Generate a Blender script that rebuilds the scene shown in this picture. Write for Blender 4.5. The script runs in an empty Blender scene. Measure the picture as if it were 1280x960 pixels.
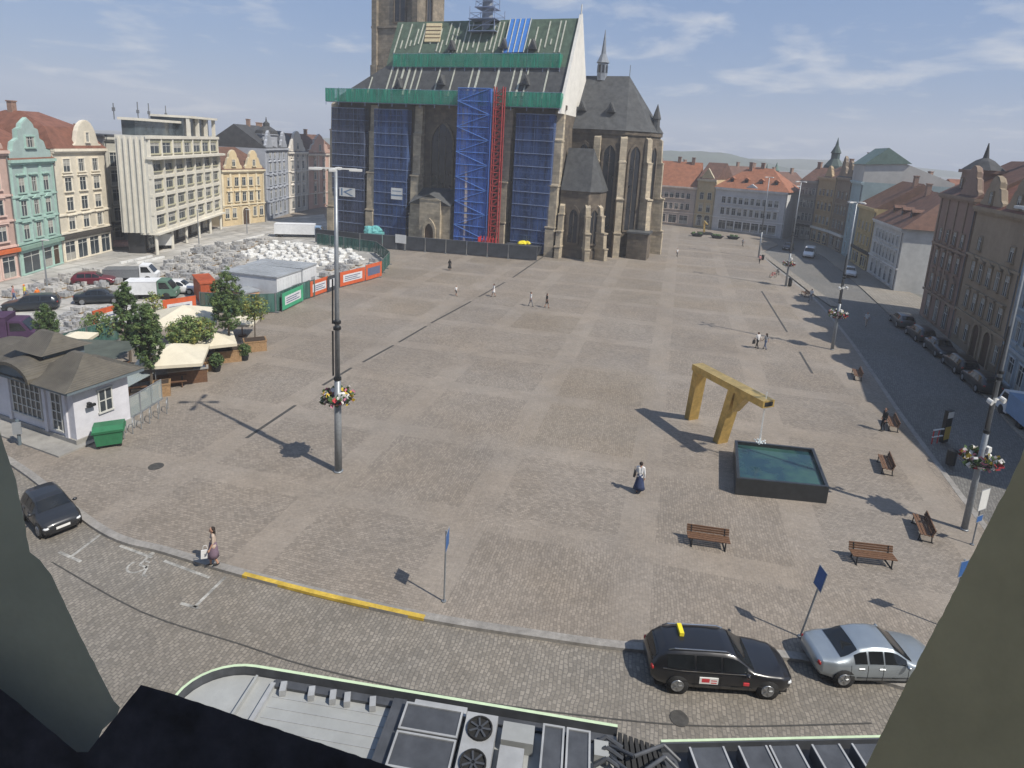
import bpy, bmesh, math, random
from mathutils import Vector, Matrix
random.seed(7)
R = math.radians
sc = bpy.context.scene
COL = sc.collection
# ------------------------------------------------------------------ survey camera
F, TH, RO, CH = 760.0, R(12.0), R(3.0), 17.7
SH = 298 - F * math.tan(TH)          # vertical lens shift in photo pixels
_fw = Vector((0, math.cos(TH), -math.sin(TH))); _r0 = Vector((1, 0, 0)); _u0 = _r0.cross(_fw)
_rt = _r0 * math.cos(RO) + _u0 * math.sin(RO); _up = _rt.cross(_fw)
EYE = Vector((0, 0, CH))
def ray(x, y): return _fw + _rt * ((x - 640) / F) - _up * ((y - 480 + SH) / F)
def G(x, y, z=0.0):
    d = ray(x, y); return EYE + d * ((z - CH) / d.z)
def PR(P):
    v = Vector(P) - EYE; z = v.dot(_fw); return 640 + F * v.dot(_rt) / z, 480 - SH - F * v.dot(_up) / z
def HTP(Pt, yt):
    lo, hi = 0.0, 120.0
    for _ in range(40):
        m = (lo + hi) / 2
        if PR(Vector((Pt[0], Pt[1], m)))[1] > yt: lo = m
        else: hi = m
    return lo
def HT(x, y, yt): return HTP(G(x, y), yt)
class Frame:
    """local frame: origin, x along, y inward (left of x), z up"""
    def __init__(s, O, ang): s.O = Vector((O[0], O[1], 0)); s.a = ang; s.x = Vector((math.cos(ang), math.sin(ang), 0)); s.y = Vector((-math.sin(ang), math.cos(ang), 0))
    def w(s, x, y, z=0): return s.O + s.x * x + s.y * y + Vector((0, 0, z))
    def hit(s, px, py, y=0.0):
        d = ray(px, py); n = s.y; t = ((s.O + n * y) - EYE).dot(n) / d.dot(n); P = EYE + d * t
        return (P - s.O).dot(s.x), P.z
    def loc(s, P): v = Vector(P) - s.O; return v.dot(s.x), v.dot(s.y)
# ------------------------------------------------------------------ materials
M = {}
def mat(name, c, rough=.75, var=.18, scale=3.0, metal=0.0, bump=0.0, spec=.3, detail=5, emit=None, stain=0.0, alpha=None):
    if name in M: return M[name]
    m = bpy.data.materials.new(name); m.use_nodes = True; nt = m.node_tree; N = nt.nodes; L = nt.links
    b = N['Principled BSDF']; b.inputs['Roughness'].default_value = rough; b.inputs['Metallic'].default_value = metal
    b.inputs['Specular IOR Level'].default_value = spec
    if len(c) == 3: c = (*c, 1)
    tc = N.new('ShaderNodeTexCoord'); nz = N.new('ShaderNodeTexNoise'); nz.inputs['Scale'].default_value = scale; nz.inputs['Detail'].default_value = detail
    nz.inputs['Roughness'].default_value = .65
    L.new(tc.outputs['Object'], nz.inputs['Vector'])
    mr = N.new('ShaderNodeMapRange'); mr.inputs['From Min'].default_value = .3; mr.inputs['From Max'].default_value = .7
    mr.inputs['To Min'].default_value = 1 - var; mr.inputs['To Max'].default_value = 1 + var
    L.new(nz.outputs['Fac'], mr.inputs['Value'])
    mx = N.new('ShaderNodeVectorMath'); mx.operation = 'SCALE'; mx.inputs[0].default_value = c[:3]; L.new(mr.outputs[0], mx.inputs['Scale'])
    out = mx.outputs[0]
    if stain:
        n2 = N.new('ShaderNodeTexNoise'); n2.inputs['Scale'].default_value = scale * .22; n2.inputs['Detail'].default_value = 7
        mp = N.new('ShaderNodeMapping'); mp.inputs['Scale'].default_value = (1, 1, .35); L.new(tc.outputs['Object'], mp.inputs[0]); L.new(mp.outputs[0], n2.inputs['Vector'])
        r2 = N.new('ShaderNodeMapRange'); r2.inputs['From Min'].default_value = .38; r2.inputs['From Max'].default_value = .68
        r2.inputs['To Min'].default_value = 1; r2.inputs['To Max'].default_value = 1 - stain; L.new(n2.outputs['Fac'], r2.inputs['Value'])
        m2 = N.new('ShaderNodeVectorMath'); m2.operation = 'SCALE'; L.new(out, m2.inputs[0]); L.new(r2.outputs[0], m2.inputs['Scale']); out = m2.outputs[0]
    L.new(out, b.inputs['Base Color'])
    if bump:
        bp = N.new('ShaderNodeBump'); bp.inputs['Strength'].default_value = bump; bp.inputs['Distance'].default_value = .05
        L.new(nz.outputs['Fac'], bp.inputs['Height']); L.new(bp.outputs[0], b.inputs['Normal'])
    if alpha is not None: b.inputs['Alpha'].default_value = alpha
    M[name] = m; return m
def roofmat(name, c, rows=4.0, var=.25, rough=.7, seam=None):
    """tile courses (rows per metre down the slope, by height) or standing seams"""
    m = mat(name, c, rough, var, 1.2); nt = m.node_tree; N = nt.nodes; L = nt.links; b = N['Principled BSDF']
    tc = N.new('ShaderNodeTexCoord'); w = N.new('ShaderNodeTexWave'); w.wave_type = 'BANDS'; w.bands_direction = seam or 'Z'
    w.inputs['Scale'].default_value = rows; w.inputs['Distortion'].default_value = .6 if not seam else 0; L.new(tc.outputs['Object'], w.inputs['Vector'])
    bp = N.new('ShaderNodeBump'); bp.inputs['Strength'].default_value = .5; bp.inputs['Distance'].default_value = .05; L.new(w.outputs['Fac'], bp.inputs['Height']); L.new(bp.outputs[0], b.inputs['Normal'])
    return m
def glassmat(name, c=(.035, .045, .055), rough=.12):
    return mat(name, c, rough, .5, .6, spec=.6)
def net(name, c, op=.6, grid=1.2):
    m = bpy.data.materials.new(name); m.use_nodes = True; nt = m.node_tree; N = nt.nodes; L = nt.links
    b = N['Principled BSDF']; b.inputs['Base Color'].default_value = (*c, 1); b.inputs['Roughness'].default_value = .9; b.inputs['Specular IOR Level'].default_value = .1
    tc = N.new('ShaderNodeTexCoord'); n = N.new('ShaderNodeTexNoise'); n.inputs['Scale'].default_value = .7; n.inputs['Detail'].default_value = 6
    mp = N.new('ShaderNodeMapping'); mp.inputs['Scale'].default_value = (1.7, 1.7, .1); L.new(tc.outputs['Object'], mp.inputs[0]); L.new(mp.outputs[0], n.inputs['Vector'])
    r = N.new('ShaderNodeMapRange'); r.inputs['From Min'].default_value = .3; r.inputs['From Max'].default_value = .7; r.inputs['To Min'].default_value = max(0, op - .34); r.inputs['To Max'].default_value = min(1, op + .3)
    L.new(n.outputs['Fac'], r.inputs['Value']); L.new(r.outputs[0], b.inputs['Alpha'])
    sp = N.new('ShaderNodeVectorMath'); sp.operation = 'SCALE'; sp.inputs[0].default_value = c
    r2 = N.new('ShaderNodeMapRange'); r2.inputs['From Min'].default_value = .3; r2.inputs['From Max'].default_value = .7; r2.inputs['To Min'].default_value = .65; r2.inputs['To Max'].default_value = 1.3
    n3 = N.new('ShaderNodeTexNoise'); n3.inputs['Scale'].default_value = 2.5; L.new(mp.outputs[0], n3.inputs['Vector']); L.new(n3.outputs['Fac'], r2.inputs['Value']); L.new(r2.outputs[0], sp.inputs['Scale']); L.new(sp.outputs[0], b.inputs['Base Color'])
    M[name] = m; return m
# ------------------------------------------------------------------ mesh builder
class MB:
    def __init__(s): s.v = []; s.f = []; s.m = []
    def add(s, vs, fs, mi=0, T=None):
        o = len(s.v)
        for p in vs: s.v.append(tuple(T @ Vector(p)) if T is not None else tuple(p))
        for f in fs: s.f.append([i + o for i in f]); s.m.append(mi)
        return s
    def box(s, c, d, mi=0, rz=0.0, T=None):
        x, y, z = d[0] / 2, d[1] / 2, d[2] / 2
        vs = [Vector(p) for p in ((-x, -y, -z), (x, -y, -z), (x, y, -z), (-x, y, -z), (-x, -y, z), (x, -y, z), (x, y, z), (-x, y, z))]
        if rz: q = Matrix.Rotation(rz, 3, 'Z'); vs = [q @ v for v in vs]
        vs = [v + Vector(c) for v in vs]
        return s.add(vs, [(0, 3, 2, 1), (4, 5, 6, 7), (0, 1, 5, 4), (1, 2, 6, 5), (2, 3, 7, 6), (3, 0, 4, 7)], mi, T)
    def bx(s, x0, x1, y0, y1, z0, z1, mi=0, T=None): return s.box(((x0 + x1) / 2, (y0 + y1) / 2, (z0 + z1) / 2), (x1 - x0, y1 - y0, z1 - z0), mi, 0, T)
    def prism(s, poly, z0, z1, mi=0, top=None, T=None):
        n = len(poly); a = sum(poly[i][0] * poly[(i + 1) % n][1] - poly[(i + 1) % n][0] * poly[i][1] for i in range(n))
        if a < 0: poly = list(poly)[::-1]; top = list(top)[::-1] if top else None
        t = top or poly
        vs = [(p[0], p[1], z0) for p in poly] + [(p[0], p[1], z1) for p in t]
        fs = [tuple(range(n))[::-1], tuple(range(n, 2 * n))] + [(i, (i + 1) % n, (i + 1) % n + n, i + n) for i in range(n)]
        return s.add(vs, fs, mi, T)
    def slabx(s, poly, y0, y1, mi=0, T=None):
        """outline in x-z extruded along y"""
        n = len(poly); a = sum(poly[i][0] * poly[(i + 1) % n][1] - poly[(i + 1) % n][0] * poly[i][1] for i in range(n))
        if a < 0: poly = list(poly)[::-1]
        vs = [(p[0], y0, p[1]) for p in poly] + [(p[0], y1, p[1]) for p in poly]
        fs = [tuple(range(n)), tuple(range(n, 2 * n))[::-1]] + [((i + 1) % n, i, i + n, (i + 1) % n + n) for i in range(n)]
        return s.add(vs, fs, mi, T)
    def slaby(s, poly, x0, x1, mi=0, T=None):
        """outline in y-z extruded along x"""
        n = len(poly); a = sum(poly[i][0] * poly[(i + 1) % n][1] - poly[(i + 1) % n][0] * poly[i][1] for i in range(n))
        if a < 0: poly = list(poly)[::-1]
        vs = [(x0, p[0], p[1]) for p in poly] + [(x1, p[0], p[1]) for p in poly]
        fs = [tuple(range(n))[::-1], tuple(range(n, 2 * n))] + [(i, (i + 1) % n, (i + 1) % n + n, i + n) for i in range(n)]
        return s.add(vs, fs, mi, T)
    def hull(s, pts, faces, mi=0, T=None): return s.add(pts, faces, mi, T)
    def tube(s, a, b, r0, r1=None, n=6, mi=0, T=None):
        r1 = r0 if r1 is None else r1; a = Vector(a); b = Vector(b); d = (b - a)
        if d.length < 1e-6: return s
        d.normalize(); p = d.orthogonal().normalized(); q = d.cross(p)
        vs = []
        for c, r in ((a, r0), (b, r1)):
            for i in range(n):
                t = 2 * math.pi * i / n; vs.append(c + p * (r * math.cos(t)) + q * (r * math.sin(t)))
        fs = [tuple(range(n))[::-1], tuple(range(n, 2 * n))] + [(i, (i + 1) % n, (i + 1) % n + n, i + n) for i in range(n)]
        return s.add(vs, fs, mi, T)
    def path(s, pts, r, n=6, mi=0, T=None):
        for a, b in zip(pts[:-1], pts[1:]): s.tube(a, b, r, r, n, mi, T)
        return s
    def lathe(s, prof, c=(0, 0, 0), n=12, mi=0, T=None, sx=1, sy=1):
        vs = []; fs = []
        for r, z in prof:
            for i in range(n):
                t = 2 * math.pi * i / n; vs.append((c[0] + r * sx * math.cos(t), c[1] + r * sy * math.sin(t), c[2] + z))
        for k in range(len(prof) - 1):
            for i in range(n):
                j = (i + 1) % n; fs.append((k * n + i, k * n + j, (k + 1) * n + j, (k + 1) * n + i))
        fs.append(tuple(range(n))[::-1]); fs.append(tuple(range((len(prof) - 1) * n, len(prof) * n)))
        return s.add(vs, fs, mi, T)
    def blob(s, c, r, n=8, mi=0, jit=.0, sq=(1, 1, 1), rng=random):
        prof = []; k = max(4, n // 2)
        vs = [(c[0], c[1], c[2] - r * sq[2])]; fs = []
        for i in range(1, k):
            a = math.pi * i / k
            for j in range(n):
                t = 2 * math.pi * j / n; q = r * (1 + rng.uniform(-jit, jit))
                vs.append((c[0] + q * sq[0] * math.sin(a) * math.cos(t), c[1] + q * sq[1] * math.sin(a) * math.sin(t), c[2] - q * sq[2] * math.cos(a)))
        vs.append((c[0], c[1], c[2] + r * sq[2])); L = len(vs) - 1
        for j in range(n): fs.append((0, 1 + (j + 1) % n, 1 + j)); fs.append((L, L - n + j, L - n + (j + 1) % n))
        for i in range(k - 2):
            for j in range(n): fs.append((1 + i * n + j, 1 + i * n + (j + 1) % n, 1 + (i + 1) * n + (j + 1) % n, 1 + (i + 1) * n + j))
        return s.add(vs, fs, mi)
    def mesh(s, name, mats, smooth=False):
        me = bpy.data.meshes.new(name); me.from_pydata(s.v, [], s.f)
        for m in (mats if isinstance(mats, (list, tuple)) else [mats]): me.materials.append(m if not isinstance(m, str) else M[m])
        me.polygons.foreach_set('material_index', s.m)
        if smooth: me.polygons.foreach_set('use_smooth', [True] * len(s.f))
        me.update(); return me
    def build(s, name, mats, parent=None, smooth=False, loc=None, rz=None):
        o = bpy.data.objects.new(name, s.mesh(name, mats, smooth)); COL.objects.link(o)
        if parent: o.parent = parent
        if loc is not None: o.location = loc
        if rz is not None: o.rotation_euler.z = rz
        return o
def put(me, name, parent=None, loc=(0, 0, 0), rz=0.0, sc_=None):
    o = bpy.data.objects.new(name, me); COL.objects.link(o); o.parent = parent; o.location = loc; o.rotation_euler.z = rz
    if sc_: o.scale = sc_
    return o
def tag(o, label, cat, group=None):
    o['label'] = label; o['category'] = cat
    if group: o['group'] = group
    return o
def thing(name, label, cat, loc=(0, 0, 0), rz=0.0, group=None):
    o = bpy.data.objects.new(name, None); COL.objects.link(o); o.location = loc; o.rotation_euler.z = rz; o.empty_display_size = .3
    return tag(o, label, cat, group)
def struct(o, kind='structure'): o['kind'] = kind; return o
def dup(root, loc, rz, label, group=None):
    def cp(o, par):
        c = o.copy(); COL.objects.link(c); c.parent = par
        for ch in list(o.children): cp(ch, c)
        return c
    r = cp(root, None); r.location = loc; r.rotation_euler.z = rz; r['label'] = label
    if group: r['group'] = group
    return r
def vec2(a): return Vector((a[0], a[1], 0))
def ang(a, b): return math.atan2(b[1] - a[1], b[0] - a[0])
def col(r, g, b):
    f = lambda c: ((c / 255) / 12.92) if c / 255 <= .04045 else (((c / 255) + .055) / 1.055) ** 2.4
    return (f(r), f(g), f(b))
# common materials
mat('dark_metal', (.03, .032, .035), .45, .2, 8, metal=.4)
mat('grey_metal', (.22, .23, .24), .45, .15, 6, metal=.5)
mat('pole_paint', (.16, .18, .2), .5, .15, 4, metal=.2)
mat('white_paint', (.72, .72, .7), .6, .08, 3, stain=.2)
mat('black_rubber', (.018, .018, .018), .8)
mat('rim_metal', (.35, .36, .37), .3, .1, 5, metal=.8)
mat('wood', (.13, .07, .04), .65, .3, 9)
mat('wood_light', (.3, .19, .1), .7, .3, 8)
glassmat('pane_glass'); mat('frame_white', (.5, .5, .47), .6, .1)
mat('frame_dark', (.06, .05, .045), .6, .1)
mat('shop_dark', (.03, .03, .032), .4, .5, .8, spec=.5)
# ================================================================== SETTING
def nodes(name):
    m = bpy.data.materials.new(name); m.use_nodes = True; M[name] = m
    N = m.node_tree.nodes; L = m.node_tree.links; return m, N, L, N['Principled BSDF']
def mth(N, L, op, a, b=None, c=None):
    n = N.new('ShaderNodeMath'); n.operation = op
    for i, x in enumerate((a, b, c)):
        if x is None: continue
        if isinstance(x, (int, float)): n.inputs[i].default_value = x
        else: L.new(x, n.inputs[i])
    return n.outputs[0]
def mixc(N, L, f, a, b, mode='MIX'):
    n = N.new('ShaderNodeMix'); n.data_type = 'RGBA'; n.blend_type = mode
    for s_, x in ((n.inputs[0], f), (n.inputs[6], a), (n.inputs[7], b)):
        if isinstance(x, (int, float)): s_.default_value = x if s_.type == 'VALUE' else (x, x, x, 1)
        elif isinstance(x, tuple): s_.default_value = (*x, 1)
        else: L.new(x, s_)
    return n.outputs[2]
def noise(N, L, vec, scale, detail=5, rough=.6):
    n = N.new('ShaderNodeTexNoise'); n.inputs['Scale'].default_value = scale; n.inputs['Detail'].default_value = detail; n.inputs['Roughness'].default_value = rough
    L.new(vec, n.inputs['Vector']); return n
def mrange(N, L, v, a, b, c, d):
    n = N.new('ShaderNodeMapRange'); n.inputs[1].default_value = a; n.inputs[2].default_value = b; n.inputs[3].default_value = c; n.inputs[4].default_value = d
    L.new(v, n.inputs[0]); return n.outputs[0]
def dot(N, L, v, d):
    n = N.new('ShaderNodeVectorMath'); n.operation = 'DOT_PRODUCT'; L.new(v, n.inputs[0]); n.inputs[1].default_value = d; return n.outputs['Value']
def comb(N, L, x, y):
    n = N.new('ShaderNodeCombineXYZ'); L.new(x, n.inputs[0]); L.new(y, n.inputs[1]); return n.outputs[0]
def brick(N, L, vec, w, h, c1, c2, cm, mort=.08, dist=None):
    b = N.new('ShaderNodeTexBrick'); b.inputs['Scale'].default_value = 1; b.inputs['Brick Width'].default_value = w; b.inputs['Row Height'].default_value = h
    b.inputs['Mortar Size'].default_value = mort * h; b.inputs['Mortar Smooth'].default_value = .3; b.inputs['Bias'].default_value = 0
    b.inputs['Color1'].default_value = (*c1, 1); b.inputs['Color2'].default_value = (*c2, 1); b.inputs['Mortar'].default_value = (*cm, 1)
    L.new(vec, b.inputs['Vector']); return b
def pavement(name, base, a_deg, bw, bh, mortar, grid=False, spread=.17, patch=.08, bumpd=.02, joints=.1, roughv=(.62, .82)):
    m, N, L, B = nodes(name)
    tc = N.new('ShaderNodeTexCoord'); P = tc.outputs['Object']
    # hand-laid courses wander a little
    nw = noise(N, L, P, .55, 3); sw = N.new('ShaderNodeVectorMath'); sw.operation = 'SCALE'; sw.inputs['Scale'].default_value = .42; L.new(nw.outputs['Color'], sw.inputs[0])
    ad = N.new('ShaderNodeVectorMath'); L.new(P, ad.inputs[0]); L.new(sw.outputs[0], ad.inputs[1]); Q = ad.outputs[0]
    e1 = (math.cos(R(a_deg)), math.sin(R(a_deg)), 0); e2 = (-e1[1], e1[0], 0)
    u = dot(N, L, Q, e1); v = dot(N, L, Q, e2)
    k = lambda f: tuple(c * f for c in base)
    b1 = brick(N, L, comb(N, L, u, v), bw, bh, k(1 - spread), k(1 + spread), mortar, joints)
    color = b1.outputs['Color']; fac = b1.outputs['Fac']
    if grid:
        # lattice of plain slab bands, cells of setts laid along or across
        d = .9987; s = mth(N, L, 'ADD', dot(N, L, P, (.966 / d, -.259 / d, 0)), .3 + 78); t = mth(N, L, 'ADD', dot(N, L, P, (.208 / d, .978 / d, 0)), -25.4 + 77)
        su = mth(N, L, 'DIVIDE', s, 7.8); tv = mth(N, L, 'DIVIDE', t, 7.7)
        b2 = brick(N, L, comb(N, L, v, u), bw, bh, k(1 - spread), k(1 + spread), mortar, joints)
        cell = comb(N, L, mth(N, L, 'FLOOR', su), mth(N, L, 'FLOOR', tv))
        wn = N.new('ShaderNodeTexWhiteNoise'); L.new(cell, wn.inputs['Vector'])
        pick = mth(N, L, 'GREATER_THAN', wn.outputs['Value'], .55)
        color = mixc(N, L, pick, color, b2.outputs['Color']); fac = mixc(N, L, pick, fac, b2.outputs['Fac'])
        tint = N.new('ShaderNodeSeparateColor'); L.new(wn.outputs['Color'], tint.inputs[0])
        tone = mrange(N, L, tint.outputs[1], 0, 1, .965, 1.035)
        cs = N.new('ShaderNodeVectorMath'); cs.operation = 'SCALE'; L.new(color, cs.inputs[0]); L.new(tone, cs.inputs['Scale'])
        color = mixc(N, L, mth(N, L, 'MULTIPLY', mth(N, L, 'GREATER_THAN', tint.outputs[2], .75), .1), cs.outputs[0], (.24, .19, .11))
        wob = mth(N, L, 'MULTIPLY', mth(N, L, 'SUBTRACT', noise(N, L, P, 1.6, 4).outputs['Fac'], .5), .03)
        band = mth(N, L, 'MAXIMUM', mth(N, L, 'LESS_THAN', mth(N, L, 'ABSOLUTE', mth(N, L, 'SUBTRACT', mth(N, L, 'FRACT', mth(N, L, 'ADD', mth(N, L, 'ADD', su, .5), wob)), .5)), .11),
                   mth(N, L, 'LESS_THAN', mth(N, L, 'ABSOLUTE', mth(N, L, 'SUBTRACT', mth(N, L, 'FRACT', mth(N, L, 'ADD', mth(N, L, 'ADD', tv, .5), wob)), .5)), .1))
        bm = mth(N, L, 'MULTIPLY', band, mrange(N, L, noise(N, L, P, .16, 3).outputs['Fac'], .34, .54, .12, .68))
        b3 = brick(N, L, comb(N, L, u, v), .55, .4, k(1.06), k(1.17), k(.98), .03)
        color = mixc(N, L, bm, color, b3.outputs['Color']); fac = mixc(N, L, bm, fac, 0.15)
    # worn brown and grey patches, stains and fine grit
    n1 = noise(N, L, P, .09, 6, .62); n2 = noise(N, L, P, .6, 6, .7); n3 = noise(N, L, P, 6, 4, .7)
    f1 = mrange(N, L, n1.outputs['Fac'], .35, .65, 1 - patch, 1 + patch); f2 = mrange(N, L, n2.outputs['Fac'], .3, .7, .91, 1.09); f3 = mrange(N, L, n3.outputs['Fac'], .3, .7, .87, 1.13)
    ff = mth(N, L, 'MULTIPLY', mth(N, L, 'MULTIPLY', f1, f2), f3)
    sp = N.new('ShaderNodeVectorMath'); sp.operation = 'SCALE'; L.new(color, sp.inputs[0]); L.new(ff, sp.inputs['Scale'])
    hue = mixc(N, L, mrange(N, L, noise(N, L, P, .13, 5).outputs['Fac'], .35, .65, .15, .5), sp.outputs[0], (1.0, .9, .77), 'MULTIPLY')
    # a few dark spots of spilt oil and chewing gum
    sp2 = noise(N, L, P, 1.7, 2); hue = mixc(N, L, mrange(N, L, sp2.outputs['Fac'], .7, .78, 0, .35), hue, (.05, .05, .05))
    L.new(hue, B.inputs['Base Color'])
    L.new(mrange(N, L, n2.outputs['Fac'], .3, .7, *roughv), B.inputs['Roughness']); B.inputs['Specular IOR Level'].default_value = .25
    hm = mth(N, L, 'SUBTRACT', n3.outputs['Fac'], fac)
    bp = N.new('ShaderNodeBump'); bp.inputs['Strength'].default_value = .5; bp.inputs['Distance'].default_value = bumpd; L.new(hm, bp.inputs['Height']); L.new(bp.outputs[0], B.inputs['Normal'])
    return m
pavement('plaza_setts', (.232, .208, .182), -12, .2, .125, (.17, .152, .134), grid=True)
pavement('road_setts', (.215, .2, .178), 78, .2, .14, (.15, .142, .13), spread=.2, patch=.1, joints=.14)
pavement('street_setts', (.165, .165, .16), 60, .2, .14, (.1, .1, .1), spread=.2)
pavement('slab_pavement', (.24, .225, .2), 70, .5, .4, (.14, .13, .12), spread=.1, joints=.05)
pavement('site_dirt', (.4, .4, .39), 80, 3.1, 2.3, (.31, .31, .3), spread=.16, patch=.25, bumpd=.08)
mat('earth', (.15, .15, .14), .9, .3, .05)
mat('granite', (.27, .255, .235), .75, .2, 5, bump=.2, stain=.25)
mat('kerb_yellow', (.55, .38, .06), .7, .2, 6, stain=.3)
mat('marking', (.4, .39, .36), .75, .35, 9, stain=.6)
mat('drain_iron', (.06, .057, .052), .6, .3, 6)

def sheet(name, pts, z, m, kind='structure'):
    mb = MB(); mb.add([(p[0], p[1], z) for p in pts], [tuple(range(len(pts)))])
    return struct(mb.build(name, m), kind)
def smooth_line(pts, n=6):
    out = []
    P_ = [Vector((p[0], p[1], 0)) for p in pts]
    for i in range(len(P_) - 1):
        a = P_[max(0, i - 1)]; b = P_[i]; c = P_[i + 1]; d = P_[min(len(P_) - 1, i + 2)]
        for k in range(n):
            t = k / n; out.append(.5 * ((2 * b) + (c - a) * t + (2 * a - 5 * b + 4 * c - d) * t * t + (3 * b - a - 3 * c + d) * t ** 3))
    out.append(P_[-1]); return out
sheet('ground', [(-1250, -280), (1250, -280), (1250, 2050), (-1250, 2050)], -.14, 'earth')
# front kerb (left to right), round the corner, then the kerb of the east street going away
fk = [G(-160, 505), G(-40, 552), G(25, 588), G(125, 664), G(205, 690), G(300, 718), G(410, 746), G(530, 773), G(660, 794), G(800, 812), G(1000, 824), Vector((15.9, 17.6, 0)), Vector((20.2, 19.2, 0)), Vector((23.4, 23.6, 0)), Vector((25.9, 31.5, 0))]
ek = [G(1130, 520), G(1090, 462), G(1060, 420), G(1022, 376), G(990, 350), G(965, 330), G(950, 316)]
fk_s = smooth_line(fk, 8); ek_s = smooth_line([fk[-1]] + ek, 6)
edge = fk_s + ek_s[1:]
ne0 = G(975, 299)
plaza_poly = [(p.x, p.y) for p in edge] + [(56, 128), (60, 150), (20, 175), (-40, 175), (-62, 150), (-66, 60), (-62, 40)]
mb = MB(); mb.prism(plaza_poly, -.16, 0); struct(mb.build('plaza_paving', 'plaza_setts'))
sheet('front_road', [(-90, -2), (60, -2), (60, 30), (20, 33), (-40, 60), (-90, 60)], -.125, 'road_setts')
ep = [G(1290, 560), G(1225, 488), G(1172, 440), G(1118, 398), G(1090, 372), G(1055, 340), G(1030, 321), G(1005, 308)]   # kerb of the east pavement
ep = [Vector((34.6, 20, 0))] + ep
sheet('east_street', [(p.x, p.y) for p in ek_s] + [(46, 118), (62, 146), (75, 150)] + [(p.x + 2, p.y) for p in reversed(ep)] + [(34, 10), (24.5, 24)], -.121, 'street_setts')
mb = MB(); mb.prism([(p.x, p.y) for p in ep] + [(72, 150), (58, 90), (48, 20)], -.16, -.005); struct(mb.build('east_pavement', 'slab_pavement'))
# light slab path along the far part of the east kerb
def ribbon(name, line, w, z0, z1, m, off=0.0, kind='structure'):
    mb = MB(); n = len(line); A = []; B_ = []
    for i, p in enumerate(line):
        t = (line[min(n - 1, i + 1)] - line[max(0, i - 1)]).normalized(); nn = Vector((-t.y, t.x, 0)); A.append(p + nn * off); B_.append(p + nn * (off + w))
    vs = [(p.x, p.y, z0) for p in A] + [(p.x, p.y, z0) for p in B_] + [(p.x, p.y, z1) for p in A] + [(p.x, p.y, z1) for p in B_]
    fs = [(0, n, 3 * n, 2 * n), (n - 1, 3 * n - 1, 4 * n - 1, 2 * n - 1)]
    for i in range(n - 1):
        fs += [(2 * n + i, 2 * n + i + 1, 3 * n + i + 1, 3 * n + i), (i, i + 1, 2 * n + i + 1, 2 * n + i), (n + i, 3 * n + i, 3 * n + i + 1, n + i + 1)]
    mb.add(vs, fs); return struct(mb.build(name, m), kind)
ribbon('front_kerb', fk_s, .34, -.158, .012, 'granite', off=-.02)
ribbon('east_kerb', ek_s, .32, -.158, .011, 'granite', off=-.02)
ribbon('east_path', [G(1043, 383), G(1012, 362), G(985, 341), G(962, 324), G(948, 313)], 1.3, -.01, .006, 'slab_pavement', off=-.9)
yl = [p for p in smooth_line([G(303, 718.5), G(410, 746), G(530, 773)], 10)]
ribbon('kerb_paint', yl, .2, -.1, .02, 'kerb_yellow', off=-.035)
ribbon('road_drain_line', smooth_line([G(64, 703, -.12), G(175, 765, -.12), G(300, 806, -.12), G(390, 835, -.12), G(560, 872, -.12), G(760, 899, -.12), G(900, 909, -.12), G(1090, 905, -.12)], 4), .055, -.13, -.115, 'drain_iron')
for i, (a, b) in enumerate((((310, 548), (371, 507)), ((405, 482), (441, 460)), ((455, 453), (493, 432)), ((500, 428), (534, 408)), ((540, 404), (590, 377)), ((600, 371), (632, 353)), ((642, 347), (690, 314)))):
    A, B_ = G(*a), G(*b); ribbon('drain_channel', [A, B_], .22, -.01, .008, 'drain_iron')
ribbon('drain_channel', [G(1017, 467), G(1001, 440)], .2, -.01, .008, 'drain_iron'); ribbon('drain_channel', [G(985, 415), G(953, 364)], .2, -.01, .008, 'drain_iron')
# road markings: bay lines and wheelchair symbol
def line_mark(a, b, w=.13):
    A, B_ = G(*a, -.12), G(*b, -.12); t = (B_ - A).normalized(); n = Vector((-t.y, t.x, 0)) * w / 2
    return [(A - n), (B_ - n), (B_ + n), (A + n)]
mb = MB()
for a, b in (((127, 667), (90, 695)), ((74, 690), (101, 702)), ((282, 721), (243, 759)), ((226, 754), (248, 760)), ((150, 682), (190, 697)), ((205, 701), (262, 722))):
    q = line_mark(a, b); mb.add([(p.x, p.y, -.117) for p in q], [(0, 1, 2, 3)])
C_ = G(172, 708, -.12); ex = (G(190, 712, -.12) - C_).normalized(); ey = Vector((-ex.y, ex.x, 0))
ring = [C_ + ex * (.38 * math.cos(t)) + ey * (.38 * math.sin(t)) for t in [R(150 + 24 * k) for k in range(11)]]
def stroke(pts, w):
    for a, b in zip(pts[:-1], pts[1:]):
        t = (b - a).normalized(); n = Vector((-t.y, t.x, 0)) * w / 2; mb.add([(*(p.xy), -.1165) for p in (a - n, b - n, b + n, a + n)], [(0, 1, 2, 3)])
stroke(ring, .09); stroke([C_ + ey * .62 - ex * .05, C_ + ey * .1, C_ + ex * .42 + ey * .05, C_ + ex * .62 - ey * .4, C_ + ex * .8 - ey * .36], .1)
stroke([C_ + ey * .36, C_ + ex * .3 + ey * .34], .08)
hd = [C_ + ey * .8 - ex * .05 + Vector((.12 * math.cos(t), .12 * math.sin(t), 0)) for t in [R(36 * k) for k in range(10)]]
mb.add([(*(p.xy), -.1165) for p in hd], [tuple(range(10))])
struct(mb.build('road_markings', 'marking'))
mb = MB(); mb.lathe([(.38, -.01), (.38, .012), (.3, .016)], G(195, 583), 16); struct(mb.build('manhole_cover', 'drain_iron'))
mb = MB(); mb.lathe([(.3, -.01), (.3, .012)], G(849, 898, -.115), 16); struct(mb.build('manhole_cover', 'drain_iron'))
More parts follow.
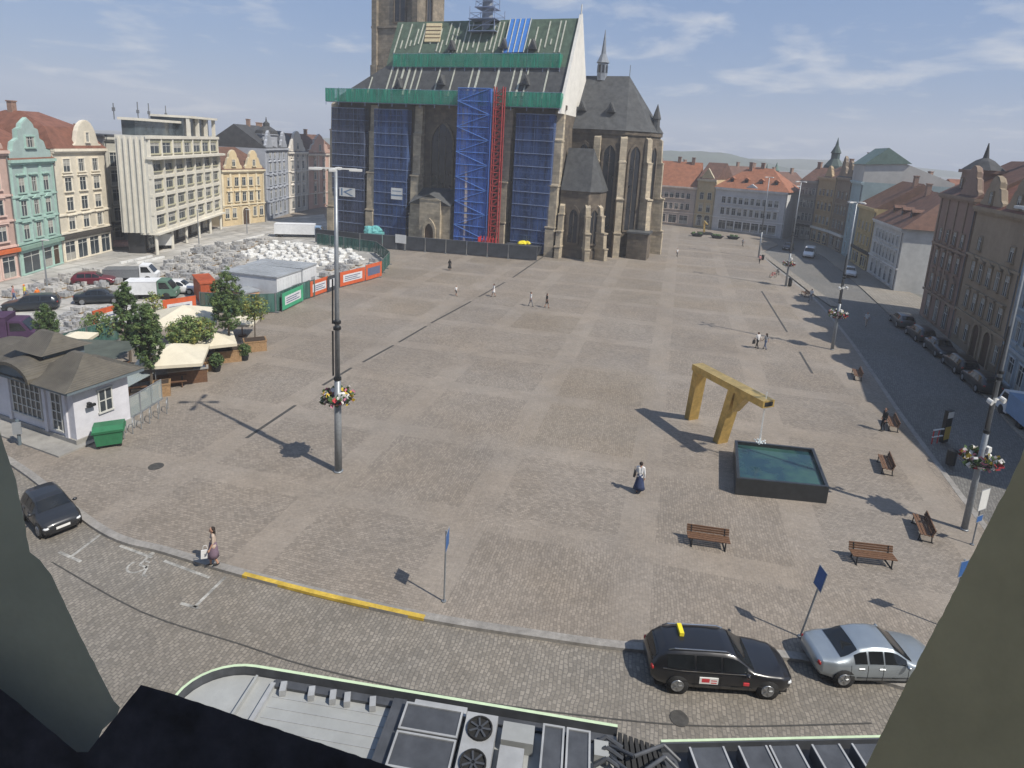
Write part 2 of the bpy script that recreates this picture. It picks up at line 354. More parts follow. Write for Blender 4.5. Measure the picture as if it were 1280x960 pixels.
# gridded iron covers let into the paving near the fountain
sheet('site_ground', [G(-60, 366), G(0, 351), G(28, 344.5), G(78, 327.6), G(140, 311.8), G(191, 317.6), G(255, 288.8), G(275, 283), G(330, 276.6), G(362, 271.8), G(405, 268), G(412, 285), G(425, 292), G(455, 308), G(482, 312), G(470, 345), G(345, 384), G(250, 378), G(120, 415), G(60, 440), G(-60, 470)], .006, 'site_dirt')
# hills with woods, far behind the square
mb = MB()
def ridge(x0, x1, y, h, seed, w=120):
    rg = random.Random(seed); n = 24; vs = []; fs = []
    for i in range(n + 1):
        t = i / n; x = x0 + (x1 - x0) * t; z = h * (math.sin(math.pi * t) ** .7) * (1 + .12 * math.sin(9 * t + seed)) + rg.uniform(-1, 1)
        vs += [(x, y - w, -2), (x, y - w * .4, max(-1, z * .6)), (x, y, max(-1, z)), (x, y + w, -2)]
    for i in range(n):
        for k in range(3): a = i * 4 + k; fs.append((a, a + 4, a + 5, a + 1))
    mb.add(vs, fs)
ridge(60, 480, 1100, 25, 1); ridge(-700, 50, 1600, 17, 2, 250); ridge(300, 1200, 1500, 20, 3, 250)
mat('hill_wood', (.045, .065, .035), .95, .5, .03, detail=10)
struct(mb.build('hills', 'hill_wood', smooth=True))
# ------------------------------------------------------------------ sky, sun
SUN_AZ, SUN_EL = R(-33.5), R(49.5)
SUNV = Vector((math.cos(SUN_AZ) * math.cos(SUN_EL), math.sin(SUN_AZ) * math.cos(SUN_EL), math.sin(SUN_EL)))
w = bpy.data.worlds.new('World'); sc.world = w; w.use_nodes = True; N = w.node_tree.nodes; L = w.node_tree.links
bg = N['Background']; sky = N.new('ShaderNodeTexSky'); sky.sky_type = 'NISHITA'; sky.sun_disc = False
sky.sun_elevation = SUN_EL; sky.sun_rotation = math.pi / 2 - SUN_AZ; sky.air_density = 1.0; sky.dust_density = 2.2; sky.ozone_density = 1.2; sky.altitude = 300
tc = N.new('ShaderNodeTexCoord'); sx = N.new('ShaderNodeSeparateXYZ'); L.new(tc.outputs['Generated'], sx.inputs[0])
den = mth(N, L, 'ADD', mth(N, L, 'MAXIMUM', sx.outputs[2], 0), .16)
cv = N.new('ShaderNodeCombineXYZ'); L.new(mth(N, L, 'DIVIDE', sx.outputs[0], den), cv.inputs[0]); L.new(mth(N, L, 'DIVIDE', sx.outputs[1], den), cv.inputs[1]); cv.inputs[2].default_value = 3.7
cn = noise(N, L, cv.outputs[0], 2.3, 9, .58); cn.inputs['Distortion'].default_value = .25
cn2 = noise(N, L, cv.outputs[0], .8, 4, .5)
cl = mth(N, L, 'ADD', mth(N, L, 'MULTIPLY', cn.outputs['Fac'], .75), mth(N, L, 'MULTIPLY', cn2.outputs['Fac'], .35))
cf = mrange(N, L, cl, .57, .73, 0, .75)
skyc = mixc(N, L, cf, mixc(N, L, .65, sky.outputs[0], (2.0, 3.5, 6.6)), (7.4, 7.6, 8.0))
L.new(skyc, bg.inputs[0]); bg.inputs[1].default_value = .082
sd = bpy.data.lights.new('sun', 'SUN'); sd.energy = 4.7; sd.angle = R(.6); sd.color = (1, .94, .84); so = bpy.data.objects.new('sun', sd); COL.objects.link(so)
so.rotation_euler = SUNV.to_track_quat('Z', 'Y').to_euler()
cd = bpy.data.cameras.new('camera'); cd.sensor_width = 36; cd.lens = F / 1280 * 36; cd.shift_y = -SH / 1280; cd.clip_start = .05; cd.clip_end = 6000
co = bpy.data.objects.new('camera', cd); COL.objects.link(co); co.matrix_world = Matrix.Translation(EYE) @ Matrix((_rt, _up, -_fw)).transposed().to_4x4(); sc.camera = co
sc.view_settings.view_transform = 'Standard'; sc.view_settings.look = 'None'; sc.view_settings.exposure = .25; sc.view_settings.gamma = 1
# ================================================================== HOUSES ROUND THE SQUARE
_wc = {}
def window_meshes(w, h, fm, style='plain'):
    k = (round(w, 2), round(h, 2), fm, style, random.randrange(4))
    if k in _wc: return _wc[k]
    f = MB(); t = max(.1, w * .12)
    f.bx(-w / 2 - t, -w / 2, -.12, .02, -h / 2, h / 2); f.bx(w / 2, w / 2 + t, -.12, .02, -h / 2, h / 2)
    f.bx(-w / 2 - t - .08, w / 2 + t + .08, -.24, .02, -h / 2 - .16, -h / 2)
    f.bx(-w / 2 - t, w / 2 + t, -.14, .02, h / 2, h / 2 + t)
    if style == 'hood': f.bx(-w / 2 - t - .15, w / 2 + t + .15, -.3, .02, h / 2 + t + .1, h / 2 + t + .26)
    if style == 'ped':
        z = h / 2 + t + .08; f.slabx([(-w / 2 - t - .15, z), (w / 2 + t + .15, z), (0, z + .45)], -.28, .02)
    if style == 'arch':
        n = 8; pts = [(w / 2 * math.cos(math.pi * i / n), h / 2 + w / 2 * math.sin(math.pi * i / n)) for i in range(n + 1)]
        out = [((w / 2 + t) * math.cos(math.pi * i / n), h / 2 + (w / 2 + t) * math.sin(math.pi * i / n)) for i in range(n + 1)]
        f = MB(); f.bx(-w / 2 - t, -w / 2, -.12, .02, -h / 2, h / 2); f.bx(w / 2, w / 2 + t, -.12, .02, -h / 2, h / 2); f.bx(-w / 2 - t - .08, w / 2 + t + .08, -.24, .02, -h / 2 - .16, -h / 2)
        for i in range(n): f.slabx([pts[i], pts[i + 1], out[i + 1], out[i]], -.12, .02)
    g = MB(); g.bx(-w / 2, w / 2, -.03, .01, -h / 2, h / 2, 0)
    if style == 'arch': g.slabx([(w / 2 * math.cos(math.pi * i / 8), h / 2 + .001 + w / 2 * math.sin(math.pi * i / 8)) for i in range(9)], -.03, .01, 0)
    bw = .05
    if style != 'shop':
        g.bx(-bw / 2, bw / 2, -.07, -.031, -h / 2, h / 2, 1); g.bx(-w / 2, w / 2, -.065, -.032, h * .18, h * .18 + bw, 1)
    g.bx(-w / 2, -w / 2 + bw, -.068, -.033, -h / 2, h / 2, 1); g.bx(w / 2 - bw, w / 2, -.068, -.033, -h / 2, h / 2, 1)
    v_ = k[4]
    if style == 'shop':
        g.bx(-w / 2, w / 2, -.06, -.031, h * .28, h * .28 + .06, 1)
        for q in range(1, max(2, int(w / 1.1))): xx = -w / 2 + w * q / max(2, int(w / 1.1)); g.bx(xx - .03, xx + .03, -.06, -.031, -h / 2, h / 2, 1)
        if v_ < 2: g.bx(-w / 2 + .1, w / 2 - .1, -.04, -.031, -h / 2, -h * (.1 + .15 * v_), 2)
    elif v_ == 0: g.bx(-w / 2 + .06, w / 2 - .06, -.045, -.03, h * .2, h / 2, 2)
    elif v_ == 1: g.bx(-w / 2 + .06, -w * .22, -.045, -.03, -h / 2, h / 2, 2); g.bx(w * .25, w / 2 - .06, -.045, -.03, -h / 2, h / 2, 2)
    elif v_ == 2: g.bx(-w / 2 + .06, w / 2 - .06, -.045, -.03, -h * .05, h / 2, 2)
    _wc[k] = (f.mesh('window', fm), g.mesh('pane', ['pane_glass', 'frame_white', 'curtain'])); return _wc[k]
mat('curtain', (.32, .31, .28), .9, .2, 4)
def window(par, x, z, w, h, fm, style='plain', y=0.0):
    a, b = window_meshes(w, h, fm, style); f = put(a, 'window', par, (x, y, z)); put(b, 'pane', f); return f
def rowx(L, n, m=.09):
    return [L * (m + (1 - 2 * m) * (i + .5) / n) for i in range(n)]
def roofpoly(kind, L, D, h, rh, ov=.35, hipl=0, hipr=0):
    mb = MB(); h0 = h
    if kind == 'gable':
        y = D / 2; vs = [(-ov * (1 if hipl else 0), -ov, h0), (L + ov * (1 if hipr else 0), -ov, h0), (L + ov * (1 if hipr else 0), D + ov, h0), (-ov * (1 if hipl else 0), D + ov, h0), (hipl, y, h0 + rh), (L - hipr, y, h0 + rh)]
        mb.add(vs, [(0, 1, 5, 4), (1, 2, 5), (2, 3, 4, 5), (3, 0, 4), (3, 2, 1, 0)])
    elif kind == 'mansard':
        i = min(rh * .35, L * .2); vs = [(-.1, -ov, h0), (L + .1, -ov, h0), (L + .1, D, h0), (-.1, D, h0), (i, i + .2, h0 + rh * .6), (L - i, i + .2, h0 + rh * .6), (L - i, D - i, h0 + rh * .6), (i, D - i, h0 + rh * .6), (L * .35, D / 2 - 1, h0 + rh), (L * .65, D / 2 - 1, h0 + rh), (L * .65, D / 2 + 1, h0 + rh), (L * .35, D / 2 + 1, h0 + rh)]
        mb.add(vs, [(0, 1, 5, 4), (1, 2, 6, 5), (2, 3, 7, 6), (3, 0, 4, 7), (4, 5, 9, 8), (5, 6, 10, 9), (6, 7, 11, 10), (7, 4, 8, 11), (8, 9, 10, 11), (3, 2, 1, 0)])
    else:
        mb.bx(-ov, L + ov, -ov, D, h0, h0 + .3)
    return mb
def gable_outline(kind, w, h, x0):
    c = x0 + w / 2; a = w / 2
    if kind == 'tri': pts = [(-1, 0), (1, 0), (0, 1)]
    elif kind == 'round': pts = [(-1, 0), (1, 0), (.98, .12), (.8, .16)] + [(.72 * math.cos(t), .2 + .8 * math.sin(t)) for t in [math.pi * k / 12 for k in range(1, 12)]] + [(-.8, .16), (-.98, .12)]
    elif kind == 'step': pts = [(-1, 0), (1, 0), (1, .18), (.8, .22), (.72, .42), (.5, .5), (.48, .72), (.3, .76), (.26, .86), (0, 1), (-.26, .86), (-.3, .76), (-.48, .72), (-.5, .5), (-.72, .42), (-.8, .22), (-1, .18)]
    else: pts = [(-1, 0), (1, 0), (.95, .16), (.78, .24), (.66, .44), (.58, .58), (.44, .62), (.4, .8), (.2, .96), (0, 1), (-.2, .96), (-.4, .8), (-.44, .62), (-.58, .58), (-.66, .44), (-.78, .24), (-.95, .16)]
    return [(c + p * a, q * h) for p, q in pts]
def house(name, label, A, B, h, D, wallc, rows, trim=None, roof=('gable', 4, 'tile_red'), gables=(), shop=None, cornices=(), quoins=False, cat='house', group=None, door=None, fm=None, base=None, chim=1, noise_=.1, wmat=None, dormers=0, cornice=True):
    """A,B = base of the facade, left to right as seen from the square"""
    A = vec2(A); B = vec2(B); L = (B - A).length; a = ang(A, B)
    t = thing(name, label, cat, (A.x, A.y, 0), a, group)
    wm = wmat or mat('wall_' + name + '_%d' % len(M), wallc, .85, noise_, 1.5, stain=.22, bump=.1)
    trim = trim or tuple(min(.8, c * 1.25 + .02) for c in wallc); tm = mat('trim_' + '_'.join('%.2f' % c for c in trim), trim, .8, .12, 2, stain=.2); tm = tm.name
    w = MB(); w.bx(0, L, 0, D, -.15, h); w.build('wall', wm, t)
    mb = MB()
    if cornice: mb.bx(-.05, L + .05, -.45, .1, h - .32, h + .02); mb.bx(-.02, L + .02, -.28, .1, h - .55, h - .31)
    for z in cornices: s_ = MB(); s_.bx(-.02, L + .02, -.2, .1, z - .12, z + .12); s_.build('string_course', tm, t)
    if wmat is None and cornice: s_ = MB(); s_.tube((L - .15, -.16, 0), (L - .15, -.16, h - .6), .06, n=6); s_.tube((L - .15, -.16, h - .6), (L - .15, -.4, h - .1), .06, n=6); s_.build('downpipe', 'lead_pipe', t)
    if quoins:
        for x in rowx(L, quoins, 0):
            pass
        pq = MB(); n = quoins
        for i in range(n + 1):
            x = L * i / n; x = min(max(x, .25), L - .25); pq.bx(x - .22, x + .22, -.11, .05, quoinz[0], h - .56); pq.build('pilaster', tm, t); pq = MB()
    if mb.v: mb.build('cornice', tm, t)
    fmm = fm or tm
    for (z, ww, hh, n, style) in rows:
        xs = rowx(L, n) if isinstance(n, int) else [L * q for q in n]
        for x in xs: window(t, x, z, ww, hh, fmm, style)
    for (g0, g1, gk, gh, wins) in gables:
        g = MB(); o = gable_outline(gk, (g1 - g0) * L, gh, g0 * L); g.slabx([(x, h + z) for x, z in o], -.06, .55); g.slabx([(x * 1.0, h + z + .12) for x, z in o], .0, .4, 1)
        gb = g.build('gable', [wm, tm], t)
        for (gx, gz, gw, ghh) in wins: window(gb, L * gx, h + gz, gw, ghh, fmm, 'plain', -.06)
    if roof:
        k, rh, rm = roof[:3]; r = roofpoly(k, L, D, h + .03, rh, *(roof[3:] or ()))
        ro = r.build('roof', rm, t)
        rg = random.Random(int(A.x * 10))
        if chim and k != 'flat':
            for i in range(chim):
                c = MB(); cx = L * rg.uniform(.15, .85); cy = D / 2 + rg.uniform(-1, .3); c.bx(cx - .4, cx + .4, cy - .3, cy + .3, h + rh * .55, h + rh + 1.1); c.bx(cx - .48, cx + .48, cy - .38, cy + .38, h + rh + 1.1, h + rh + 1.25); c.build('chimney', 'chimney_brick', ro)
        for i in range(dormers):
            x = rowx(L, dormers)[i]; d = MB(); zz = h + rh * .3; yy = D / 2 * .3 - ov_(roof)
            d.bx(x - .5, x + .5, yy - .1, yy + 2.2, zz - .4, zz + .7); d.slabx([(x - .65, zz + .7), (x + .65, zz + .7), (x, zz + 1.15)], yy - .2, yy + 2.2, 1); d.bx(x - .32, x + .32, yy - .13, yy - .1, zz - .1, zz + .55, 2)
            d.build('dormer', [rm, rm, 'pane_glass'], ro)
    if shop:
        z1, n, sm = shop[:3]; xs = rowx(L, n, .03); ww = L * .94 / n * .78
        for i, x in enumerate(xs):
            window(t, x, z1 / 2 - .05, ww, z1 - .5, shop[3] if len(shop) > 3 else fmm, 'shop')
        s = MB(); s.bx(.05, L - .05, -.5, .05, z1 + .12, z1 + .55); s.build('shop_fascia', sm, t)
    if door:
        for dx in (door if isinstance(door, (tuple, list)) else (door,)):
            d = MB(); x = dx * L; d.bx(x - .75, x + .75, -.05, .02, 0, 2.5); n = 8; d.slabx([(x + .75 * math.cos(math.pi * i / n), 2.501 + .75 * math.sin(math.pi * i / n)) for i in range(n + 1)], -.05, .02)
            pts = [(x + 1.0 * math.cos(math.pi * i / n), 2.5 + 1.0 * math.sin(math.pi * i / n)) for i in range(n + 1)]; ins = [(x + .75 * math.cos(math.pi * i / n), 2.5 + .75 * math.sin(math.pi * i / n)) for i in range(n + 1)]
            for i in range(n): d.slabx([ins[i], ins[i + 1], pts[i + 1], pts[i]], -.16, .02, 1)
            d.bx(x - 1, x - .75, -.16, .02, 0, 2.5, 1); d.bx(x + .75, x + 1, -.16, .02, 0, 2.5, 1)
            d.build('door', ['door_wood', tm], t)
    return t, L, wm, tm
def ov_(r): return .35
quoinz = [3.5]
roofmat('tile_red', (.185, .082, .055), 6, .3); roofmat('tile_brown', (.13, .07, .05), 6, .3); roofmat('tile_orange', (.3, .125, .07), 6, .25)
roofmat('roof_slate', (.06, .062, .066), 5, .3); roofmat('roof_green', (.13, .19, .165), 2, .2, .6)
mat('lead_pipe', (.14, .14, .14), .6, .2, 3)
mat('chimney_brick', (.26, .17, .13), .85, .3, 6); mat('door_wood', (.07, .045, .03), .6, .3, 5); mat('awning_white', (.65, .63, .58), .8, .1, 3)
mat('fascia_orange', (.5, .12, .04), .6, .15, 2); mat('fascia_green', (.2, .3, .25), .6, .15, 2); mat('fascia_dark', (.06, .055, .05), .6, .2, 2); mat('fascia_cream', (.4, .36, .28), .7, .15, 2)
def B(x, y): return G(x, y)
W0, W1, W2, W3 = G(-95, 375), G(26, 346), G(79, 329), G(141, 313)
house('town_house', 'pale pink gabled house with shopfront, cut by the left edge of the photo', W0, W1, HTP((W0 + W1) / 2 * .3 + W1 * .7, 188), 14, (.5, .36, .31),
      [(5.2, 1.1, 1.7, 6, 'hood'), (8.1, 1.1, 1.7, 6, 'ped'), (10.9, 1.0, 1.6, 6, 'plain')], roof=('gable', 4.2, 'tile_red'), gables=((.45, .97, 'baroque', 3.8, ((.71, 1.3, .9, 1.3),)),), shop=(2.9, 5, 'fascia_orange'), cornices=(3.7, 6.6, 9.4))
hm = HT(55, 337, 199); gm = HT(55, 337, 148) - hm
house('town_house', 'mint green house with tall stepped gable, between the pink and cream houses', W1, W2, hm, 14, (.33, .42, .4),
      [(5.0, 1.0, 1.75, 3, 'hood'), (7.7, 1.0, 1.75, 3, 'ped'), (10.4, 1.0, 1.75, 3, 'hood')], trim=(.36, .52, .46), roof=('gable', 4.2, 'tile_red'), gables=((.04, .96, 'step', gm, ((.5, 2.0, 1.5, 1.2),)),), shop=(2.9, 2, 'fascia_green'), cornices=(3.7, 6.4, 9.1), quoins=3, door=.86)
hc = HT(110, 322, 186)
house('town_house', 'cream house with round gable under a red mansard roof', W2, W3, hc, 14, (.6, .55, .45),
      [(4.9, 1.1, 1.6, 3, 'hood'), (7.4, 1.2, 1.7, 3, 'plain'), (9.9, 1.2, 1.7, 3, 'hood'), (12.3, 1.2, 1.6, 3, 'plain')], roof=('mansard', 4.4, 'tile_red'), gables=((.38, .94, 'round', 3.6, ((.66, 1.5, .6, 1.2),)),), shop=(2.9, 4, 'fascia_dark'), cornices=(3.75, 6.1), chim=1)
# ---- grid-fronted hotel
HA, HB, HC = G(193, 319), G(276, 286), G(142, 305)
Hh = HT(193, 319, 170); L = (HB - HA).length; a = ang(HA, HB)
t = thing('hotel_building', 'large modern cream hotel with window grid front and blank ribbed side', 'hotel', (HA.x, HA.y, 0), a)
HFr = Frame(HA, a); HD = 4.0
while PR(HFr.w(0, HD, 8))[0] > 161 and HD < 16: HD += .2
cream = mat('hotel_cream', (.64, .61, .53), .8, .08, 1.2, stain=.15); mat('hotel_side', (.55, .54, .49), .8, .1, .8, stain=.15); mat('hotel_spandrel', (.44, .42, .3), .7, .12, 2)
mb = MB(); mb.bx(0, L, 0, HD, 3.1, Hh); mb.build('wall', ['hotel_side'], t)
mb = MB(); mb.bx(1.0, L - .2, 1.6, HD - .2, -.1, 3.1); mb.build('ground_floor', 'shop_dark', t)
mb = MB(); nb = 7
for i in range(nb + 1):
    x = .25 + (L - .5) * i / nb; mb.bx(x - .17, x + .17, -.5, .02, 3.12, Hh - 3.2)
for k in range(5): z = 3.25 + (Hh - 6.3) * k / 4; mb.bx(0, L, -.36, .02, z - .22, z + .22)
mb.bx(-.3, L + .3, -1.3, .03, Hh - 3.1, Hh - 2.75); mb.bx(-.2, L + .2, -.4, .03, Hh - .35, Hh + .1)
for i in range(nb + 1): x = .25 + (L - .5) * i / nb; mb.bx(x - .14, x + .14, -.32, .02, Hh - 2.74, Hh - .36)
for i in range(5): y = .5 + (HD - 1) * i / 4; mb.bx(-.25, 0, y - .12, y + .12, 3.12, Hh - .2)
mb.build('facade_grid', cream, t)
mb = MB(); mb.bx(-.02, L, -.9, 1.6, 2.85, 3.12); mb.build('canopy', cream, t)
for k in range(4):
    z0 = 3.25 + (Hh - 6.3) * k / 4; hgt = (Hh - 6.3) / 4
    for i in range(nb):
        x = .25 + (L - .5) * (i + .5) / nb; window(t, x, z0 + hgt * .6, L / nb - .75, hgt * .56, 'hotel_spandrel', 'plain', -.02)
for i in range(nb): x = .25 + (L - .5) * (i + .5) / nb; window(t, x, Hh - 1.6, L / nb - .9, 1.5, 'hotel_spandrel', 'plain', -.02)
for i in range(6):
    mb = MB(); x = .5 + (L - 1) * i / 5; mb.tube((x, -.2, -.1), (x, -.2, 2.86), .22, n=10); mb.build('column', cream, t)
for i in range(5): window(t, .5 + (L - 1) * (i + .5) / 5, 1.5, 2.6 if L > 18 else 2, 2.0, 'frame_dark', 'shop', 1.58)
mb = MB(); mb.bx(1.5, L * .6, 2.0, HD - .3, Hh + .02, Hh + 2.0); mb.bx(.9, L * .62, 1.4, HD - .1, Hh + 2.0, Hh + 2.35, 1); mb.build('penthouse', ['hotel_glass', cream], t) if glassmat('hotel_glass', (.06, .075, .085)) else None
x0 = L * .58; ph = MB()
for i in range(4): x = x0 + (L - x0 - .2) * i / 3; ph.bx(x - .2, x + .2, .1, .6, Hh + .1, Hh + 2.9)
ph.bx(x0 - .3, L, -.3, 6, Hh + 2.9, Hh + 3.25); ph.bx(x0, L - .2, 1.2, 6, Hh + .1, Hh + 2.89, 1); ph.build('roof_terrace', [cream, 'hotel_glass'], t)
mb = MB()
for i in range(4): x = L * random.uniform(.1, .95); mb.tube((x, 6, Hh + 2), (x, 6, Hh + random.uniform(3.6, 5)), .07); mb.box((x, 6, Hh + 3.4), (.3, .3, .5))
mb.build('antennas', 'grey_metal', t)
# link block set back between the cream house and the hotel
la, lb = G(141, 307), G(190, 300)
house('office_block', 'recessed glazed office block between cream house and hotel', la, lb, HT(165, 303, 172), 12, (.42, .41, .36), [(4.6, 1.3, 1.9, 4, 'shop'), (7.2, 1.3, 2.2, 4, 'shop'), (10, 1.3, 2.2, 4, 'shop'), (12.7, 1.3, 2.0, 4, 'shop')], roof=('flat', 0, 'roof_slate'), shop=(2.9, 3, 'fascia_dark'), cat='office')
Y0, Y1 = G(279, 283.5), G(332, 277)
house('town_house', 'low yellow baroque house with two scrolled gables and arched portal', Y0, Y1, HT(306, 280, 212), 12, (.56, .45, .28), [(2.4, .9, 1.8, (.1, .26, .74, .9), 'plain'), (5.4, .9, 1.7, 5, 'hood'), (8.3, .9, 1.6, 5, 'plain')],
      trim=(.66, .58, .42), roof=('gable', 4, 'tile_brown'), gables=((.08, .48, 'baroque', 3.6, ((.28, 1.3, .7, 1.2),)), (.54, .96, 'baroque', 3.6, ((.75, 1.3, .7, 1.2),))), cornices=(3.9,), quoins=5, door=.52)
house('town_house', 'white back house with red roof behind the yellow baroque house', G(272, 281), G(318, 274), HT(300, 276, 184), 12, (.5, .49, .46), [(11.5, .9, 1.3, 5, 'plain')], roof=('gable', 3.5, 'tile_red')) if False else None
K0, K1, K2, K3 = G(334, 276), G(361, 267), G(385, 262), G(410, 258)
hg = HT(348, 274, 186)
tg, Lg, wmg, tmg = house('town_house', 'tall blue grey neo-Renaissance house with a domed corner turret', K0, K1, hg, 12, (.32, .34, .38), [(2.2, 1.1, 2.4, 4, 'shop'), (5.2, 1, 1.8, 4, 'ped'), (8, 1, 1.7, 4, 'hood'), (10.8, 1, 1.7, 4, 'ped'), (13.2, .9, 1.3, 4, 'plain')], roof=('gable', 4.5, 'roof_slate'), gables=((.04, .32, 'step', 3.5, ()), (.7, .98, 'step', 3.5, ())), cornices=(3.7, 6.6, 9.4), quoins=4)
tw = HT(348, 274, 150); mb = MB(); c = (Lg * .5, 2.0, 0)
mb.lathe([(2.2, hg - .1), (2.2, hg + (tw - hg) * .45), (2.5, hg + (tw - hg) * .47), (2.5, hg + (tw - hg) * .5)], c, 8); mb.lathe([(2.4, hg + (tw - hg) * .5), (2.2, hg + (tw - hg) * .62), (1.0, hg + (tw - hg) * .75), (.7, hg + (tw - hg) * .78), (.7, hg + (tw - hg) * .88), (.2, hg + (tw - hg) * .95), (.05, tw + .6)], c, 8, 1); mb.build('turret', [wmg, 'roof_slate'], tg)
house('town_house', 'narrow cream house with curled gable beside the blue grey house', K1, K2, HT(373, 264.5, 190), 12, (.58, .54, .48), [(2.2, 1.1, 2.4, 3, 'arch'), (5.2, 1, 1.8, 3, 'ped'), (8, 1, 1.7, 3, 'hood'), (10.8, 1, 1.7, 3, 'ped'), (13.2, .9, 1.3, 3, 'plain')], roof=('gable', 4.5, 'roof_slate'), gables=((.08, .92, 'baroque', 4.6, ((.5, 1.4, .9, 1.4),)),), cornices=(3.7, 9.4), quoins=3)
house('town_house', 'salmon house with stepped gable, half hidden by the cathedral', K2, G(424, 255.5), HT(396, 260, 192), 12, (.5, .33, .27), [(2.2, 1.1, 2.4, 3, 'arch'), (5.2, 1, 1.8, 3, 'ped'), (8, 1, 1.7, 3, 'hood'), (10.8, 1, 1.7, 3, 'ped'), (13.2, .9, 1.3, 3, 'plain')], trim=(.62, .55, .48), roof=('gable', 4.5, 'tile_brown'), gables=((.05, .7, 'step', 4.6, ((.38, 1.4, .9, 1.4),)),), cornices=(3.7, 9.4), quoins=3)
# houses in the second row behind (roofs only show above the fronts)
def back_house(px0, px1, yb, ytop, label, wc, rm, rh=4, back=14):
    a = G(px0, yb); b = G(px1, yb); n = (b - a).normalized(); i = Vector((-n.y, n.x, 0)) * back; h = HTP(((a + b) / 2 + i), ytop) - rh
    s0 = (a + i).length / a.length
    house('back_house', label, a + i, b + i, h, 10, wc, [(h - 1.8, .9, 1.3, 3, 'plain')], roof=('gable', rh, rm), cat='house', chim=2)
back_house(268, 306, 283, 171, 'plain house with red roof rising behind the yellow baroque house', (.5, .48, .45), 'tile_red', 4, 15)
back_house(8, 34, 350, 166, 'house with steep red roof rising behind the pink house', (.4, .36, .33), 'tile_red', 5, 14)
back_house(318, 336, 277, 160, 'pale house with red roof left of the domed turret', (.45, .46, .5), 'tile_red', 4, 14)
# ---- far side, right of the cathedral
N0, N1, N2, N3 = G(800, 277.5), G(866, 284), G(889, 287), G(977, 298)
house('town_house', 'long peach house with orange roof right of the cathedral choir', N0, N1, HT(842, 282, 233), 11, (.5, .42, .36), [(1.7, 2.0, 2.0, 4, 'shop'), (4.9, .95, 1.5, 8, 'plain'), (7.6, .95, 1.3, 8, 'plain')], roof=('gable', 6, 'tile_orange'), cornices=(3.3,), dormers=0, chim=2)
house('town_house', 'narrow yellow house with small pediment between peach and white houses', N1, N2, HT(877, 285, 224), 11, (.5, .4, .24), [(1.7, 1.4, 2.0, 2, 'arch'), (5.0, .95, 1.7, 2, 'hood'), (8.0, .95, 1.6, 2, 'plain')], trim=(.55, .5, .38), roof=('gable', 4, 'tile_brown'), gables=((.12, .88, 'tri', 2.6, ()),), cornices=(3.4,), chim=0)
house('town_house', 'long white house with ten windows a floor and orange hipped roof', N2, N3, HT(932, 292, 237), 12, (.54, .54, .54), [(1.6, 1.7, 2.1, 7, 'shop'), (4.9, .95, 1.6, 10, 'hood'), (7.6, .95, 1.5, 10, 'plain')], trim=(.66, .66, .66), roof=('gable', 5, 'tile_orange', .5, 5.5, 5.5), gables=((.4, .62, 'tri', 1.2, ()),), cornices=(3.3,), dormers=4, chim=2)
# ---- shaded row down the east street (left = far)
pts = [(991, 297), (1012, 300.5), (1034, 308), (1051, 316), (1063, 326), (1083, 339), (1117, 363)]
E = [G(*p) for p in pts]
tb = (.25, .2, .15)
rw = [(1.8, 1.3, 2.2, 3, 'arch'), (5.2, .95, 1.7, 4, 'plain'), (8.2, .95, 1.7, 4, 'hood')]
def mid(i): return ((pts[i][0] + pts[i + 1][0]) / 2, (pts[i][1] + pts[i + 1][1]) / 2)
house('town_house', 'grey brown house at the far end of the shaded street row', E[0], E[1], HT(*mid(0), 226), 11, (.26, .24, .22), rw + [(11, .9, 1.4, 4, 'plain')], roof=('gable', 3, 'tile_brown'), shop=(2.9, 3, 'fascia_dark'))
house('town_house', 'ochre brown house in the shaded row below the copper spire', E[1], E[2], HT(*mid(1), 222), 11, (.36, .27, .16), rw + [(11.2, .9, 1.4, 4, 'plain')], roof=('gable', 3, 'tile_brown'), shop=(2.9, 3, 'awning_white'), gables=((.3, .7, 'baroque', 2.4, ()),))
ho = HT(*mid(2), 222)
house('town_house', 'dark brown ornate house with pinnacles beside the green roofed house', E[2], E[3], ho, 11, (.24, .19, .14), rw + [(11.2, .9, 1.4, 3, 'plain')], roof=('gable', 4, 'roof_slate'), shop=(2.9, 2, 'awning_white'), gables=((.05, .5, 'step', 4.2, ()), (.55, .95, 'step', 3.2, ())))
hz = HT(1056, 320, 226)
gt = house('town_house', 'narrow mint house with tall blank pale side wall and green roof', E[3], E[4], hz, 14, (.33, .42, .43), [(1.6, 1.2, 2, 2, 'shop'), (4.6, .9, 1.6, 2, 'plain'), (7.4, .9, 1.6, 2, 'plain'), (10, .9, 1.5, 2, 'plain')], roof=None)[0]
Lz = (E[4] - E[3]).length; mb = MB(); mb.slaby([(-.2, hz), (14, hz), (14, hz + .6), (5, hz + 4.0), (-.2, hz + 3.2)], 0, Lz, 0); mb.build('attic', mat('side_render', (.46, .45, .42), .85, .1, .6, stain=.25), gt)
mb = MB(); mb.add([(-.3, -.5, hz + 3.1), (Lz + .3, -.5, hz + 3.1), (Lz + .3, 3.0, hz + 6.2), (-.3, 3.0, hz + 6.2), (Lz + .3, 7, hz + 3.6), (-.3, 7, hz + 3.6)], [(0, 1, 2, 3), (3, 2, 4, 5), (0, 3, 5), (1, 4, 2), (1, 0, 5, 4)]); mb.build('roof', 'roof_green', gt)
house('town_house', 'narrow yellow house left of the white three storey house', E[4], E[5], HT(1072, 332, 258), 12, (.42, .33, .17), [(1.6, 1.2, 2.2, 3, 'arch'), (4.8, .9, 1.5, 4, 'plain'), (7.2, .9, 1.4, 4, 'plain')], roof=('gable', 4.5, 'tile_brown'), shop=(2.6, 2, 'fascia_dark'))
E6 = G(1148, 380); hw = HT(1100, 352, 280)
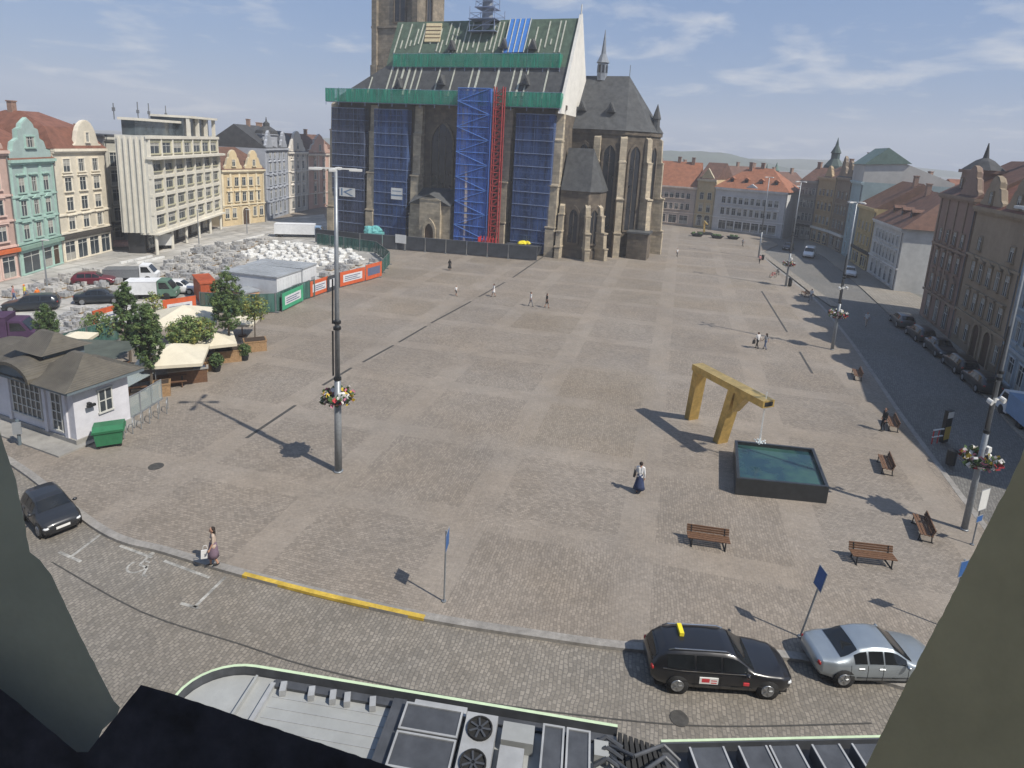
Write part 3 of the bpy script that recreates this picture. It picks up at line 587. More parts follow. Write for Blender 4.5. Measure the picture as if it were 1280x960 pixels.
wt = house('town_house', 'white three storey corner house with big brown dormered roof', E[5], E[6], hw, 13, (.52, .52, .5), [(1.6, 1.2, 2.2, 5, 'plain'), (4.5, .9, 1.6, 7, 'hood'), (6.95, .9, 1.35, 7, 'plain')], trim=(.58, .58, .57), roof=('gable', 5.0, 'tile_brown', .5, 0, 4.5), dormers=3, cornices=(3.1,), chim=1)[0]
# ---- the ornate brown house and the rest of the near row
O0, O1, O2, O3 = G(1149, 392), G(1188, 424), G(1247, 474), G(1330, 560)
ho = HT(1168, 408, 245)
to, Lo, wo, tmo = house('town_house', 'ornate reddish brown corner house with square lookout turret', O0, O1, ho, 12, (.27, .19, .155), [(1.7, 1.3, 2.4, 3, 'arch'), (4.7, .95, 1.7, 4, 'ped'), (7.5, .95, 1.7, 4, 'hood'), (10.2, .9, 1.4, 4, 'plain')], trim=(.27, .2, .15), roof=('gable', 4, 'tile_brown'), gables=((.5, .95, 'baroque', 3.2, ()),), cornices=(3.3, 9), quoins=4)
tt = HT(1168, 408, 196); c = (Lo * .3, 2.4, 0); mb = MB(); mb.box((c[0], c[1], (ho + tt - 1.6) / 2), (3, 3, tt - 1.6 - ho)); mb.box((c[0], c[1], tt - 1.5), (3.6, 3.6, .35)); mb.lathe([(2.1, tt - 1.32), (1.6, tt - .9), (.9, tt - .3), (.3, tt), (.05, tt + 1.6)], c, 8, 1)
to_t = mb.build('turret', [wo, 'roof_slate'], to)
for dx in (-.75, .75): window(to_t, c[0] + dx, tt - 3, .6, 1.3, tmo, 'plain', c[1] - 1.52)
hn = HT(1217, 448, 264)
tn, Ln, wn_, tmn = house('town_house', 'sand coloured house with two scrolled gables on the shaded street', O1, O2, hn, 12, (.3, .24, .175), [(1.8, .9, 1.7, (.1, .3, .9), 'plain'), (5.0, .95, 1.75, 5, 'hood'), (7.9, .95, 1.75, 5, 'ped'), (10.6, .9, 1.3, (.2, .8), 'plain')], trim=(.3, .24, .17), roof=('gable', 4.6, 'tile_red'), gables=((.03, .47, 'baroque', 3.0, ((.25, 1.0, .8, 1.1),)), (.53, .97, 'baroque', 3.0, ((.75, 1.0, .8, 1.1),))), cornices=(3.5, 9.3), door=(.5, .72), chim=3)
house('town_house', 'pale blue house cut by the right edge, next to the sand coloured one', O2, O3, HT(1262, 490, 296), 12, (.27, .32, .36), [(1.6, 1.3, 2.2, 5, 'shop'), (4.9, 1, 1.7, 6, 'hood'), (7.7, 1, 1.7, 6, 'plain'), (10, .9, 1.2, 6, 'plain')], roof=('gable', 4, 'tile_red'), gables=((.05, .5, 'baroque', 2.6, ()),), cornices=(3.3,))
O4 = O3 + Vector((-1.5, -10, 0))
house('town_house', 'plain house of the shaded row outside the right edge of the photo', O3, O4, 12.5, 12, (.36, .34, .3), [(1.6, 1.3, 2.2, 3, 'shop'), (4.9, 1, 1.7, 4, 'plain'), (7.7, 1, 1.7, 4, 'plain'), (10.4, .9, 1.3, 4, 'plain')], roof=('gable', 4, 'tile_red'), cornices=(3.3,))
# ---- skyline behind the right row
def far_house(x, w_, yb, y0, y1, rm, wc, label, rh, dep=10):
    a, b = G(x - w_ / 2, yb), G(x + w_ / 2, yb); h = HTP((a + b) / 2, y0); house('back_house', label, a, b, h, dep, wc, [(h - 1.8, 1, 1.3, 3, 'plain')], roof=('gable', max(.5, HTP((a + b) / 2, y1) - h), rm), chim=2)
far_house(848, 60, 268, 222, 205, 'tile_orange', (.45, .43, .4), 'far house with orange roof showing over the peach house', 3)
far_house(935, 50, 270, 222, 209, 'tile_brown', (.4, .38, .36), 'far house with brown roof showing over the long white house', 3)
far_house(985, 36, 276, 232, 216, 'tile_brown', (.42, .42, .42), 'far grey house in the gap at the street end', 3)
far_house(1140, 90, 318, 246, 222, 'tile_brown', (.4, .4, .38), 'house with long brown roof behind the white corner house', 3)
far_house(1235, 80, 340, 262, 228, 'tile_red', (.4, .33, .28), 'house with red roof and chimneys behind the sand coloured house', 3)
def spire(px, yb, w_, y_body, y_top, label, m1, m2, name='church_spire'):
    b = G(px, yb); h0 = HTP(b, y_body); h1 = HTP(b, y_top); H_ = h1 - h0
    t = thing(name, label, 'spire', (b.x, b.y, 0)); mb = MB(); mb.bx(-w_ / 2, w_ / 2, -w_ / 2, w_ / 2, 0, h0); mb.build('tower', m1, t)
    mb = MB(); mb.lathe([(w_ * .62, h0), (w_ * .55, h0 + H_ * .12), (w_ * .3, h0 + H_ * .3), (w_ * .24, h0 + H_ * .34), (w_ * .24, h0 + H_ * .5), (w_ * .3, h0 + H_ * .52), (w_ * .1, h0 + H_ * .75), (.04, h0 + H_)], (0, 0, 0), 8); mb.build('roof', m2, t)
mat('stone_far', (.3, .27, .22), .85, .2, 1); mat('copper_dark', (.05, .075, .07), .6, .2, 2)
spire(1029, 292, 4.2, 212, 172, 'dark onion spire above the shaded row of houses', 'stone_far', 'copper_dark')
spire(962, 272, 4, 224, 203, 'small dome with lantern on the skyline over the white house', 'stone_far', 'roof_green')
spire(950, 272, 2, 222, 205, 'small pointed turret left of the domed one on the skyline', 'stone_far', 'copper_dark')
# ================================================================== CATHEDRAL
def stonemat(name, c, var=.3, stain=.4):
    m = mat(name, c, .9, var, .9, bump=.25, stain=stain); N = m.node_tree.nodes; L = m.node_tree.links; b = N['Principled BSDF']
    src = b.inputs['Base Color'].links[0].from_socket; tc = N.new('ShaderNodeTexCoord'); sx = N.new('ShaderNodeSeparateXYZ'); L.new(tc.outputs['Object'], sx.inputs[0])
    u = mth(N, L, 'ADD', sx.outputs[0], sx.outputs[1]); bk = brick(N, L, comb(N, L, u, sx.outputs[2]), .95, .42, (.82, .82, .82), (1.2, 1.17, 1.1), (.75, .75, .75), .04)
    L.new(mixc(N, L, 1.0, src, bk.outputs['Color'], 'MULTIPLY'), b.inputs['Base Color']); return m
stonemat('stone_dark', (.135, .113, .09)); stonemat('stone_light', (.42, .365, .28), .25, .35); stonemat('stone_tower', (.25, .215, .17), .3, .45)
roofmat('slate_dark', (.075, .078, .08), 5, .35); roofmat('slate_green', (.085, .125, .09), 5, .35)
glassmat('church_glass', (.02, .022, .027), .25)
mat('plaster_white', (.66, .64, .59), .85, .08, 1, stain=.12); mat('batten_pale', (.42, .43, .36), .8, .25, 3); mat('board_tan', (.5, .42, .26), .8, .2, 4)
mat('tarp_blue', (.06, .2, .55), .5, .15, 2); mat('lead_grey', (.2, .22, .25), .5, .2, 2)
net('net_green', (.04, .3, .2), .58); net('net_blue', (.07, .12, .27), .42); net('net_blue_bright', (.08, .17, .52), .42); net('net_navy', (.085, .105, .17), .44)
mat('scaffold_tube', (.25, .3, .42), .5, .2, 3, metal=.3); mat('scaffold_blue', (.12, .25, .6), .5, .2, 3); mat('red_paint', (.42, .03, .03), .5, .2, 3); mat('dark_red', (.3, .04, .04), .6, .3, 2)
KO = G(690, 322); K = Frame(KO, ang(G(415, 290), KO))
X0 = K.hit(413, 290, 0)[0]; HE = K.hit(650, 128, 1.2)[1]; HR = K.hit(713, 23, 8.5)[1]
def pointed(x, w, z0, zs, n=6):
    """pointed arch outline: sill z0, springing zs"""
    r = w; L_ = [(x - w / 2, z0), (x + w / 2, z0)]
    for i in range(n + 1): t = R(60) * i / n; L_.append((x - w / 2 + r * math.cos(t), zs + r * math.sin(t)))
    for i in range(1, n + 1): t = R(60) * (1 - i / n); L_.append((x + w / 2 - r * math.cos(t), zs + r * math.sin(t)))
    return L_
def arch_window(par, x, y, w, z0, zs, T=None, name='window', lights=3):
    """stone surround ring with dark leaded glass and mullions; T places it on a slanted wall"""
    o = pointed(x, w + .7, z0 - .3, zs); i_ = pointed(x, w, z0, zs); f = MB(); n = len(o)
    vs = [(p[0], y - .22, p[1]) for p in o] + [(p[0], y - .22, p[1]) for p in i_] + [(p[0], y + .05, p[1]) for p in o] + [(p[0], y + .05, p[1]) for p in i_]
    fs = []
    for k in range(n):
        j = (k + 1) % n; fs += [(k, j, n + j, n + k), (n + k, n + j, 3 * n + j, 3 * n + k), (j, k, 2 * n + k, 2 * n + j)]
    f.add(vs, fs, 0, T)
    for q in range(1, lights):
        xx = x - w / 2 + w * q / lights; f.bx(xx - .05, xx + .05, y - .12, y + .02, z0, zs + w * (.8 if abs(q / lights - .5) < .2 else .45), 0, T)
    fo = f.build(name, 'stone_dark', par); g = MB(); g.slabx(i_, y - .06, y + .04, 0, T); g.build('pane', 'church_glass', fo); return fo
C = thing('cathedral', 'Gothic cathedral with steep dark roof, buttressed nave, choir and tower', 'cathedral', (KO.x, KO.y, 0), K.a)
WY = 2.4
mb = MB(); mb.bx(X0 + .4, -.02, WY, 16, -.1, HE); mb.bx(X0 + .3, .1, WY - .25, 16.1, -.1, 1.6); mb.bx(X0 + .2, .15, WY - .35, WY + .3, HE - .9, HE - .2); mb.build('nave_wall', 'stone_dark', C)
def buttress(par, x, y0, y1, h, w=1.5, T=None, m='stone_light'):
    d = y1 - y0; mb = MB()
    prof = [(y0, -.1), (y1 + .1, -.1), (y1 + .1, h), (y1 - d * .28, h - .5), (y1 - d * .36, h * .8), (y1 - d * .5, h * .775), (y1 - d * .55, h * .5), (y0 + d * .2, h * .475), (y0 + d * .14, h * .2), (y0, h * .185)]
    mb.slaby(prof, x - w / 2, x + w / 2, 0, T)
    for f_, yy in ((.48, y0 + d * .12), (.2, y0 - .05), (.78, y1 - d * .52)): mb.bx(x - w / 2 - .12, x + w / 2 + .12, yy, y1 + .05, h * f_, h * f_ + .22, 0, T)
    return mb.build('buttress', m, par)
BX = [K.hit(px, 300, 0)[0] for px in (413, 461, 515, 570, 624)] + [-.75]
for x in BX: buttress(C, x, 0, WY, HE - .6)
for a, b in zip(BX[:-1], BX[1:]):
    x = (a + b) / 2; z0 = K.hit(547, 243, WY)[1]; arch_window(C, x, WY, 4.0, z0 if a == BX[2] else 7, HE - 7.2)
# porch
px0, px1 = K.hit(514, 300, -1)[0], K.hit(563, 300, -1)[0]; ph = K.hit(540, 252, -1.5)[1]; xm = K.hit(538, 300, -1.5)[0]
mb = MB(); mb.bx(px0, px1, -1.4, WY, -.1, ph - .6); mb.bx(xm - 2.0, xm + 2.0, -2.0, -1.4, -.1, ph + .3); mb.slabx([(xm - 2.1, ph + .3), (xm + 2.1, ph + .3), (xm, ph + 1.3)], -2.1, -1.4)
po = mb.build('porch', 'stone_light', C)
mb = MB(); mb.add([(px0 - .2, -1.7, ph - .6), (px1 + .2, -1.7, ph - .6), (px1 + .2, WY - .02, ph + 1.9), (px0 - .2, WY - .02, ph + 1.9), (xm, -2.3, ph + 1.35), (xm, WY - .02, ph + 2.2)], [(0, 1, 4), (0, 4, 5, 3), (4, 1, 2, 5), (0, 3, 2, 1), (3, 5, 2)]); mb.build('roof', 'slate_dark', po)
mb = MB(); mb.slabx(pointed(xm, 1.7, 0, 2.4), -2.06, -1.95); mb.build('door', 'door_wood', po)
mb = MB(); o = pointed(xm, 2.5, 0, 2.6); i_ = pointed(xm, 1.7, 0, 2.4); n = len(o); vs = [(p[0], -2.25, p[1]) for p in o] + [(p[0], -2.25, p[1]) for p in i_] + [(p[0], -1.95, p[1]) for p in o] + [(p[0], -1.95, p[1]) for p in i_]
fs = []
for k in range(1, n):
    j = (k + 1) % n; fs += [(k, j, n + j, n + k), (n + k, n + j, 3 * n + j, 3 * n + k), (j, k, 2 * n + k, 2 * n + j)]
mb.add(vs, fs); mb.build('portal_arch', 'stone_light', po)
# nave roof: steep; lower half bare slate with ladders, upper half stripped under green netting
EY, RY = 1.0, 8.5
xr0 = K.hit(497, 28, RY)[0]
def roofpt(px, py, off=0.0):
    d = ray(px, py); nl = Vector((0, -(HR - HE), RY - EY)).normalized(); nw = K.x * nl.x + K.y * nl.y + Vector((0, 0, nl.z)); P0 = K.w(0, EY, HE)
    t = (P0 - EYE).dot(nw) / d.dot(nw); P = EYE + d * t; x, y = K.loc(P); return (x, (y - EY) / (RY - EY))
def rp(x, t, off=0.0):
    nl = Vector((0, -(HR - HE), RY - EY)).normalized() * off; return (x, EY + (RY - EY) * t + nl.y, HE + (HR - HE) * t + nl.z)
tm_ = roofpt(600, 83)[1]
mb = MB(); x_l = X0 + .3; x_r = -.5; x_m = roofpt(486, 72)[0]; x_t = roofpt(497, 29)[0]
mb.add([rp(x_l, -.03), rp(x_r, -.03), rp(x_r, tm_), rp(x_m, tm_)], [(0, 1, 2, 3)], 0)
mb.add([rp(x_m, tm_), rp(x_r, tm_), rp(x_r, 1), rp(x_t, 1)], [(0, 1, 2, 3)], 1)
bk = lambda x, t: (x, 2 * RY - EY - (RY - EY) * t, HE + (HR - HE) * t)
mb.add([rp(x_t, 1), rp(x_r, 1), bk(x_r, 0), bk(x_l, 0), bk(x_m, tm_)], [(0, 1, 2, 3, 4)], 0)
mb.add([rp(x_l, -.03), rp(x_m, tm_), rp(x_t, 1), bk(x_m, tm_), bk(x_l, 0)], [(0, 4, 3, 1), (1, 3, 2)], 0)
RF = mb.build('nave_roof', ['slate_dark', 'slate_green'], C)
mb = MB(); mb.slaby([(EY - 1.2, HE - 1.6), (EY - .35, HE + .4), (RY, HR + .7), (2 * RY - EY + .6, HE - .4), (2 * RY - EY + .6, HE - 1.6)], -.52, .0); mb.tube((-.25, RY, HR + .6), (-.25, RY, HR + 2.1), .12); mb.build('east_gable', 'plaster_white', C)
pass
rg = random.Random(5); mb = MB(); x_t0 = x_t
def batten(x, t0, t1, wd=.16, sl=0.0):
    a0, a1, b0, b1 = rp(x - wd, t0, .12), rp(x + wd, t0, .12), rp(x + sl - wd, t1, .12), rp(x + sl + wd, t1, .12); c = [rp(x - wd, t0, .01), rp(x + wd, t0, .01), rp(x + sl + wd, t1, .01), rp(x + sl - wd, t1, .01)]
    mb.add([a0, a1, b1, b0] + c, [(0, 1, 2, 3), (4, 5, 1, 0), (1, 5, 6, 2), (3, 7, 4, 0)])
x = x_m + .8
tu = roofpt(600, 64)[1]
while x < x_r - .6:
    t1 = rg.choice([.97, .97, .97, .9, .75]) if rg.random() < .9 else .5
    if t1 > tu + .05: batten(x, tu - .02 + (rg.uniform(0, .12) if rg.random() < .4 else 0), t1, .1)
    x += rg.uniform(.7, 1.05)
x = x_l + 3.5
while x < x_r - .8:
    tq = tm_ if x > x_m else tm_ * max(.12, (x - x_l) / (x_m - x_l) - .12); batten(x, rg.uniform(.04, .08), tq, rg.choice([.1, .12, .17])); x += rg.choice([2.2, 3.4, 1.2, 3.6, 2.8])
mb.build('roof_batten', 'batten_pale', RF)
def patch(quad, m, name, label=None):
    q = [roofpt(*p) for p in quad]; mb = MB(); mb.add([rp(a, b, .24) for a, b in q] + [rp(a, b, .02) for a, b in q], [(0, 1, 2, 3), (4, 5, 1, 0), (5, 6, 2, 1), (6, 7, 3, 2), (7, 4, 0, 3)]); return mb, q
mb, q = patch([(629, 67), (655, 66), (665, 24), (639, 25)], 'tarp_blue', 'tarp')
for k in range(5):
    t = k / 4; a = rp(q[0][0] + (q[1][0] - q[0][0]) * t, q[0][1], .3); b = rp(q[3][0] + (q[2][0] - q[3][0]) * t, q[3][1], .3); mb.tube(a, b, .09, mi=1)
tag(mb.build('tarpaulin', ['tarp_blue', 'batten_pale'], None), 'bright blue tarpaulin strip covering part of the upper cathedral roof', 'tarpaulin')
bpy.data.objects['tarpaulin'].matrix_world = Matrix.Translation(K.O) @ Matrix.Rotation(K.a, 4, 'Z')
mb, q = patch([(531, 53), (550, 53), (553, 30), (534, 30)], 'board_tan', 'boards')
for k in range(1, 5): t = k / 5; mb.tube(rp(q[0][0] + (q[3][0] - q[0][0]) * t, q[0][1] + (q[3][1] - q[0][1]) * t, .26), rp(q[1][0] + (q[2][0] - q[1][0]) * t, q[1][1] + (q[2][1] - q[1][1]) * t, .26), .07, mi=1)
mb.build('roof_boarding', ['board_tan', 'wood'], RF)
for px, py in ((566, 61), (631, 59), (667, 60), (500, 108), (553, 104), (658, 104)):
    x, t = roofpt(px, py); p = rp(x, t); d = MB(); d.slabx([(x - .75, p[2] - .3), (x + .75, p[2] - .3), (x, p[2] + 1.4)], p[1] - .9, p[1] + 1.6); d.slabx([(x - .35, p[2] - .1), (x + .35, p[2] - .1), (x, p[2] + .7)], p[1] - .95, p[1] - .88, 1); d.build('dormer', ['slate_dark', 'church_glass'], RF)
# green debris netting on the roof scaffolds
def netband(y, pxs, z0, z1, label, xa, xb, depth=1.4):
    t = thing('debris_net', label, 'net', (K.O.x, K.O.y, 0), K.a); mb = MB(); mb.bx(xa, xb, y, y + .03, z0, z1); mb.bx(xa, xa + .03, y + .04, y + depth, z0, z1); mb.bx(xb - .03, xb, y + .04, y + depth, z0, z1); mb.build('net', 'net_green', t)
    f = MB(); n = int((xb - xa) / 2.6)
    for i in range(n + 1): xx = xa + .05 + (xb - xa - .1) * i / n; f.tube((xx, y + .12, z0 - .6), (xx, y + .12, z1 + .15), .05)
    for z in (z0 + .1, (z0 + z1) / 2, z1): f.tube((xa, y + .1, z), (xb, y + .1, z), .04)
    f.bx(xa, xb, y + .2, y + depth, z0 - .06, z0); f.build('scaffold_frame', 'scaffold_tube', t)
z0, z1 = K.hit(600, 132, -.4)[1], K.hit(600, 114, -.4)[1]
netband(-.5, None, z0, z1, 'long green debris net along the cathedral eaves', X0 - .4, -.15)
p_ = rp(0, tm_); yb = p_[1] - .6; a_ = K.hit(491, 78, yb)[0]; b_ = K.hit(700, 75, yb)[0]
netband(yb, None, K.hit(600, 84, yb)[1], K.hit(600, 67, yb)[1], 'shorter green debris net halfway up the cathedral roof', a_, b_)
# ridge turret wrapped in scaffolding
xs = K.hit(609, 30, RY)[0]; t = thing('scaffold_tower', 'tube scaffold round the ridge turret on the cathedral roof', 'scaffolding', K.w(xs, RY, 0), K.a); f = MB(); zb = HR - 2.2
for lv in range(8):
    z = zb + lv * 2.0; s_ = 2.3 if lv < 2 else 1.55
    for sx_ in (-1, 1):
        for sy_ in (-1, 1): f.tube((sx_ * s_, sy_ * s_, z), (sx_ * s_, sy_ * s_, z + 2.1), .07)
        f.tube((sx_ * s_, -s_, z + 1), (sx_ * s_, s_, z + 1), .05); f.tube((-s_, sx_ * s_, z + 1), (s_, sx_ * s_, z + 1), .05)
    f.bx(-s_ - .2, s_ + .2, -s_ - .2, s_ + .2, z, z + .12); f.tube((-s_, -s_, z), (s_, -s_, z + 2), .05)
f.build('scaffold_frame', 'scaffold_tube', t); g = MB(); g.lathe([(1.0, zb), (1.0, zb + 12), (1.3, zb + 12.1), (.2, zb + 20)], (0, 0, 0), 8); g.build('turret', 'lead_grey', C, loc=(xs, RY, 0))
# ---- choir with polygonal apse
HC_ = K.hit(765, 163, 7.5)[1]; HCR = K.hit(760, 95, 14.5)[1]; xe = K.hit(787, 96, 14.5)[0]
ap = [(0, 7.5), (4.4, 7.5), (8.6, 8.2), (12.2, 11.2), (13.6, 15.5), (12.2, 19.8), (8.6, 22), (0, 22)]
mb = MB(); mb.prism([(-.3, 7.5)] + ap[1:-1] + [(-.3, 22)], -.1, HC_); big = [(p[0] * 1.02, 14.7 + (p[1] - 14.7) * 1.03) for p in ap]; mb.prism(big, HC_ - .6, HC_ + .05); mb.prism(big, -.1, 1.5); mb.build('choir_wall', 'stone_dark', C)
mb = MB(); ev = [(p[0] * 1.03, 14.7 + (p[1] - 14.7) * 1.06, HC_ + .06) for p in ap]; n = len(ev)
mb.add(ev + [(-.2, 14.5, HCR), (xe, 14.5, HCR)], [(0, 1, n + 1, n), (1, 2, n + 1), (2, 3, n + 1), (3, 4, n + 1), (4, 5, n + 1), (5, 6, n + 1), (6, 7, n, n + 1), tuple(range(n))[::-1], (7, 0, n)]); CR = mb.build('choir_roof', 'slate_dark', C)
for px, py in ((728, 136), (764, 138)):
    x, z = K.hit(px, py, 9.5); d = MB(); d.slabx([(x - .8, z - .3), (x + .8, z - .3), (x, z + 1.3)], 8.6, 11.6); d.slabx([(x - .4, z - .1), (x + .4, z - .1), (x, z + .7)], 8.55, 8.62, 1); d.build('dormer', ['slate_dark', 'church_glass'], CR)
x, z = K.hit(811, 150, 14.5); mb = MB(); mb.lathe([(.7, HC_ + .2), (.6, z), (.75, z + .2), (.05, z + 2.6)], (ap[4][0] - .8, ap[4][1] - 1.6, 0), 6); mb.build('roof_turret', 'slate_dark', CR)
fx, fz = K.hit(757, 37, 14.5); mb = MB(); b0 = HCR - .3; H_ = fz - b0; mb.lathe([(.9, b0 - .5), (.9, b0 + H_ * .3), (1.15, b0 + H_ * .31), (.95, b0 + H_ * .36), (.45, b0 + H_ * .5), (.03, b0 + H_)], (fx, 14.5, 0), 8)
for i in range(8): a_ = R(45 * i + 22.5); mb.box((fx + .88 * math.cos(a_), 14.5 + .88 * math.sin(a_), b0 + H_ * .18), (.06, .36, H_ * .16), 1, a_)
mb.build('fleche', ['lead_grey', 'church_glass'], C)
mb = MB(); mb.tube((xe, 14.5, HCR - .1), (xe, 14.5, HCR + 1.8), .07); mb.build('finial', 'lead_grey', C)
ctr = Vector((6, 14.7, 0))
def radial(par, p, q, h, w=1.1, m='stone_light'):
    """buttress at wall point p pointing along q"""
    q = Vector((q[0], q[1], 0)).normalized(); a = math.atan2(-q.x, -q.y) ; T = Matrix.Translation((p[0], p[1], 0)) @ Matrix.Rotation(math.atan2(q.y, q.x) + math.pi / 2, 4, 'Z')
    return buttress(par, 0, -2.0, .2, h, w, T, m)
for p, q in (((4.4, 7.5), (0, -1)), ((8.6, 8.2), (.35, -1)), ((12.2, 11.2), (.85, -.6)), ((13.6, 15.5), (1, -.05)), ((12.2, 19.8), (.85, .6)), ((8.6, 22), (.3, 1))): radial(C, p, q, HC_ - .7)
for (a, b) in ((ap[1], ap[2]), (ap[2], ap[3]), (ap[3], ap[4]), (ap[0], ap[1])):
    mdl = ((a[0] + b[0]) / 2, (a[1] + b[1]) / 2, 0); T = Matrix.Translation(mdl) @ Matrix.Rotation(ang(a, b), 4, 'Z'); arch_window(C, 0, 0, 1.9, 4.5 if a != ap[0] else 13.5, HC_ - 4, T, lights=2)
# chapel in the corner between nave and choir
hc_ = K.hit(720, 239, 1.4)[1]; zr = K.hit(742, 186, 4.5)[1]; xq = K.hit(743, 186, 4.5)[0]
cp = [(0.3, 1.6), (5.0, 1.6), (6.6, 3.2), (6.6, 7.4), (0.3, 7.4)]
mb = MB(); mb.prism(cp, -.1, hc_); mb.prism([(x * 1.02, 4.5 + (y - 4.5) * 1.05) for x, y in cp], -.1, 1.4); ch = mb.build('chapel', 'stone_dark', C)
ev = [(x if x < 1 else x + .25, 4.5 + (y - 4.5) * 1.08, hc_ + .02) for x, y in cp]; mb = MB(); mb.add(ev + [(.3, 4.5, zr), (xq, 4.5, zr)], [(0, 1, 6, 5), (1, 2, 6), (2, 3, 6), (3, 4, 5, 6), (4, 0, 5), (4, 3, 2, 1, 0)]); mb.build('roof', 'slate_dark', ch)
for p, q in (((.8, 1.6), (0, -1)), ((5.0, 1.6), (.5, -1)), ((6.6, 3.2), (1, -.5))): radial(ch, p, q, hc_ * .82, .8)
for a, b in ((cp[0], cp[1]), (cp[1], cp[2])):
    T = Matrix.Translation(((a[0] + b[0]) / 2, (a[1] + b[1]) / 2, 0)) @ Matrix.Rotation(ang(a, b), 4, 'Z'); arch_window(ch, .1, 0, 1.5, 2.6, hc_ * .62, T, lights=2)
# low annex at the foot of the apse
mb = MB(); mb.bx(10.8, 14.2, 7.2, 11, -.1, K.hit(800, 292, 8)[1]); mb.bx(10.6, 14.4, 7.0, 11, K.hit(800, 292, 8)[1], K.hit(800, 292, 8)[1] + .3, 1); mb.build('annex', ['stone_dark', 'slate_dark'], C)
# ---- west tower (goes on above the frame)
TY = 14.0; tx1 = K.hit(521, 60, TY)[0]; tx0 = K.hit(469, 60, TY)[0]; tw_ = tx1 - tx0
mb = MB(); z1 = K.hit(495, 32, TY)[1]; z2 = K.hit(495, 82, TY)[1]
mb.bx(tx0 - .8, tx1 + .6, TY - .5, TY + 11.6, -.1, z2); mb.bx(tx0 - .3, tx1 + .25, TY - .2, TY + 11.3, z2 + .001, z1); mb.bx(tx0, tx1, TY, TY + 11, z1 + .001, 58); mb.bx(tx0 - .7, tx1 + .5, TY - .45, TY + 11.5, z1 - .45, z1 - .1)
tw = mb.build('tower', 'stone_tower', C)
mb = MB(); m_ = ((tx0 + tx1) / 2, TY + 5.5, 0); mb.lathe([(tw_ * .74, 58), (tw_ * .1, 88), (.1, 102)], m_, 8); mb.build('spire', 'slate_dark', tw)
wx, wz = K.hit(500, 27, TY); arch_window(tw, wx, TY, 2.3, wz, wz + 4.2, lights=2)
T = Matrix.Translation((tx1, TY + 5.5, 0)) @ Matrix.Rotation(R(90), 4, 'Z'); arch_window(tw, -1, 0, 2.0, wz, wz + 4.2, T, lights=2)
for px in (470, 520):
    x = K.hit(px, 60, TY)[0]; mb = MB(); mb.bx(x - .55, x + .55, TY - .75, TY, z1 * .5, 57); mb.build('buttress', 'stone_tower', tw)
# ---- facade scaffolds under nets
def scaffold(pa, pb, y0, y1, zt, label, netm, tubem, brace=False):
    xa = K.hit(pa, 290, y0)[0]; xb = K.hit(pb, 290, y0)[0]; t = thing('netted_scaffold', label, 'scaffolding', K.w((xa + xb) / 2, y0, 0), K.a); h = (xb - xa) / 2; f = MB(); d = y1 - y0
    n = max(2, int((xb - xa) / 2.2))
    for i in range(n + 1):
        x = -h + .08 + (2 * h - .16) * i / n
        for y in (.15, d - .15): f.tube((x, y, 0), (x, y, zt), .05)
    lv = int(zt / 2)
    for k in range(1, lv + 1):
        z = zt * k / lv
        f.tube((-h, -.06, z), (h, -.06, z), .05)
        if brace: f.tube((-h * (1 if k % 2 else -1), -.07, z - zt / lv), (h * (1 if k % 2 else -1), -.07, z), .05)
        for y in (.15, d - .15): f.tube((-h, y, z), (h, y, z), .045); f.tube((-h, y, z - 1), (h, y, z - 1), .03)
        f.bx(-h, h, .2, d - .2, z - .06, z)
        if brace: s_ = 1 if k % 2 else -1; f.tube((-h * s_, .1, z - zt / lv), (h * s_, .1, z), .045)
    f.build('scaffold_frame', tubem, t); g = MB(); g.bx(-h, h, -.02, .0, .4, zt); g.bx(-h, -h + .02, .01, d, .4, zt); g.bx(h - .02, h, .01, d, .4, zt); g.build('net', netm, t); return t, h, xa
zt = HE - 1.8
scaffold(416, 455, .4, 1.9, zt, 'dark blue netted scaffold on the westernmost nave bay', 'net_navy', 'scaffold_tube')
s1 = scaffold(467, 507, .3, 1.9, zt, 'blue netted scaffold between the second and third nave buttress', 'net_blue', 'scaffold_tube')
scaffold(567, 606, -1.6, .1, K.hit(585, 110, -1.6)[1], 'bright blue braced scaffold tower next to the red hoist', 'net_blue_bright', 'scaffold_blue', True)
scaffold(638, 684, .3, 1.9, zt, 'blue netted scaffold on the bay nearest the choir', 'net_blue', 'scaffold_tube')
# red hoist
hx = K.hit(615, 300, -1.8)[0]; hz_ = K.hit(615, 108, -1.8)[1]; t = thing('builders_hoist', 'red lattice hoist mast with cage beside the bright blue scaffold', 'hoist', K.w(hx, -1.8, 0), K.a); f = MB()
for sx_ in (-.75, .75):
    for sy_ in (0, .9): f.tube((sx_, sy_, 0), (sx_, sy_, hz_), .13)
for k in range(int(hz_ / 1.1)):
    z = k * 1.1
    for sy_ in (0, .9): f.tube((-.75, sy_, z), (.75, sy_, z + 1.1), .08); f.tube((-.75, sy_, z), (.75, sy_, z), .07)
f.build('mast', 'dark_red', t); f = MB(); f.bx(-1.9, .9, -1.5, -.2, .3, .5); f.bx(-1.9, .9, -1.5, -1.45, .5, 1.5); f.bx(-1.9, -1.85, -1.44, -.2, .5, 2.6)
for i in range(6): x = -1.9 + .56 * i; f.tube((x, -1.45, .5), (x, -.3, 2.7), .06); f.tube((x, -1.47, .5), (x, -1.47, 2.7), .05)
f.build('cage', 'red_paint', t)
t = thing('roof_hoist', 'dark red hoist head on the cathedral eaves above the mast', 'hoist', K.w(hx, -1.8, 0), K.a) if False else None
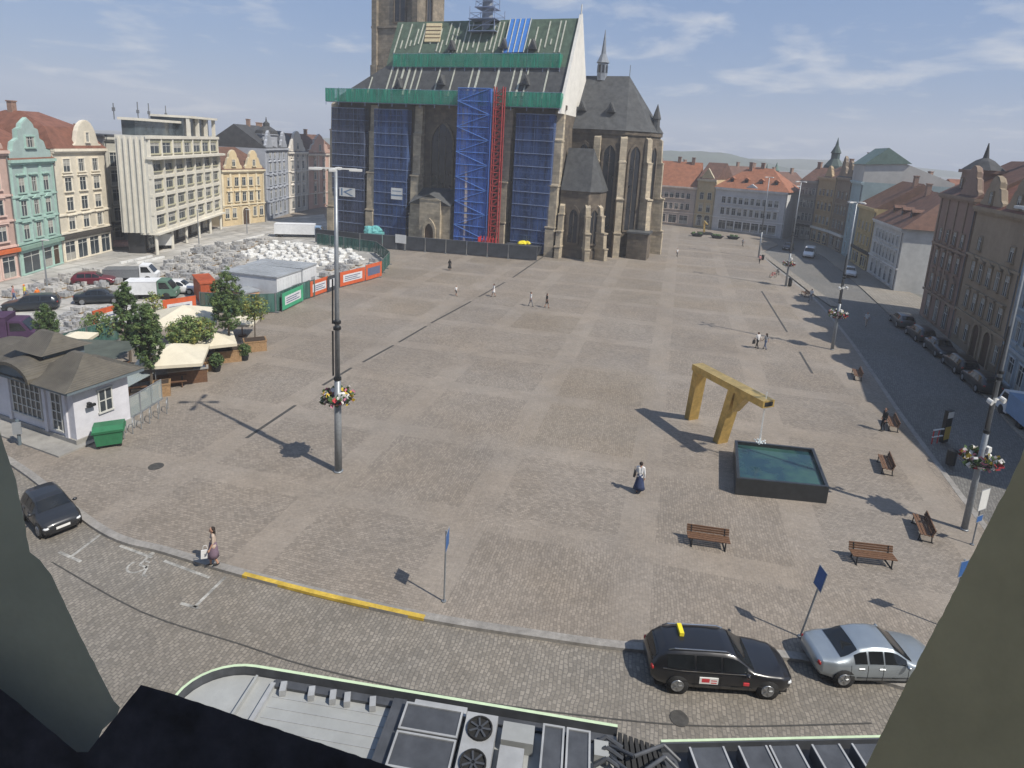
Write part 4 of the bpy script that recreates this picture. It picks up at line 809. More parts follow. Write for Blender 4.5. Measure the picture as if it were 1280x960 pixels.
# banners on the nets
def banner(pts4, y, label, marks):
    a = K.hit(pts4[0], pts4[1], y); b = K.hit(pts4[2], pts4[3], y); w_, h_ = b[0] - a[0], a[1] - b[1]; t = thing('banner', label, 'banner', K.w(a[0], y, b[1]), K.a)
    t.location.z = b[1]; mb = MB(); mb.bx(0, w_, -.05, -.03, 0, h_); mb.build('panel', 'white_paint', t); m2 = MB()
    for q in marks: m2.slabx([(x * w_, z * h_) for x, z in q], -.06, -.052)
    m2.build('print', 'banner_blue', t)
mat('banner_blue', (.12, .2, .32), .7, .1, 2)
banner((424.5, 234, 444, 246.5), .3, 'white banner with a dark K-like arrow mark on the net', [[(.1, .08), (.2, .08), (.2, .92), (.1, .92)], [(.22, .5), (.72, .92), (.88, .92), (.42, .5)], [(.22, .5), (.42, .5), (.92, .08), (.74, .08)]])
banner((489, 234.5, 503, 250), .2, 'white banner with a blue band on the second scaffold', [[(.0, .3), (1, .3), (1, .42), (0, .42)], [(.1, .7), (.9, .7), (.9, .76), (.1, .76)]])
# dark covered site fence at the church foot
mat('fence_dark', (.05, .055, .065), .8, .35, .8, stain=.3)
def fence_line(pts, label, m, h=2.0, seg=3.4, group='', name='site_fence', cat='fence panel', mb_extra=None, alt=None):
    line = [G(*p) for p in pts]; k = 0
    for a, b in zip(line[:-1], line[1:]):
        L_ = (b - a).length; n = max(1, round(L_ / seg)); proto = None
        for i in range(n):
            p = a + (b - a) * (i / n); q = a + (b - a) * ((i + 1) / n); w_ = (q - p).length; t = thing(name, label, cat, p, ang(p, q), group)
            f = MB(); f.bx(.08, w_ - .08, -.02, .02, .12, h); f.build('sheeting', m, t); f = MB()
            for x in (.05, w_ - .05): f.tube((x, 0, 0), (x, 0, h + .08), .035)
            f.tube((.05, 0, h + .03), (w_ - .05, 0, h + .03), .03); f.box((0.05, 0, .07), (.3, .6, .14)); f.build('frame', 'grey_metal', t)
fence_line([(394, 303), (450, 309), (506, 313), (583, 319), (635, 323.5), (671, 326.5)], 'dark sheeted site fence panel along the foot of the cathedral', 'fence_dark', 2.3, 3.6, 'dark fence panels along the cathedral')
# ================================================================== VEHICLES
def paint(name, c, metal=.3, rough=.28):
    m = mat(name, c, rough, .06, 2, metal=metal, spec=.5); m.node_tree.nodes['Principled BSDF'].inputs['Coat Weight'].default_value = .6; m.node_tree.nodes['Principled BSDF'].inputs['Coat Roughness'].default_value = .08; return name
glassmat('car_glass', (.012, .014, .016), .06); mat('lamp_clear', (.6, .62, .64), .15, .05, 4, spec=.6); mat('lamp_red', (.3, .02, .02), .3, .1, 4); mat('plate_white', (.7, .7, .68), .5, .05, 4); mat('chrome', (.6, .6, .6), .15, .05, 4, metal=1)
PROF = {
 'estate': [(0, .45, .62, .78, .84, .5), (.015, .34, .76, .9, 1.0, .58), (.05, .27, .88, .95, 1.26, .6), (.11, .24, .96, .96, 1.43, .64), (.2, .21, 1, .96, 1.48, .67), (.4, .2, 1, .95, 1.5, .68), (.52, .2, 1, .94, 1.48, .68), (.58, .2, 1, .94, 1.42, .69), (.71, .2, 1, .93, 1.0, .8), (.8, .2, 1, .87, .92, .76), (.92, .22, .93, .78, .83, .68), (.975, .28, .8, .68, .73, .56), (1, .4, .6, .6, .63, .42)],
 'saloon': [(0, .42, .64, .84, .9, .5), (.03, .3, .82, .93, .99, .64), (.13, .24, .97, .95, 1.04, .74), (.2, .22, 1, .95, 1.12, .72), (.31, .2, 1, .95, 1.38, .65), (.4, .2, 1, .95, 1.45, .66), (.5, .2, 1, .94, 1.45, .67), (.57, .2, 1, .94, 1.4, .68), (.71, .2, 1, .93, 1.0, .8), (.8, .2, 1, .87, .92, .76), (.92, .22, .93, .78, .83, .68), (.975, .28, .8, .68, .73, .56), (1, .4, .6, .6, .63, .42)],
 'hatch': [(0, .42, .64, .82, .9, .5), (.02, .32, .8, .94, 1.05, .6), (.08, .26, .94, .97, 1.32, .66), (.16, .22, 1, .98, 1.47, .66), (.3, .2, 1, .97, 1.52, .67), (.48, .2, 1, .96, 1.5, .68), (.56, .2, 1, .96, 1.43, .69), (.7, .2, 1, .95, 1.04, .8), (.82, .2, .99, .9, .96, .75), (.93, .22, .94, .8, .86, .68), (.98, .28, .84, .7, .75, .58), (1, .4, .7, .6, .64, .48)],
 'van': [(0, .42, .9, 1.0, 1.75, .78), (.02, .34, .96, 1.1, 1.95, .8), (.06, .26, 1, 1.1, 2.0, .82), (.3, .24, 1, 1.1, 2.02, .82), (.6, .24, 1, 1.1, 2.0, .82), (.68, .24, 1, 1.1, 1.9, .8), (.8, .24, 1, 1.08, 1.22, .82), (.9, .25, .98, .95, 1.02, .76), (.97, .3, .9, .8, .86, .66), (1, .42, .78, .66, .7, .55)]}
CAB = {'estate': (.09, .58, .71, (.0, .06), (.30, .5)), 'saloon': (.31, .57, .71, (.15, .30), (.36, .5)), 'hatch': (.13, .56, .70, (.015, .12), (.33, .5)), 'van': (.05, .68, .8, (.0, .03), (.45, .6))}
def car(kind, paintm, label, loc, rz, L=4.7, W=1.84, H=1.5, group=None, cat='car', detail=True, name='parked_car'):
    P_ = PROF[kind]; t = thing(name, label, cat, loc, rz, group); k = H / max(p[4] for p in P_); hw = W / 2
    def st(x):
        for a, b in zip(P_[:-1], P_[1:]):
            if x <= b[0] + 1e-9: u = (x - a[0]) / (b[0] - a[0]); u = u * u * (3 - 2 * u) * .4 + u * .6; return [a[i] + (b[i] - a[i]) * u for i in range(6)]
        return list(P_[-1])
    def ring(x):
        _, zb, w_, be, zr, wr = st(x); zb *= k if k > 1 else 1; be *= k; zr *= k; w_ *= hw; wr *= hw; cr = .045 if zr > be + .2 else .03
        return [(w_ * .84, zb), (w_ * .985, zb + .1), (w_, zb + .45 * (be - zb)), (w_ * .985, zb + .8 * (be - zb)), (w_ * .95, be), (wr + (w_ * .95 - wr) * .5, (be + zr) / 2 + .01), (wr, zr), (wr * .86, zr + cr * .6), (wr * .45, zr + cr), (0, zr + cr * 1.15)]
    X = lambda f: -L / 2 + L * f
    fr = sorted(set([p[0] for p in P_] + [i / 30 for i in range(31)])); mb = MB(); vs = []; n = 19
    for f in fr:
        r = ring(f); vs += [(X(f), y, z) for y, z in r] + [(X(f), -y, z) for y, z in r[-2::-1]]
    fs = []
    for i in range(len(fr) - 1):
        for j in range(n - 1): a = i * n + j; fs.append((a, a + n, a + n + 1, a + 1))
        fs.append((i * n, i * n + n - 1, i * n + 2 * n - 1, i * n + n))
    fs.append(tuple(range(n))); fs.append(tuple(range((len(fr) - 1) * n, len(fr) * n))[::-1]); mb.add(vs, fs)
    rw = .33 * (1.06 if kind == 'van' else 1)
    for wx in (.185, .81):
        for s in (-1, 1):
            y = s * hw * .985; T = Matrix.Translation((X(wx), y, rw)) @ Matrix.Rotation(R(90), 4, 'X'); mb.lathe([(rw + .055, -.012), (rw + .05, .012)], (0, 0, 0), 20, 1, T)
    mb.bx(-L * .46, L * .46, -hw * .8, hw * .8, .16, .3, 1)
    if detail:
        for f in (CAB[kind][4][0] - .13, CAB[kind][4][0], CAB[kind][4][1] - .02, CAB[kind][2] - .035):
            for s in (-1, 1):
                r = ring(f); pp = [(X(f), s * (y + .003), z) for y, z in r[1:5]]; mb.path(pp, .007, 4, 1)
        for s in (-1, 1): mb.path([(X(f), s * (ring(f)[2][0] + .004), ring(f)[2][1] - .08) for f in (.28, .4, .55, .7)], .012, 4, 1)
    mb.build('body', [paintm, 'black_rubber'], t, smooth=True)
    c0, c1, c2, rear, bp = CAB[kind]
    def side(x0, x1, s):
        m = MB(); N_ = max(2, int((x1 - x0) * 30)); vs = []
        for i in range(N_ + 1):
            f = x0 + (x1 - x0) * i / N_; r = ring(f); (ya, za), (yb, zb) = r[4], r[6]; h_ = zb - za
            if h_ < .02: h_ = .02
            for q in (.1, .5, .86): ym = ya + (yb - ya) * q; vs.append((X(f), s * (ym + .014), za + h_ * q + .004))
        fs = []
        for i in range(N_):
            for j in range(2): a = i * 3 + j; fs.append((a, a + 3, a + 4, a + 1) if s < 0 else (a, a + 1, a + 4, a + 3))
        m.add(vs, fs); m.build('side_window', 'car_glass', t, smooth=True)
    for s in (-1, 1):
        if kind == 'van': side(c1 - .12, c2 - .05, s)
        else:
            b = bp[1] - .02; side(c0 + .02, bp[0] - .005, s) if kind != 'saloon' else side(c0 - .05, bp[0] - .005, s); side(bp[0] + .012, b - .0, s); side(b + .014, c2 - .045, s)
    def screen(x0, x1, nm):
        m = MB(); vs = []
        for i in range(5):
            f = x0 + (x1 - x0) * (.05 + .9 * i / 4); r = ring(f)
            for j, q in ((6, .97), (7, 1), (8, 1), (9, 1)): vs.append((X(f) + (.01 if x1 > .5 else -.01), r[j][0] * q, r[j][1] + .012))
            for j, q in ((8, 1), (7, 1), (6, .97)): vs.append((X(f) + (.01 if x1 > .5 else -.01), -r[j][0] * q, r[j][1] + .012))
        fs = []
        for i in range(4):
            for j in range(6): a = i * 7 + j; fs.append((a, a + 7, a + 8, a + 1))
        m.add(vs, fs); m.build(nm, 'car_glass', t, smooth=True)
    screen(c1 + .005, c2 + .01, 'windscreen')
    if kind != 'van': screen(rear[0] + .01, rear[1], 'rear_window')
    wheel = MB(); wheel.lathe([(rw * .6, -.11), (rw * .97, -.1), (rw, -.06), (rw, .06), (rw * .97, .1), (rw * .66, .11)], (0, 0, 0), 20); wm = wheel.mesh('tyre', 'black_rubber', True)
    rim = MB(); rim.lathe([(rw * .68, .105), (rw * .64, .13), (rw * .5, .116), (rw * .16, .125), (.0, .13)], (0, 0, 0), 20)
    for i in range(5): a = 2 * math.pi * i / 5; rim.box((rw * .36 * math.cos(a), rw * .36 * math.sin(a), .125), (rw * .5, .05, .03), 0, a)
    rm = rim.mesh('rim', 'rim_metal')
    for wx in (.185, .81):
        for s in (-1, 1):
            w_ = put(wm, 'wheel', t, (X(wx), s * (hw - .115), rw)); w_.rotation_euler.x = R(90) * (-s); put(rm, 'rim', w_)
    for s in (-1, 1):
        m = MB(); f = .962; r = ring(f); m.blob((X(f), s * r[3][0] * .86, r[3][1] - .02), .13, 8, sq=(1.1, 1.1, .55)); m.build('headlight', 'lamp_clear', t, True)
        m = MB(); r = ring(.014); m.blob((X(.014), s * r[3][0] * .9, r[4][1] - .06), .11, 8, sq=(.6, 1.1, .8)); m.build('tail_light', 'lamp_red', t, True)
        if detail:
            m = MB(); m.blob((X(c2 - .055), s * (hw + .07), ring(c2 - .05)[4][1] + .06), .1, 8, sq=(.7, 1.1, .7)); m.build('mirror', paintm, t, True)
            for f in ((bp[0] - .05), (bp[1] - .03)): m = MB(); r = ring(f); m.bx(X(f) - .1, X(f) + .1, s * r[3][0] - .02, s * r[3][0] + .025, r[3][1] + .0, r[3][1] + .035); m.build('door_handle', 'chrome' if kind == 'saloon' else paintm, t)
    m = MB(); r = ring(.99); m.bx(X(1) - .03, X(1) + .012, -.26, .26, .42, .53); m.build('number_plate', 'plate_white', t)
    m = MB(); m.bx(X(.985), X(1) + .004, -.5, .5, .28, .38); m.bx(X(.985), X(1.0) + .002, -.34, .34, .55, .6); m.build('grille', 'black_rubber', t)
    return t, X, ring, hw
ZR = -.12
pb = paint('paint_black', (.012, .012, .014), .2, .3); ps = paint('paint_silver', (.33, .37, .4), .6, .3); pn = paint('paint_navy', (.018, .024, .032), .3, .3); pr = paint('paint_maroon', (.13, .014, .025), .3, .35); pw = paint('paint_white', (.62, .63, .64), 0, .4); pg = paint('paint_grey', (.1, .105, .11), .5, .35); pd = paint('paint_dark', (.03, .032, .036), .4, .35)
a0, a1 = G(826, 864, ZR), G(984, 874, ZR); tdir = ang(a0, a1); fwd = Vector((math.cos(tdir), math.sin(tdir), 0)); lft = Vector((-fwd.y, fwd.x, 0))
c_ = (a0 + a1) / 2 + lft * .83; Lt = 4.85
t, X, ring, hw = car('estate', pb, 'black taxi estate with a yellow roof sign parked at the kerb', (c_.x - .1 * fwd.x, c_.y, ZR), tdir, Lt, 1.8, 1.42, name='taxi', cat='taxi')
mat('sign_yellow', (.75, .62, .03), .5, .1, 3); m = MB(); m.bx(-1.35, -1.2, .0, .46, 1.47, 1.6); m.build('roof_sign', 'sign_yellow', t)
for s in (-1, 1):
    m = MB(); m.path([(X(.12), s * hw * .6, 1.4), (X(.16), s * hw * .62, 1.47), (X(.52), s * hw * .64, 1.48), (X(.56), s * hw * .66, 1.39)], .025, 6); m.build('roof_rail', 'chrome', t)
    m = MB(); pts_ = [(X(f), s * (ring(f)[4][0] + .016), ring(f)[4][1] + .01) for f in (.08, .2, .35, .5, .62, .68)]; m.path(pts_, .016, 4); m.build('chrome_trim', 'chrome', t)
    m = MB(); y = s * (hw * 1.0 + .008)
    m.bx(X(.33), X(.46), y - .02, y + .012, .5, .74); m.bx(X(.345), X(.40), y - .021, y + .016, .56, .71, 1); m.bx(X(.41), X(.45), y - .021, y + .015, .62, .66, 1); m.bx(X(.41), X(.45), y - .021, y + .015, .53, .57, 1); m.build('door_sticker', ['plate_white', 'sticker_red'], t) if mat('sticker_red', (.55, .05, .06), .5, .1, 3) else None
    m = MB(); m.bx(X(.635), X(.675), y - .022, y + .01, .52, .62); m.build('wing_sticker', ['sticker_red'], t)
a0, a1 = G(1030, 859, ZR), G(1166, 861, ZR); sd_ = ang(a0, a1); c2_ = (a0 + a1) / 2 + Vector((-math.sin(sd_), math.cos(sd_), 0)) * .86
car('saloon', ps, 'silver saloon car parked at the kerb in front of the taxi', (c2_.x + .15, c2_.y, ZR), sd_, 4.6, 1.74, 1.34)
a0, a1 = G(40, 645, ZR), G(88, 672, ZR); hd_ = ang(a0, a1); c3 = G(64, 651, ZR)
car('hatch', pd, 'small black hatchback parked at the left kerb facing the camera side', (c3.x, c3.y, ZR), R(-36), 3.2, 1.55, 1.36)
# cars in the shade of the east street, nose to tail
east = [((1134, 413), (1120, 400), 'hatch', pg, 'grey hatchback, farthest of the row parked under the shaded ornate house'), ((1158, 430), (1141, 417), 'estate', pd, 'dark estate car, second of the shaded row, behind the grey hatchback'), ((1183, 449), (1165, 435), 'saloon', pn, 'dark blue saloon in the middle of the shaded parked row'), ((1208, 470), (1190, 455), 'estate', pb, 'black estate car in the shaded row beside the sand coloured house'), ((1236, 494), (1215, 476), 'hatch', pd, 'black hatchback, nearest of the shaded row, close to the white van')]
for a, b, kd, pm, lb in east:
    A, B_ = G(*a, ZR), G(*b, ZR); d = ang(A, B_); c = (A + B_) / 2; car(kd, pm, lb, (c.x, c.y, ZR), d + (0 if kd != 'saloon' else math.pi), 4.4, 1.8, 1.5, 'cars parked in the shaded street', detail=False)
vA = G(1258, 528, ZR); ev_ = ang(G(1236, 494), G(1215, 476))
def boxvan(label, loc, rz, wc, boxc, L=5.6, name='delivery_van', cat='van', hb=2.5):
    t = thing(name, label, cat, loc, rz); m = MB(); m.slaby([], 0, 0) if False else None
    m.slabx([(L / 2 - 1.75, .35), (L / 2, .35), (L / 2, .95), (L / 2 - .3, 1.1), (L / 2 - .85, 1.95), (L / 2 - 1.75, 2.0)], -.92, .92); m.bx(-L / 2, L / 2 - 1.75, -.5, .5, .3, .55, 1); m.build('cab', [wc, 'black_rubber'], t)
    m = MB(); m.bx(-L / 2, L / 2 - 1.8, -1.0, 1.0, .56, hb); m.bx(-L / 2 - .01, L / 2 - 1.79, -1.02, 1.02, hb, hb + .05); m.build('cargo_box', boxc, t)
    m = MB(); m.add([(L / 2 - .27, -.8, 1.14), (L / 2 - .27, .8, 1.14), (L / 2 - .84, .75, 1.88), (L / 2 - .84, -.75, 1.88)], [(0, 1, 2, 3)]); m.v = [(x + .02, y, z + .02) for x, y, z in m.v]; m.build('windscreen', 'car_glass', t)
    for s in (-1, 1):
        m = MB(); m.slabx([(L / 2 - 1.6, 1.15), (L / 2 - .55, 1.15), (L / 2 - .95, 1.8), (L / 2 - 1.6, 1.82)], s * .925 - .01, s * .925 + .01); m.build('side_window', 'car_glass', t)
        m = MB(); m.bx(L / 2 - .03, L / 2 + .02, s * .75 - .13, s * .75 + .13, .7, .85); m.build('headlight', 'lamp_clear', t)
    w_ = MB(); w_.lathe([(.2, -.12), (.36, -.11), (.37, 0), (.36, .11), (.2, .12)], (0, 0, 0), 16); me = w_.mesh('wheel', 'black_rubber', True)
    for x in (-L / 2 + .9, L / 2 - .95):
        for s in (-1, 1): o = put(me, 'wheel', t, (x, s * .85, .37)); o.rotation_euler.x = R(90)
    return t
mat('van_blue', (.2, .3, .45), .5, .1, 2); mat('tarp_white', (.66, .67, .68), .7, .1, 2, stain=.15); mat('tarp_purple', (.06, .03, .07), .7, .2, 2); mat('tarp_green', (.09, .16, .12), .7, .2, 2)
boxvan('white and pale blue van parked at the right edge of the shaded street', (vA.x + 1.2, vA.y, ZR), ev_, 'tarp_white', 'van_blue', 4.6, hb=2.0)
v2 = G(1011, 321, ZR); car('van', pw, 'white van driving in the far shaded street', (v2.x, v2.y, ZR), R(-120), 4.8, 1.9, 1.95, name='delivery_van', cat='van', detail=False)
v3 = G(985, 312, ZR); car('estate', pd, 'dark car at the far end of the shaded street behind the white van', (v3.x, v3.y, ZR), R(-120), 4.4, 1.8, 1.5, detail=False)
v4 = G(1062, 344.5, 0); car('hatch', pw, 'white car parked by the yellow and white houses', (v4.x, v4.y, -.005), R(-115), 3.9, 1.7, 1.45, detail=False)
# ---- cars and lorries among the paving works on the left
car('hatch', pr, 'dark red hatchback parked between the stacks of paving stones', G(118, 356), R(25), 4.1, 1.75, 1.5, detail=False)
car('saloon', pn, 'dark car behind the columnar tree, nearer than the red hatchback', G(126, 378), R(22), 4.4, 1.8, 1.45, detail=False)
car('estate', pn, 'dark blue estate with pale windscreen at the left of the works', G(40, 387), R(205), 4.5, 1.82, 1.5, detail=False)
car('estate', pw, 'white estate car beside the orange container', G(224, 366), R(10), 4.3, 1.8, 1.48, detail=False)
boxvan('white pickup lorry with grey box body behind the columnar trees', G(166, 351), R(18), 'tarp_white', 'grey_metal', 5.4, 'lorry', 'lorry', 1.5)
boxvan('small white lorry standing at the corner of the hotel', G(193, 310), R(200), 'tarp_white', 'white_paint', 5.0, 'lorry', 'lorry', 2.2)
boxvan('white lorry trailer with blue front parked left of the cathedral', G(376, 296), R(12), 'van_blue', 'tarp_white', 8.5, 'lorry', 'lorry', 2.3)
boxvan('purple market van cut by the left edge behind the kiosk', G(2, 428), R(20), 'tarp_purple', 'tarp_purple', 5.2, hb=2.3)
boxvan('pickup with a white canvas load behind the umbrella terrace', G(192, 372), R(15), 'tarp_green', 'tarp_white', 4.8, 'lorry', 'lorry', 1.9)
# ---- articulated bus seen from above
mat('bus_white', (.34, .35, .345), .45, .08, 2, stain=.2); mat('bus_green', (.3, .5, .22), .4, .1, 2); mat('bus_panel', (.07, .075, .085), .45, .25, 2, stain=.2); mat('bus_grey', (.35, .36, .37), .5, .15, 2, stain=.2); mat('bellows', (.03, .03, .03), .85)
ZB = 3.28; b0, b1 = G(325, 832, ZB), G(772, 906, ZB); ba = ang(b0, b1); nose = 1.25
bt = thing('articulated_bus', 'white articulated bus with green trimmed roof edge and rooftop units', 'bus', (b0.x, b0.y, ZR), ba)
zt = ZB - ZR; W_ = 2.5; L1 = (b1 - b0).length
# plan: far edge at y=0, near edge at y=-2.5, nose at negative x
def plan(off=0.0):
    o = [(L1, -off), (0.1, -off)]
    for i in range(9): a_ = R(90 + 90 * i / 8); o.append((-.1 + (1.55 - off) * math.cos(a_), -1.25 + (1.25 - off) * math.sin(a_)))
    for i in range(1, 9): a_ = R(180 + 90 * i / 8); o.append((-.1 + (1.55 - off) * math.cos(a_), -1.25 + (1.25 - off) * math.sin(a_)))
    return o + [(.1, -2.5 + off), (L1, -2.5 + off)]
m = MB(); m.prism(plan(), .3, zt - .32); m.build('body', 'bus_white', bt)
m = MB(); m.prism(plan(-.012), 1.25, zt - .7); m.build('window_band', 'car_glass', bt)
mat('rim_pale', (.5, .62, .42), .5, .1, 3); m = MB(); pl, pi_ = plan(-.01), plan(.07); n = len(pl)
for z0_, z1_, mi, ofs in ((zt - .32, zt - .06, 1, 0), (zt - .06, zt, 0, 0)):
    vs = [(x, y, z0_) for x, y in pl] + [(x, y, z0_) for x, y in pi_] + [(x, y, z1_) for x, y in pl] + [(x, y, z1_) for x, y in pi_]
    fs = []
    for i in range(n - 1): fs += [(i, i + 1, 2 * n + i + 1, 2 * n + i), (2 * n + i, 2 * n + i + 1, 3 * n + i + 1, 3 * n + i)]
    m.add(vs, fs, mi); m.add(vs, [(n + i, 3 * n + i, 3 * n + i + 1, n + i + 1) for i in range(n - 1)], 2)
m.build('roof_rim', ['rim_pale', 'bus_green', 'bus_panel'], bt)
m = MB(); m.prism(plan(.1), zt - .33, zt - .26, 0)
for i in range(6): m.bx(.7, 3.9, -.62 - .3 * i, -.6 - .3 * i, zt - .26, zt - .245, 1)
m.bx(-.0, .06, -2.3, -.2, zt - .26, zt - .1, 0); m.bx(.5, .62, -2.3, -.3, zt - .26, zt - .14, 1); m.build('roof_deck', ['bus_white', 'bus_grey'], bt)
m = MB(); m.bx(.55, L1 - .1, -.38, -.16, zt - .25, zt - .17, 0)
for x in (.9, 1.7, 2.3, 2.7, 3.4): m.box((x, -.42, zt - .16), (.16, .3, .18), 1, .3)
m.build('cable_duct', ['bus_panel', 'bus_grey'], bt)
m = MB(); m.slaby([(-2.3, zt - .24), (-.3, zt - .24), (-.3, zt + .02), (-2.3, zt + .02)], 3.95, 4.3); m.build('bulkhead', 'bus_panel', bt)
def unit(x0, x1, y0, y1, h_, mm, nm, fans=0, frame=True):
    m = MB(); m.bx(x0, x1, y0, y1, zt - .25, zt + h_ - .25, 0)
    if frame:
        for (a, b, c, d) in ((x0, x1, y0, y0 + .05), (x0, x1, y1 - .05, y1), (x0, x0 + .05, y0 + .051, y1 - .051), (x1 - .05, x1, y0 + .051, y1 - .051)): m.bx(a, b, c, d, zt + h_ - .25, zt + h_ - .22, 1)
    o = m.build(nm, [mm, 'bus_grey'], bt)
    for k in range(fans):
        yc = y0 + (y1 - y0) * (k + .5) / fans; f = MB(); r = min(x1 - x0, (y1 - y0) / fans) * .4; f.lathe([(r, zt + h_ - .25), (r, zt + h_ - .18), (r * .9, zt + h_ - .18), (r * .86, zt + h_ - .23), (.01, zt + h_ - .235)], ((x0 + x1) / 2, yc, 0), 20)
        for q in range(7): a_ = 2 * math.pi * q / 7; f.box(((x0 + x1) / 2 + r * .45 * math.cos(a_), yc + r * .45 * math.sin(a_), zt + h_ - .2), (r * .8, .05, .02), 1, a_)
        f.build('fan', ['black_rubber', 'bus_panel'], o)
unit(4.35, 5.85, -1.25, -.5, .42, 'bus_panel', 'roof_panel'); unit(4.35, 5.85, -2.2, -1.3, .42, 'bus_panel', 'roof_panel')
m = MB(); m.bx(4.5, 5.9, -.46, -.2, zt - .2, zt - .02); m.build('side_box', 'bus_grey', bt)
unit(5.95, 6.75, -2.2, -.45, .4, 'bus_grey', 'cooling_unit', 2, False)
unit(6.9, 7.7, -1.0, -.5, .35, 'bus_white', 'white_box', 0, False); unit(6.9, 7.5, -1.7, -1.1, .3, 'bus_grey', 'white_box', 0, False)
unit(7.9, 8.45, -2.2, -.4, .34, 'bus_panel', 'roof_panel'); unit(8.5, 9.1, -2.2, -.4, .34, 'bus_panel', 'roof_panel')
m = MB()
for i in range(6): y = -.5 - .28 * i; m.path([(9.2, y, zt - .15), (9.5, y + .1, zt + .02), (9.9, y - .06, zt - .05)], .05)
m.bx(9.2, 9.55, -.9, -.5, zt - .25, zt, 1); m.bx(9.3, 9.6, -1.7, -1.2, zt - .25, zt - .02, 1); m.build('pipework', ['bus_panel', 'bus_white'], bt)
b2, b3 = G(826, 925, ZB), G(1110, 919, ZB); b2a = ang(b2, b3) - ba; off = b2 - b0; ca, sa = math.cos(-ba), math.sin(-ba); p2 = Vector((off.x * ca - off.y * sa, off.x * sa + off.y * ca, 0))
T2 = Matrix.Translation((p2.x, p2.y, 0)) @ Matrix.Rotation(b2a, 4, 'Z'); L2 = 8.5
m = MB(); nb_ = 8
for i in range(nb_):
    u0 = (i + .15) / nb_; u1 = (i + .85) / nb_
    A0, A1 = Vector((L1, 0, 0)).lerp(p2, u0), Vector((L1, 0, 0)).lerp(p2, u1); Bq = T2 @ Vector((0, -2.5, 0)); B0, B1 = Vector((L1, -2.5, 0)).lerp(Bq, u0), Vector((L1, -2.5, 0)).lerp(Bq, u1)
    m.prism([(A0.x, A0.y - .1), (A1.x, A1.y - .1), (B1.x, B1.y + .1), (B0.x, B0.y + .1)], .5, zt - .1)
m.bx(L1 - .02, L1 + max(.4, p2.x - L1), -2.3, -.25, .5, zt - .25); m.build('bellows', 'bellows', bt)
m = MB()
for s in (0, 1): m.path([(L1 - .2, -.5 - s * .3, zt - .1), (L1 + .35, -.9 - s * .5, zt + .15), (L1 + 1.1, -.45 - s * .3, zt + .12), (L1 + 1.5, -.6 - s * .3, zt - .1)], .045, 8)
m.build('cable_loop', 'bus_panel', bt)
m = MB(); m.bx(0, L2, -2.5, 0, .3, zt - .32, 0, T2); m.build('rear_body', 'bus_white', bt); m = MB(); m.bx(.1, L2, -2.512, .012, 1.25, zt - .7, 0, T2); m.build('rear_window_band', 'car_glass', bt)
m = MB(); m.bx(0, L2, -.05, .01, zt - .32, zt - .06, 1, T2); m.bx(0, L2, -.05, .01, zt - .059, zt, 0, T2); m.bx(0, L2, -.09, -.051, zt - .32, zt - .01, 2, T2); m.bx(0, L2, -2.51, -2.4, zt - .32, zt, 1, T2); m.build('rear_roof_rim', ['rim_pale', 'bus_green', 'bus_panel'], bt)
m = MB(); m.bx(0, L2, -2.39, -.11, zt - .33, zt - .26, 0, T2); m.build('rear_roof_deck', 'bus_panel', bt)
for x0, x1 in ((.6, 1.5), (1.85, 2.6), (2.65, 3.4), (3.75, 4.5), (4.8, 6.2), (6.4, 7.4)):
    m = MB(); m.bx(x0, x1, -2.2, -.3, zt - .26, zt + .1, 0, T2)
    for a, b in ((x0, x0 + .05), (x1 - .05, x1)): m.bx(a, b, -2.2, -.3, zt + .1, zt + .13, 1, T2)
    m.build('roof_panel', ['bus_panel' if x0 < 4.5 else 'bus_panel', 'bus_grey'], bt)
for x in (1.3, 6.2, L1 + 5.5):
    for y in (-.2, -2.3): m = MB(); T = Matrix.Translation((x, y, .48)) @ Matrix.Rotation(R(90), 4, 'X'); m.lathe([(.48, -.14), (.48, .14)], (0, 0, 0), 18, 0, T); m.build('wheel', 'black_rubber', bt)
# ================================================================== WINDOW OPENING OF THE CAMERA'S BUILDING
HALL = thing('town_hall', 'building the photo is taken from, olive window jambs and dark metal sill', 'building', (0, 0, 0))
mat('jamb_plaster', (.75, .7, .48), .9, .12, 5, stain=.25, bump=.06); mat('jamb_plaster_left', (.7, .75, .64), .9, .12, 5, stain=.25, bump=.06); mat('sill_metal', (.06, .066, .1), .42, .5, 14, stain=.2); mat('hall_wall', (.4, .36, .28), .85, .15, 1, stain=.2)
m = MB(); m.bx(-30, 30, -16, -1.2, -.2, 22.5); m.bx(-30.4, 30.4, -16, -.75, 21.6, 22.2); m.build('wall', 'hall_wall', HALL)
def traced(name, outline, dist, shift, m, bevel=None, depth=None):
    rj = random.Random(len(name) + len(outline)); dense = []
    for (xa, ya), (xb, yb) in zip(outline, outline[1:] + outline[:1]):
        k_ = max(1, int(math.hypot(xb - xa, yb - ya) / 9)) if 0 < xa < 1290 and ya < 970 else 1
        dense += [(xa + (xb - xa) * i / k_ + (rj.gauss(0, .35) if i else 0), ya + (yb - ya) * i / k_ + (rj.gauss(0, .35) if i else 0)) for i in range(k_)]
    outline = dense
    f = [EYE + ray(x, y) * (dist(x, y) if callable(dist) else dist) for x, y in outline]; b = [p + Vector(shift) for p in f]; n = len(f); mb = MB()
    mb.add(f + b, [tuple(range(n)), tuple(range(n, 2 * n))[::-1]] + [(i, i + n, (i + 1) % n + n, (i + 1) % n) for i in range(n)]); return mb.build(name, m, HALL)
traced('window_jamb', [(-260, 330), (-60, 395), (-6, 520), (6, 560), (20, 600), (28, 640), (37, 690), (50, 700), (64, 718), (100, 795), (142, 876), (150, 884), (146, 895), (128, 912), (112, 950), (60, 960), (-260, 960)], .85, (-.5, .22, .04), 'jamb_plaster_left')
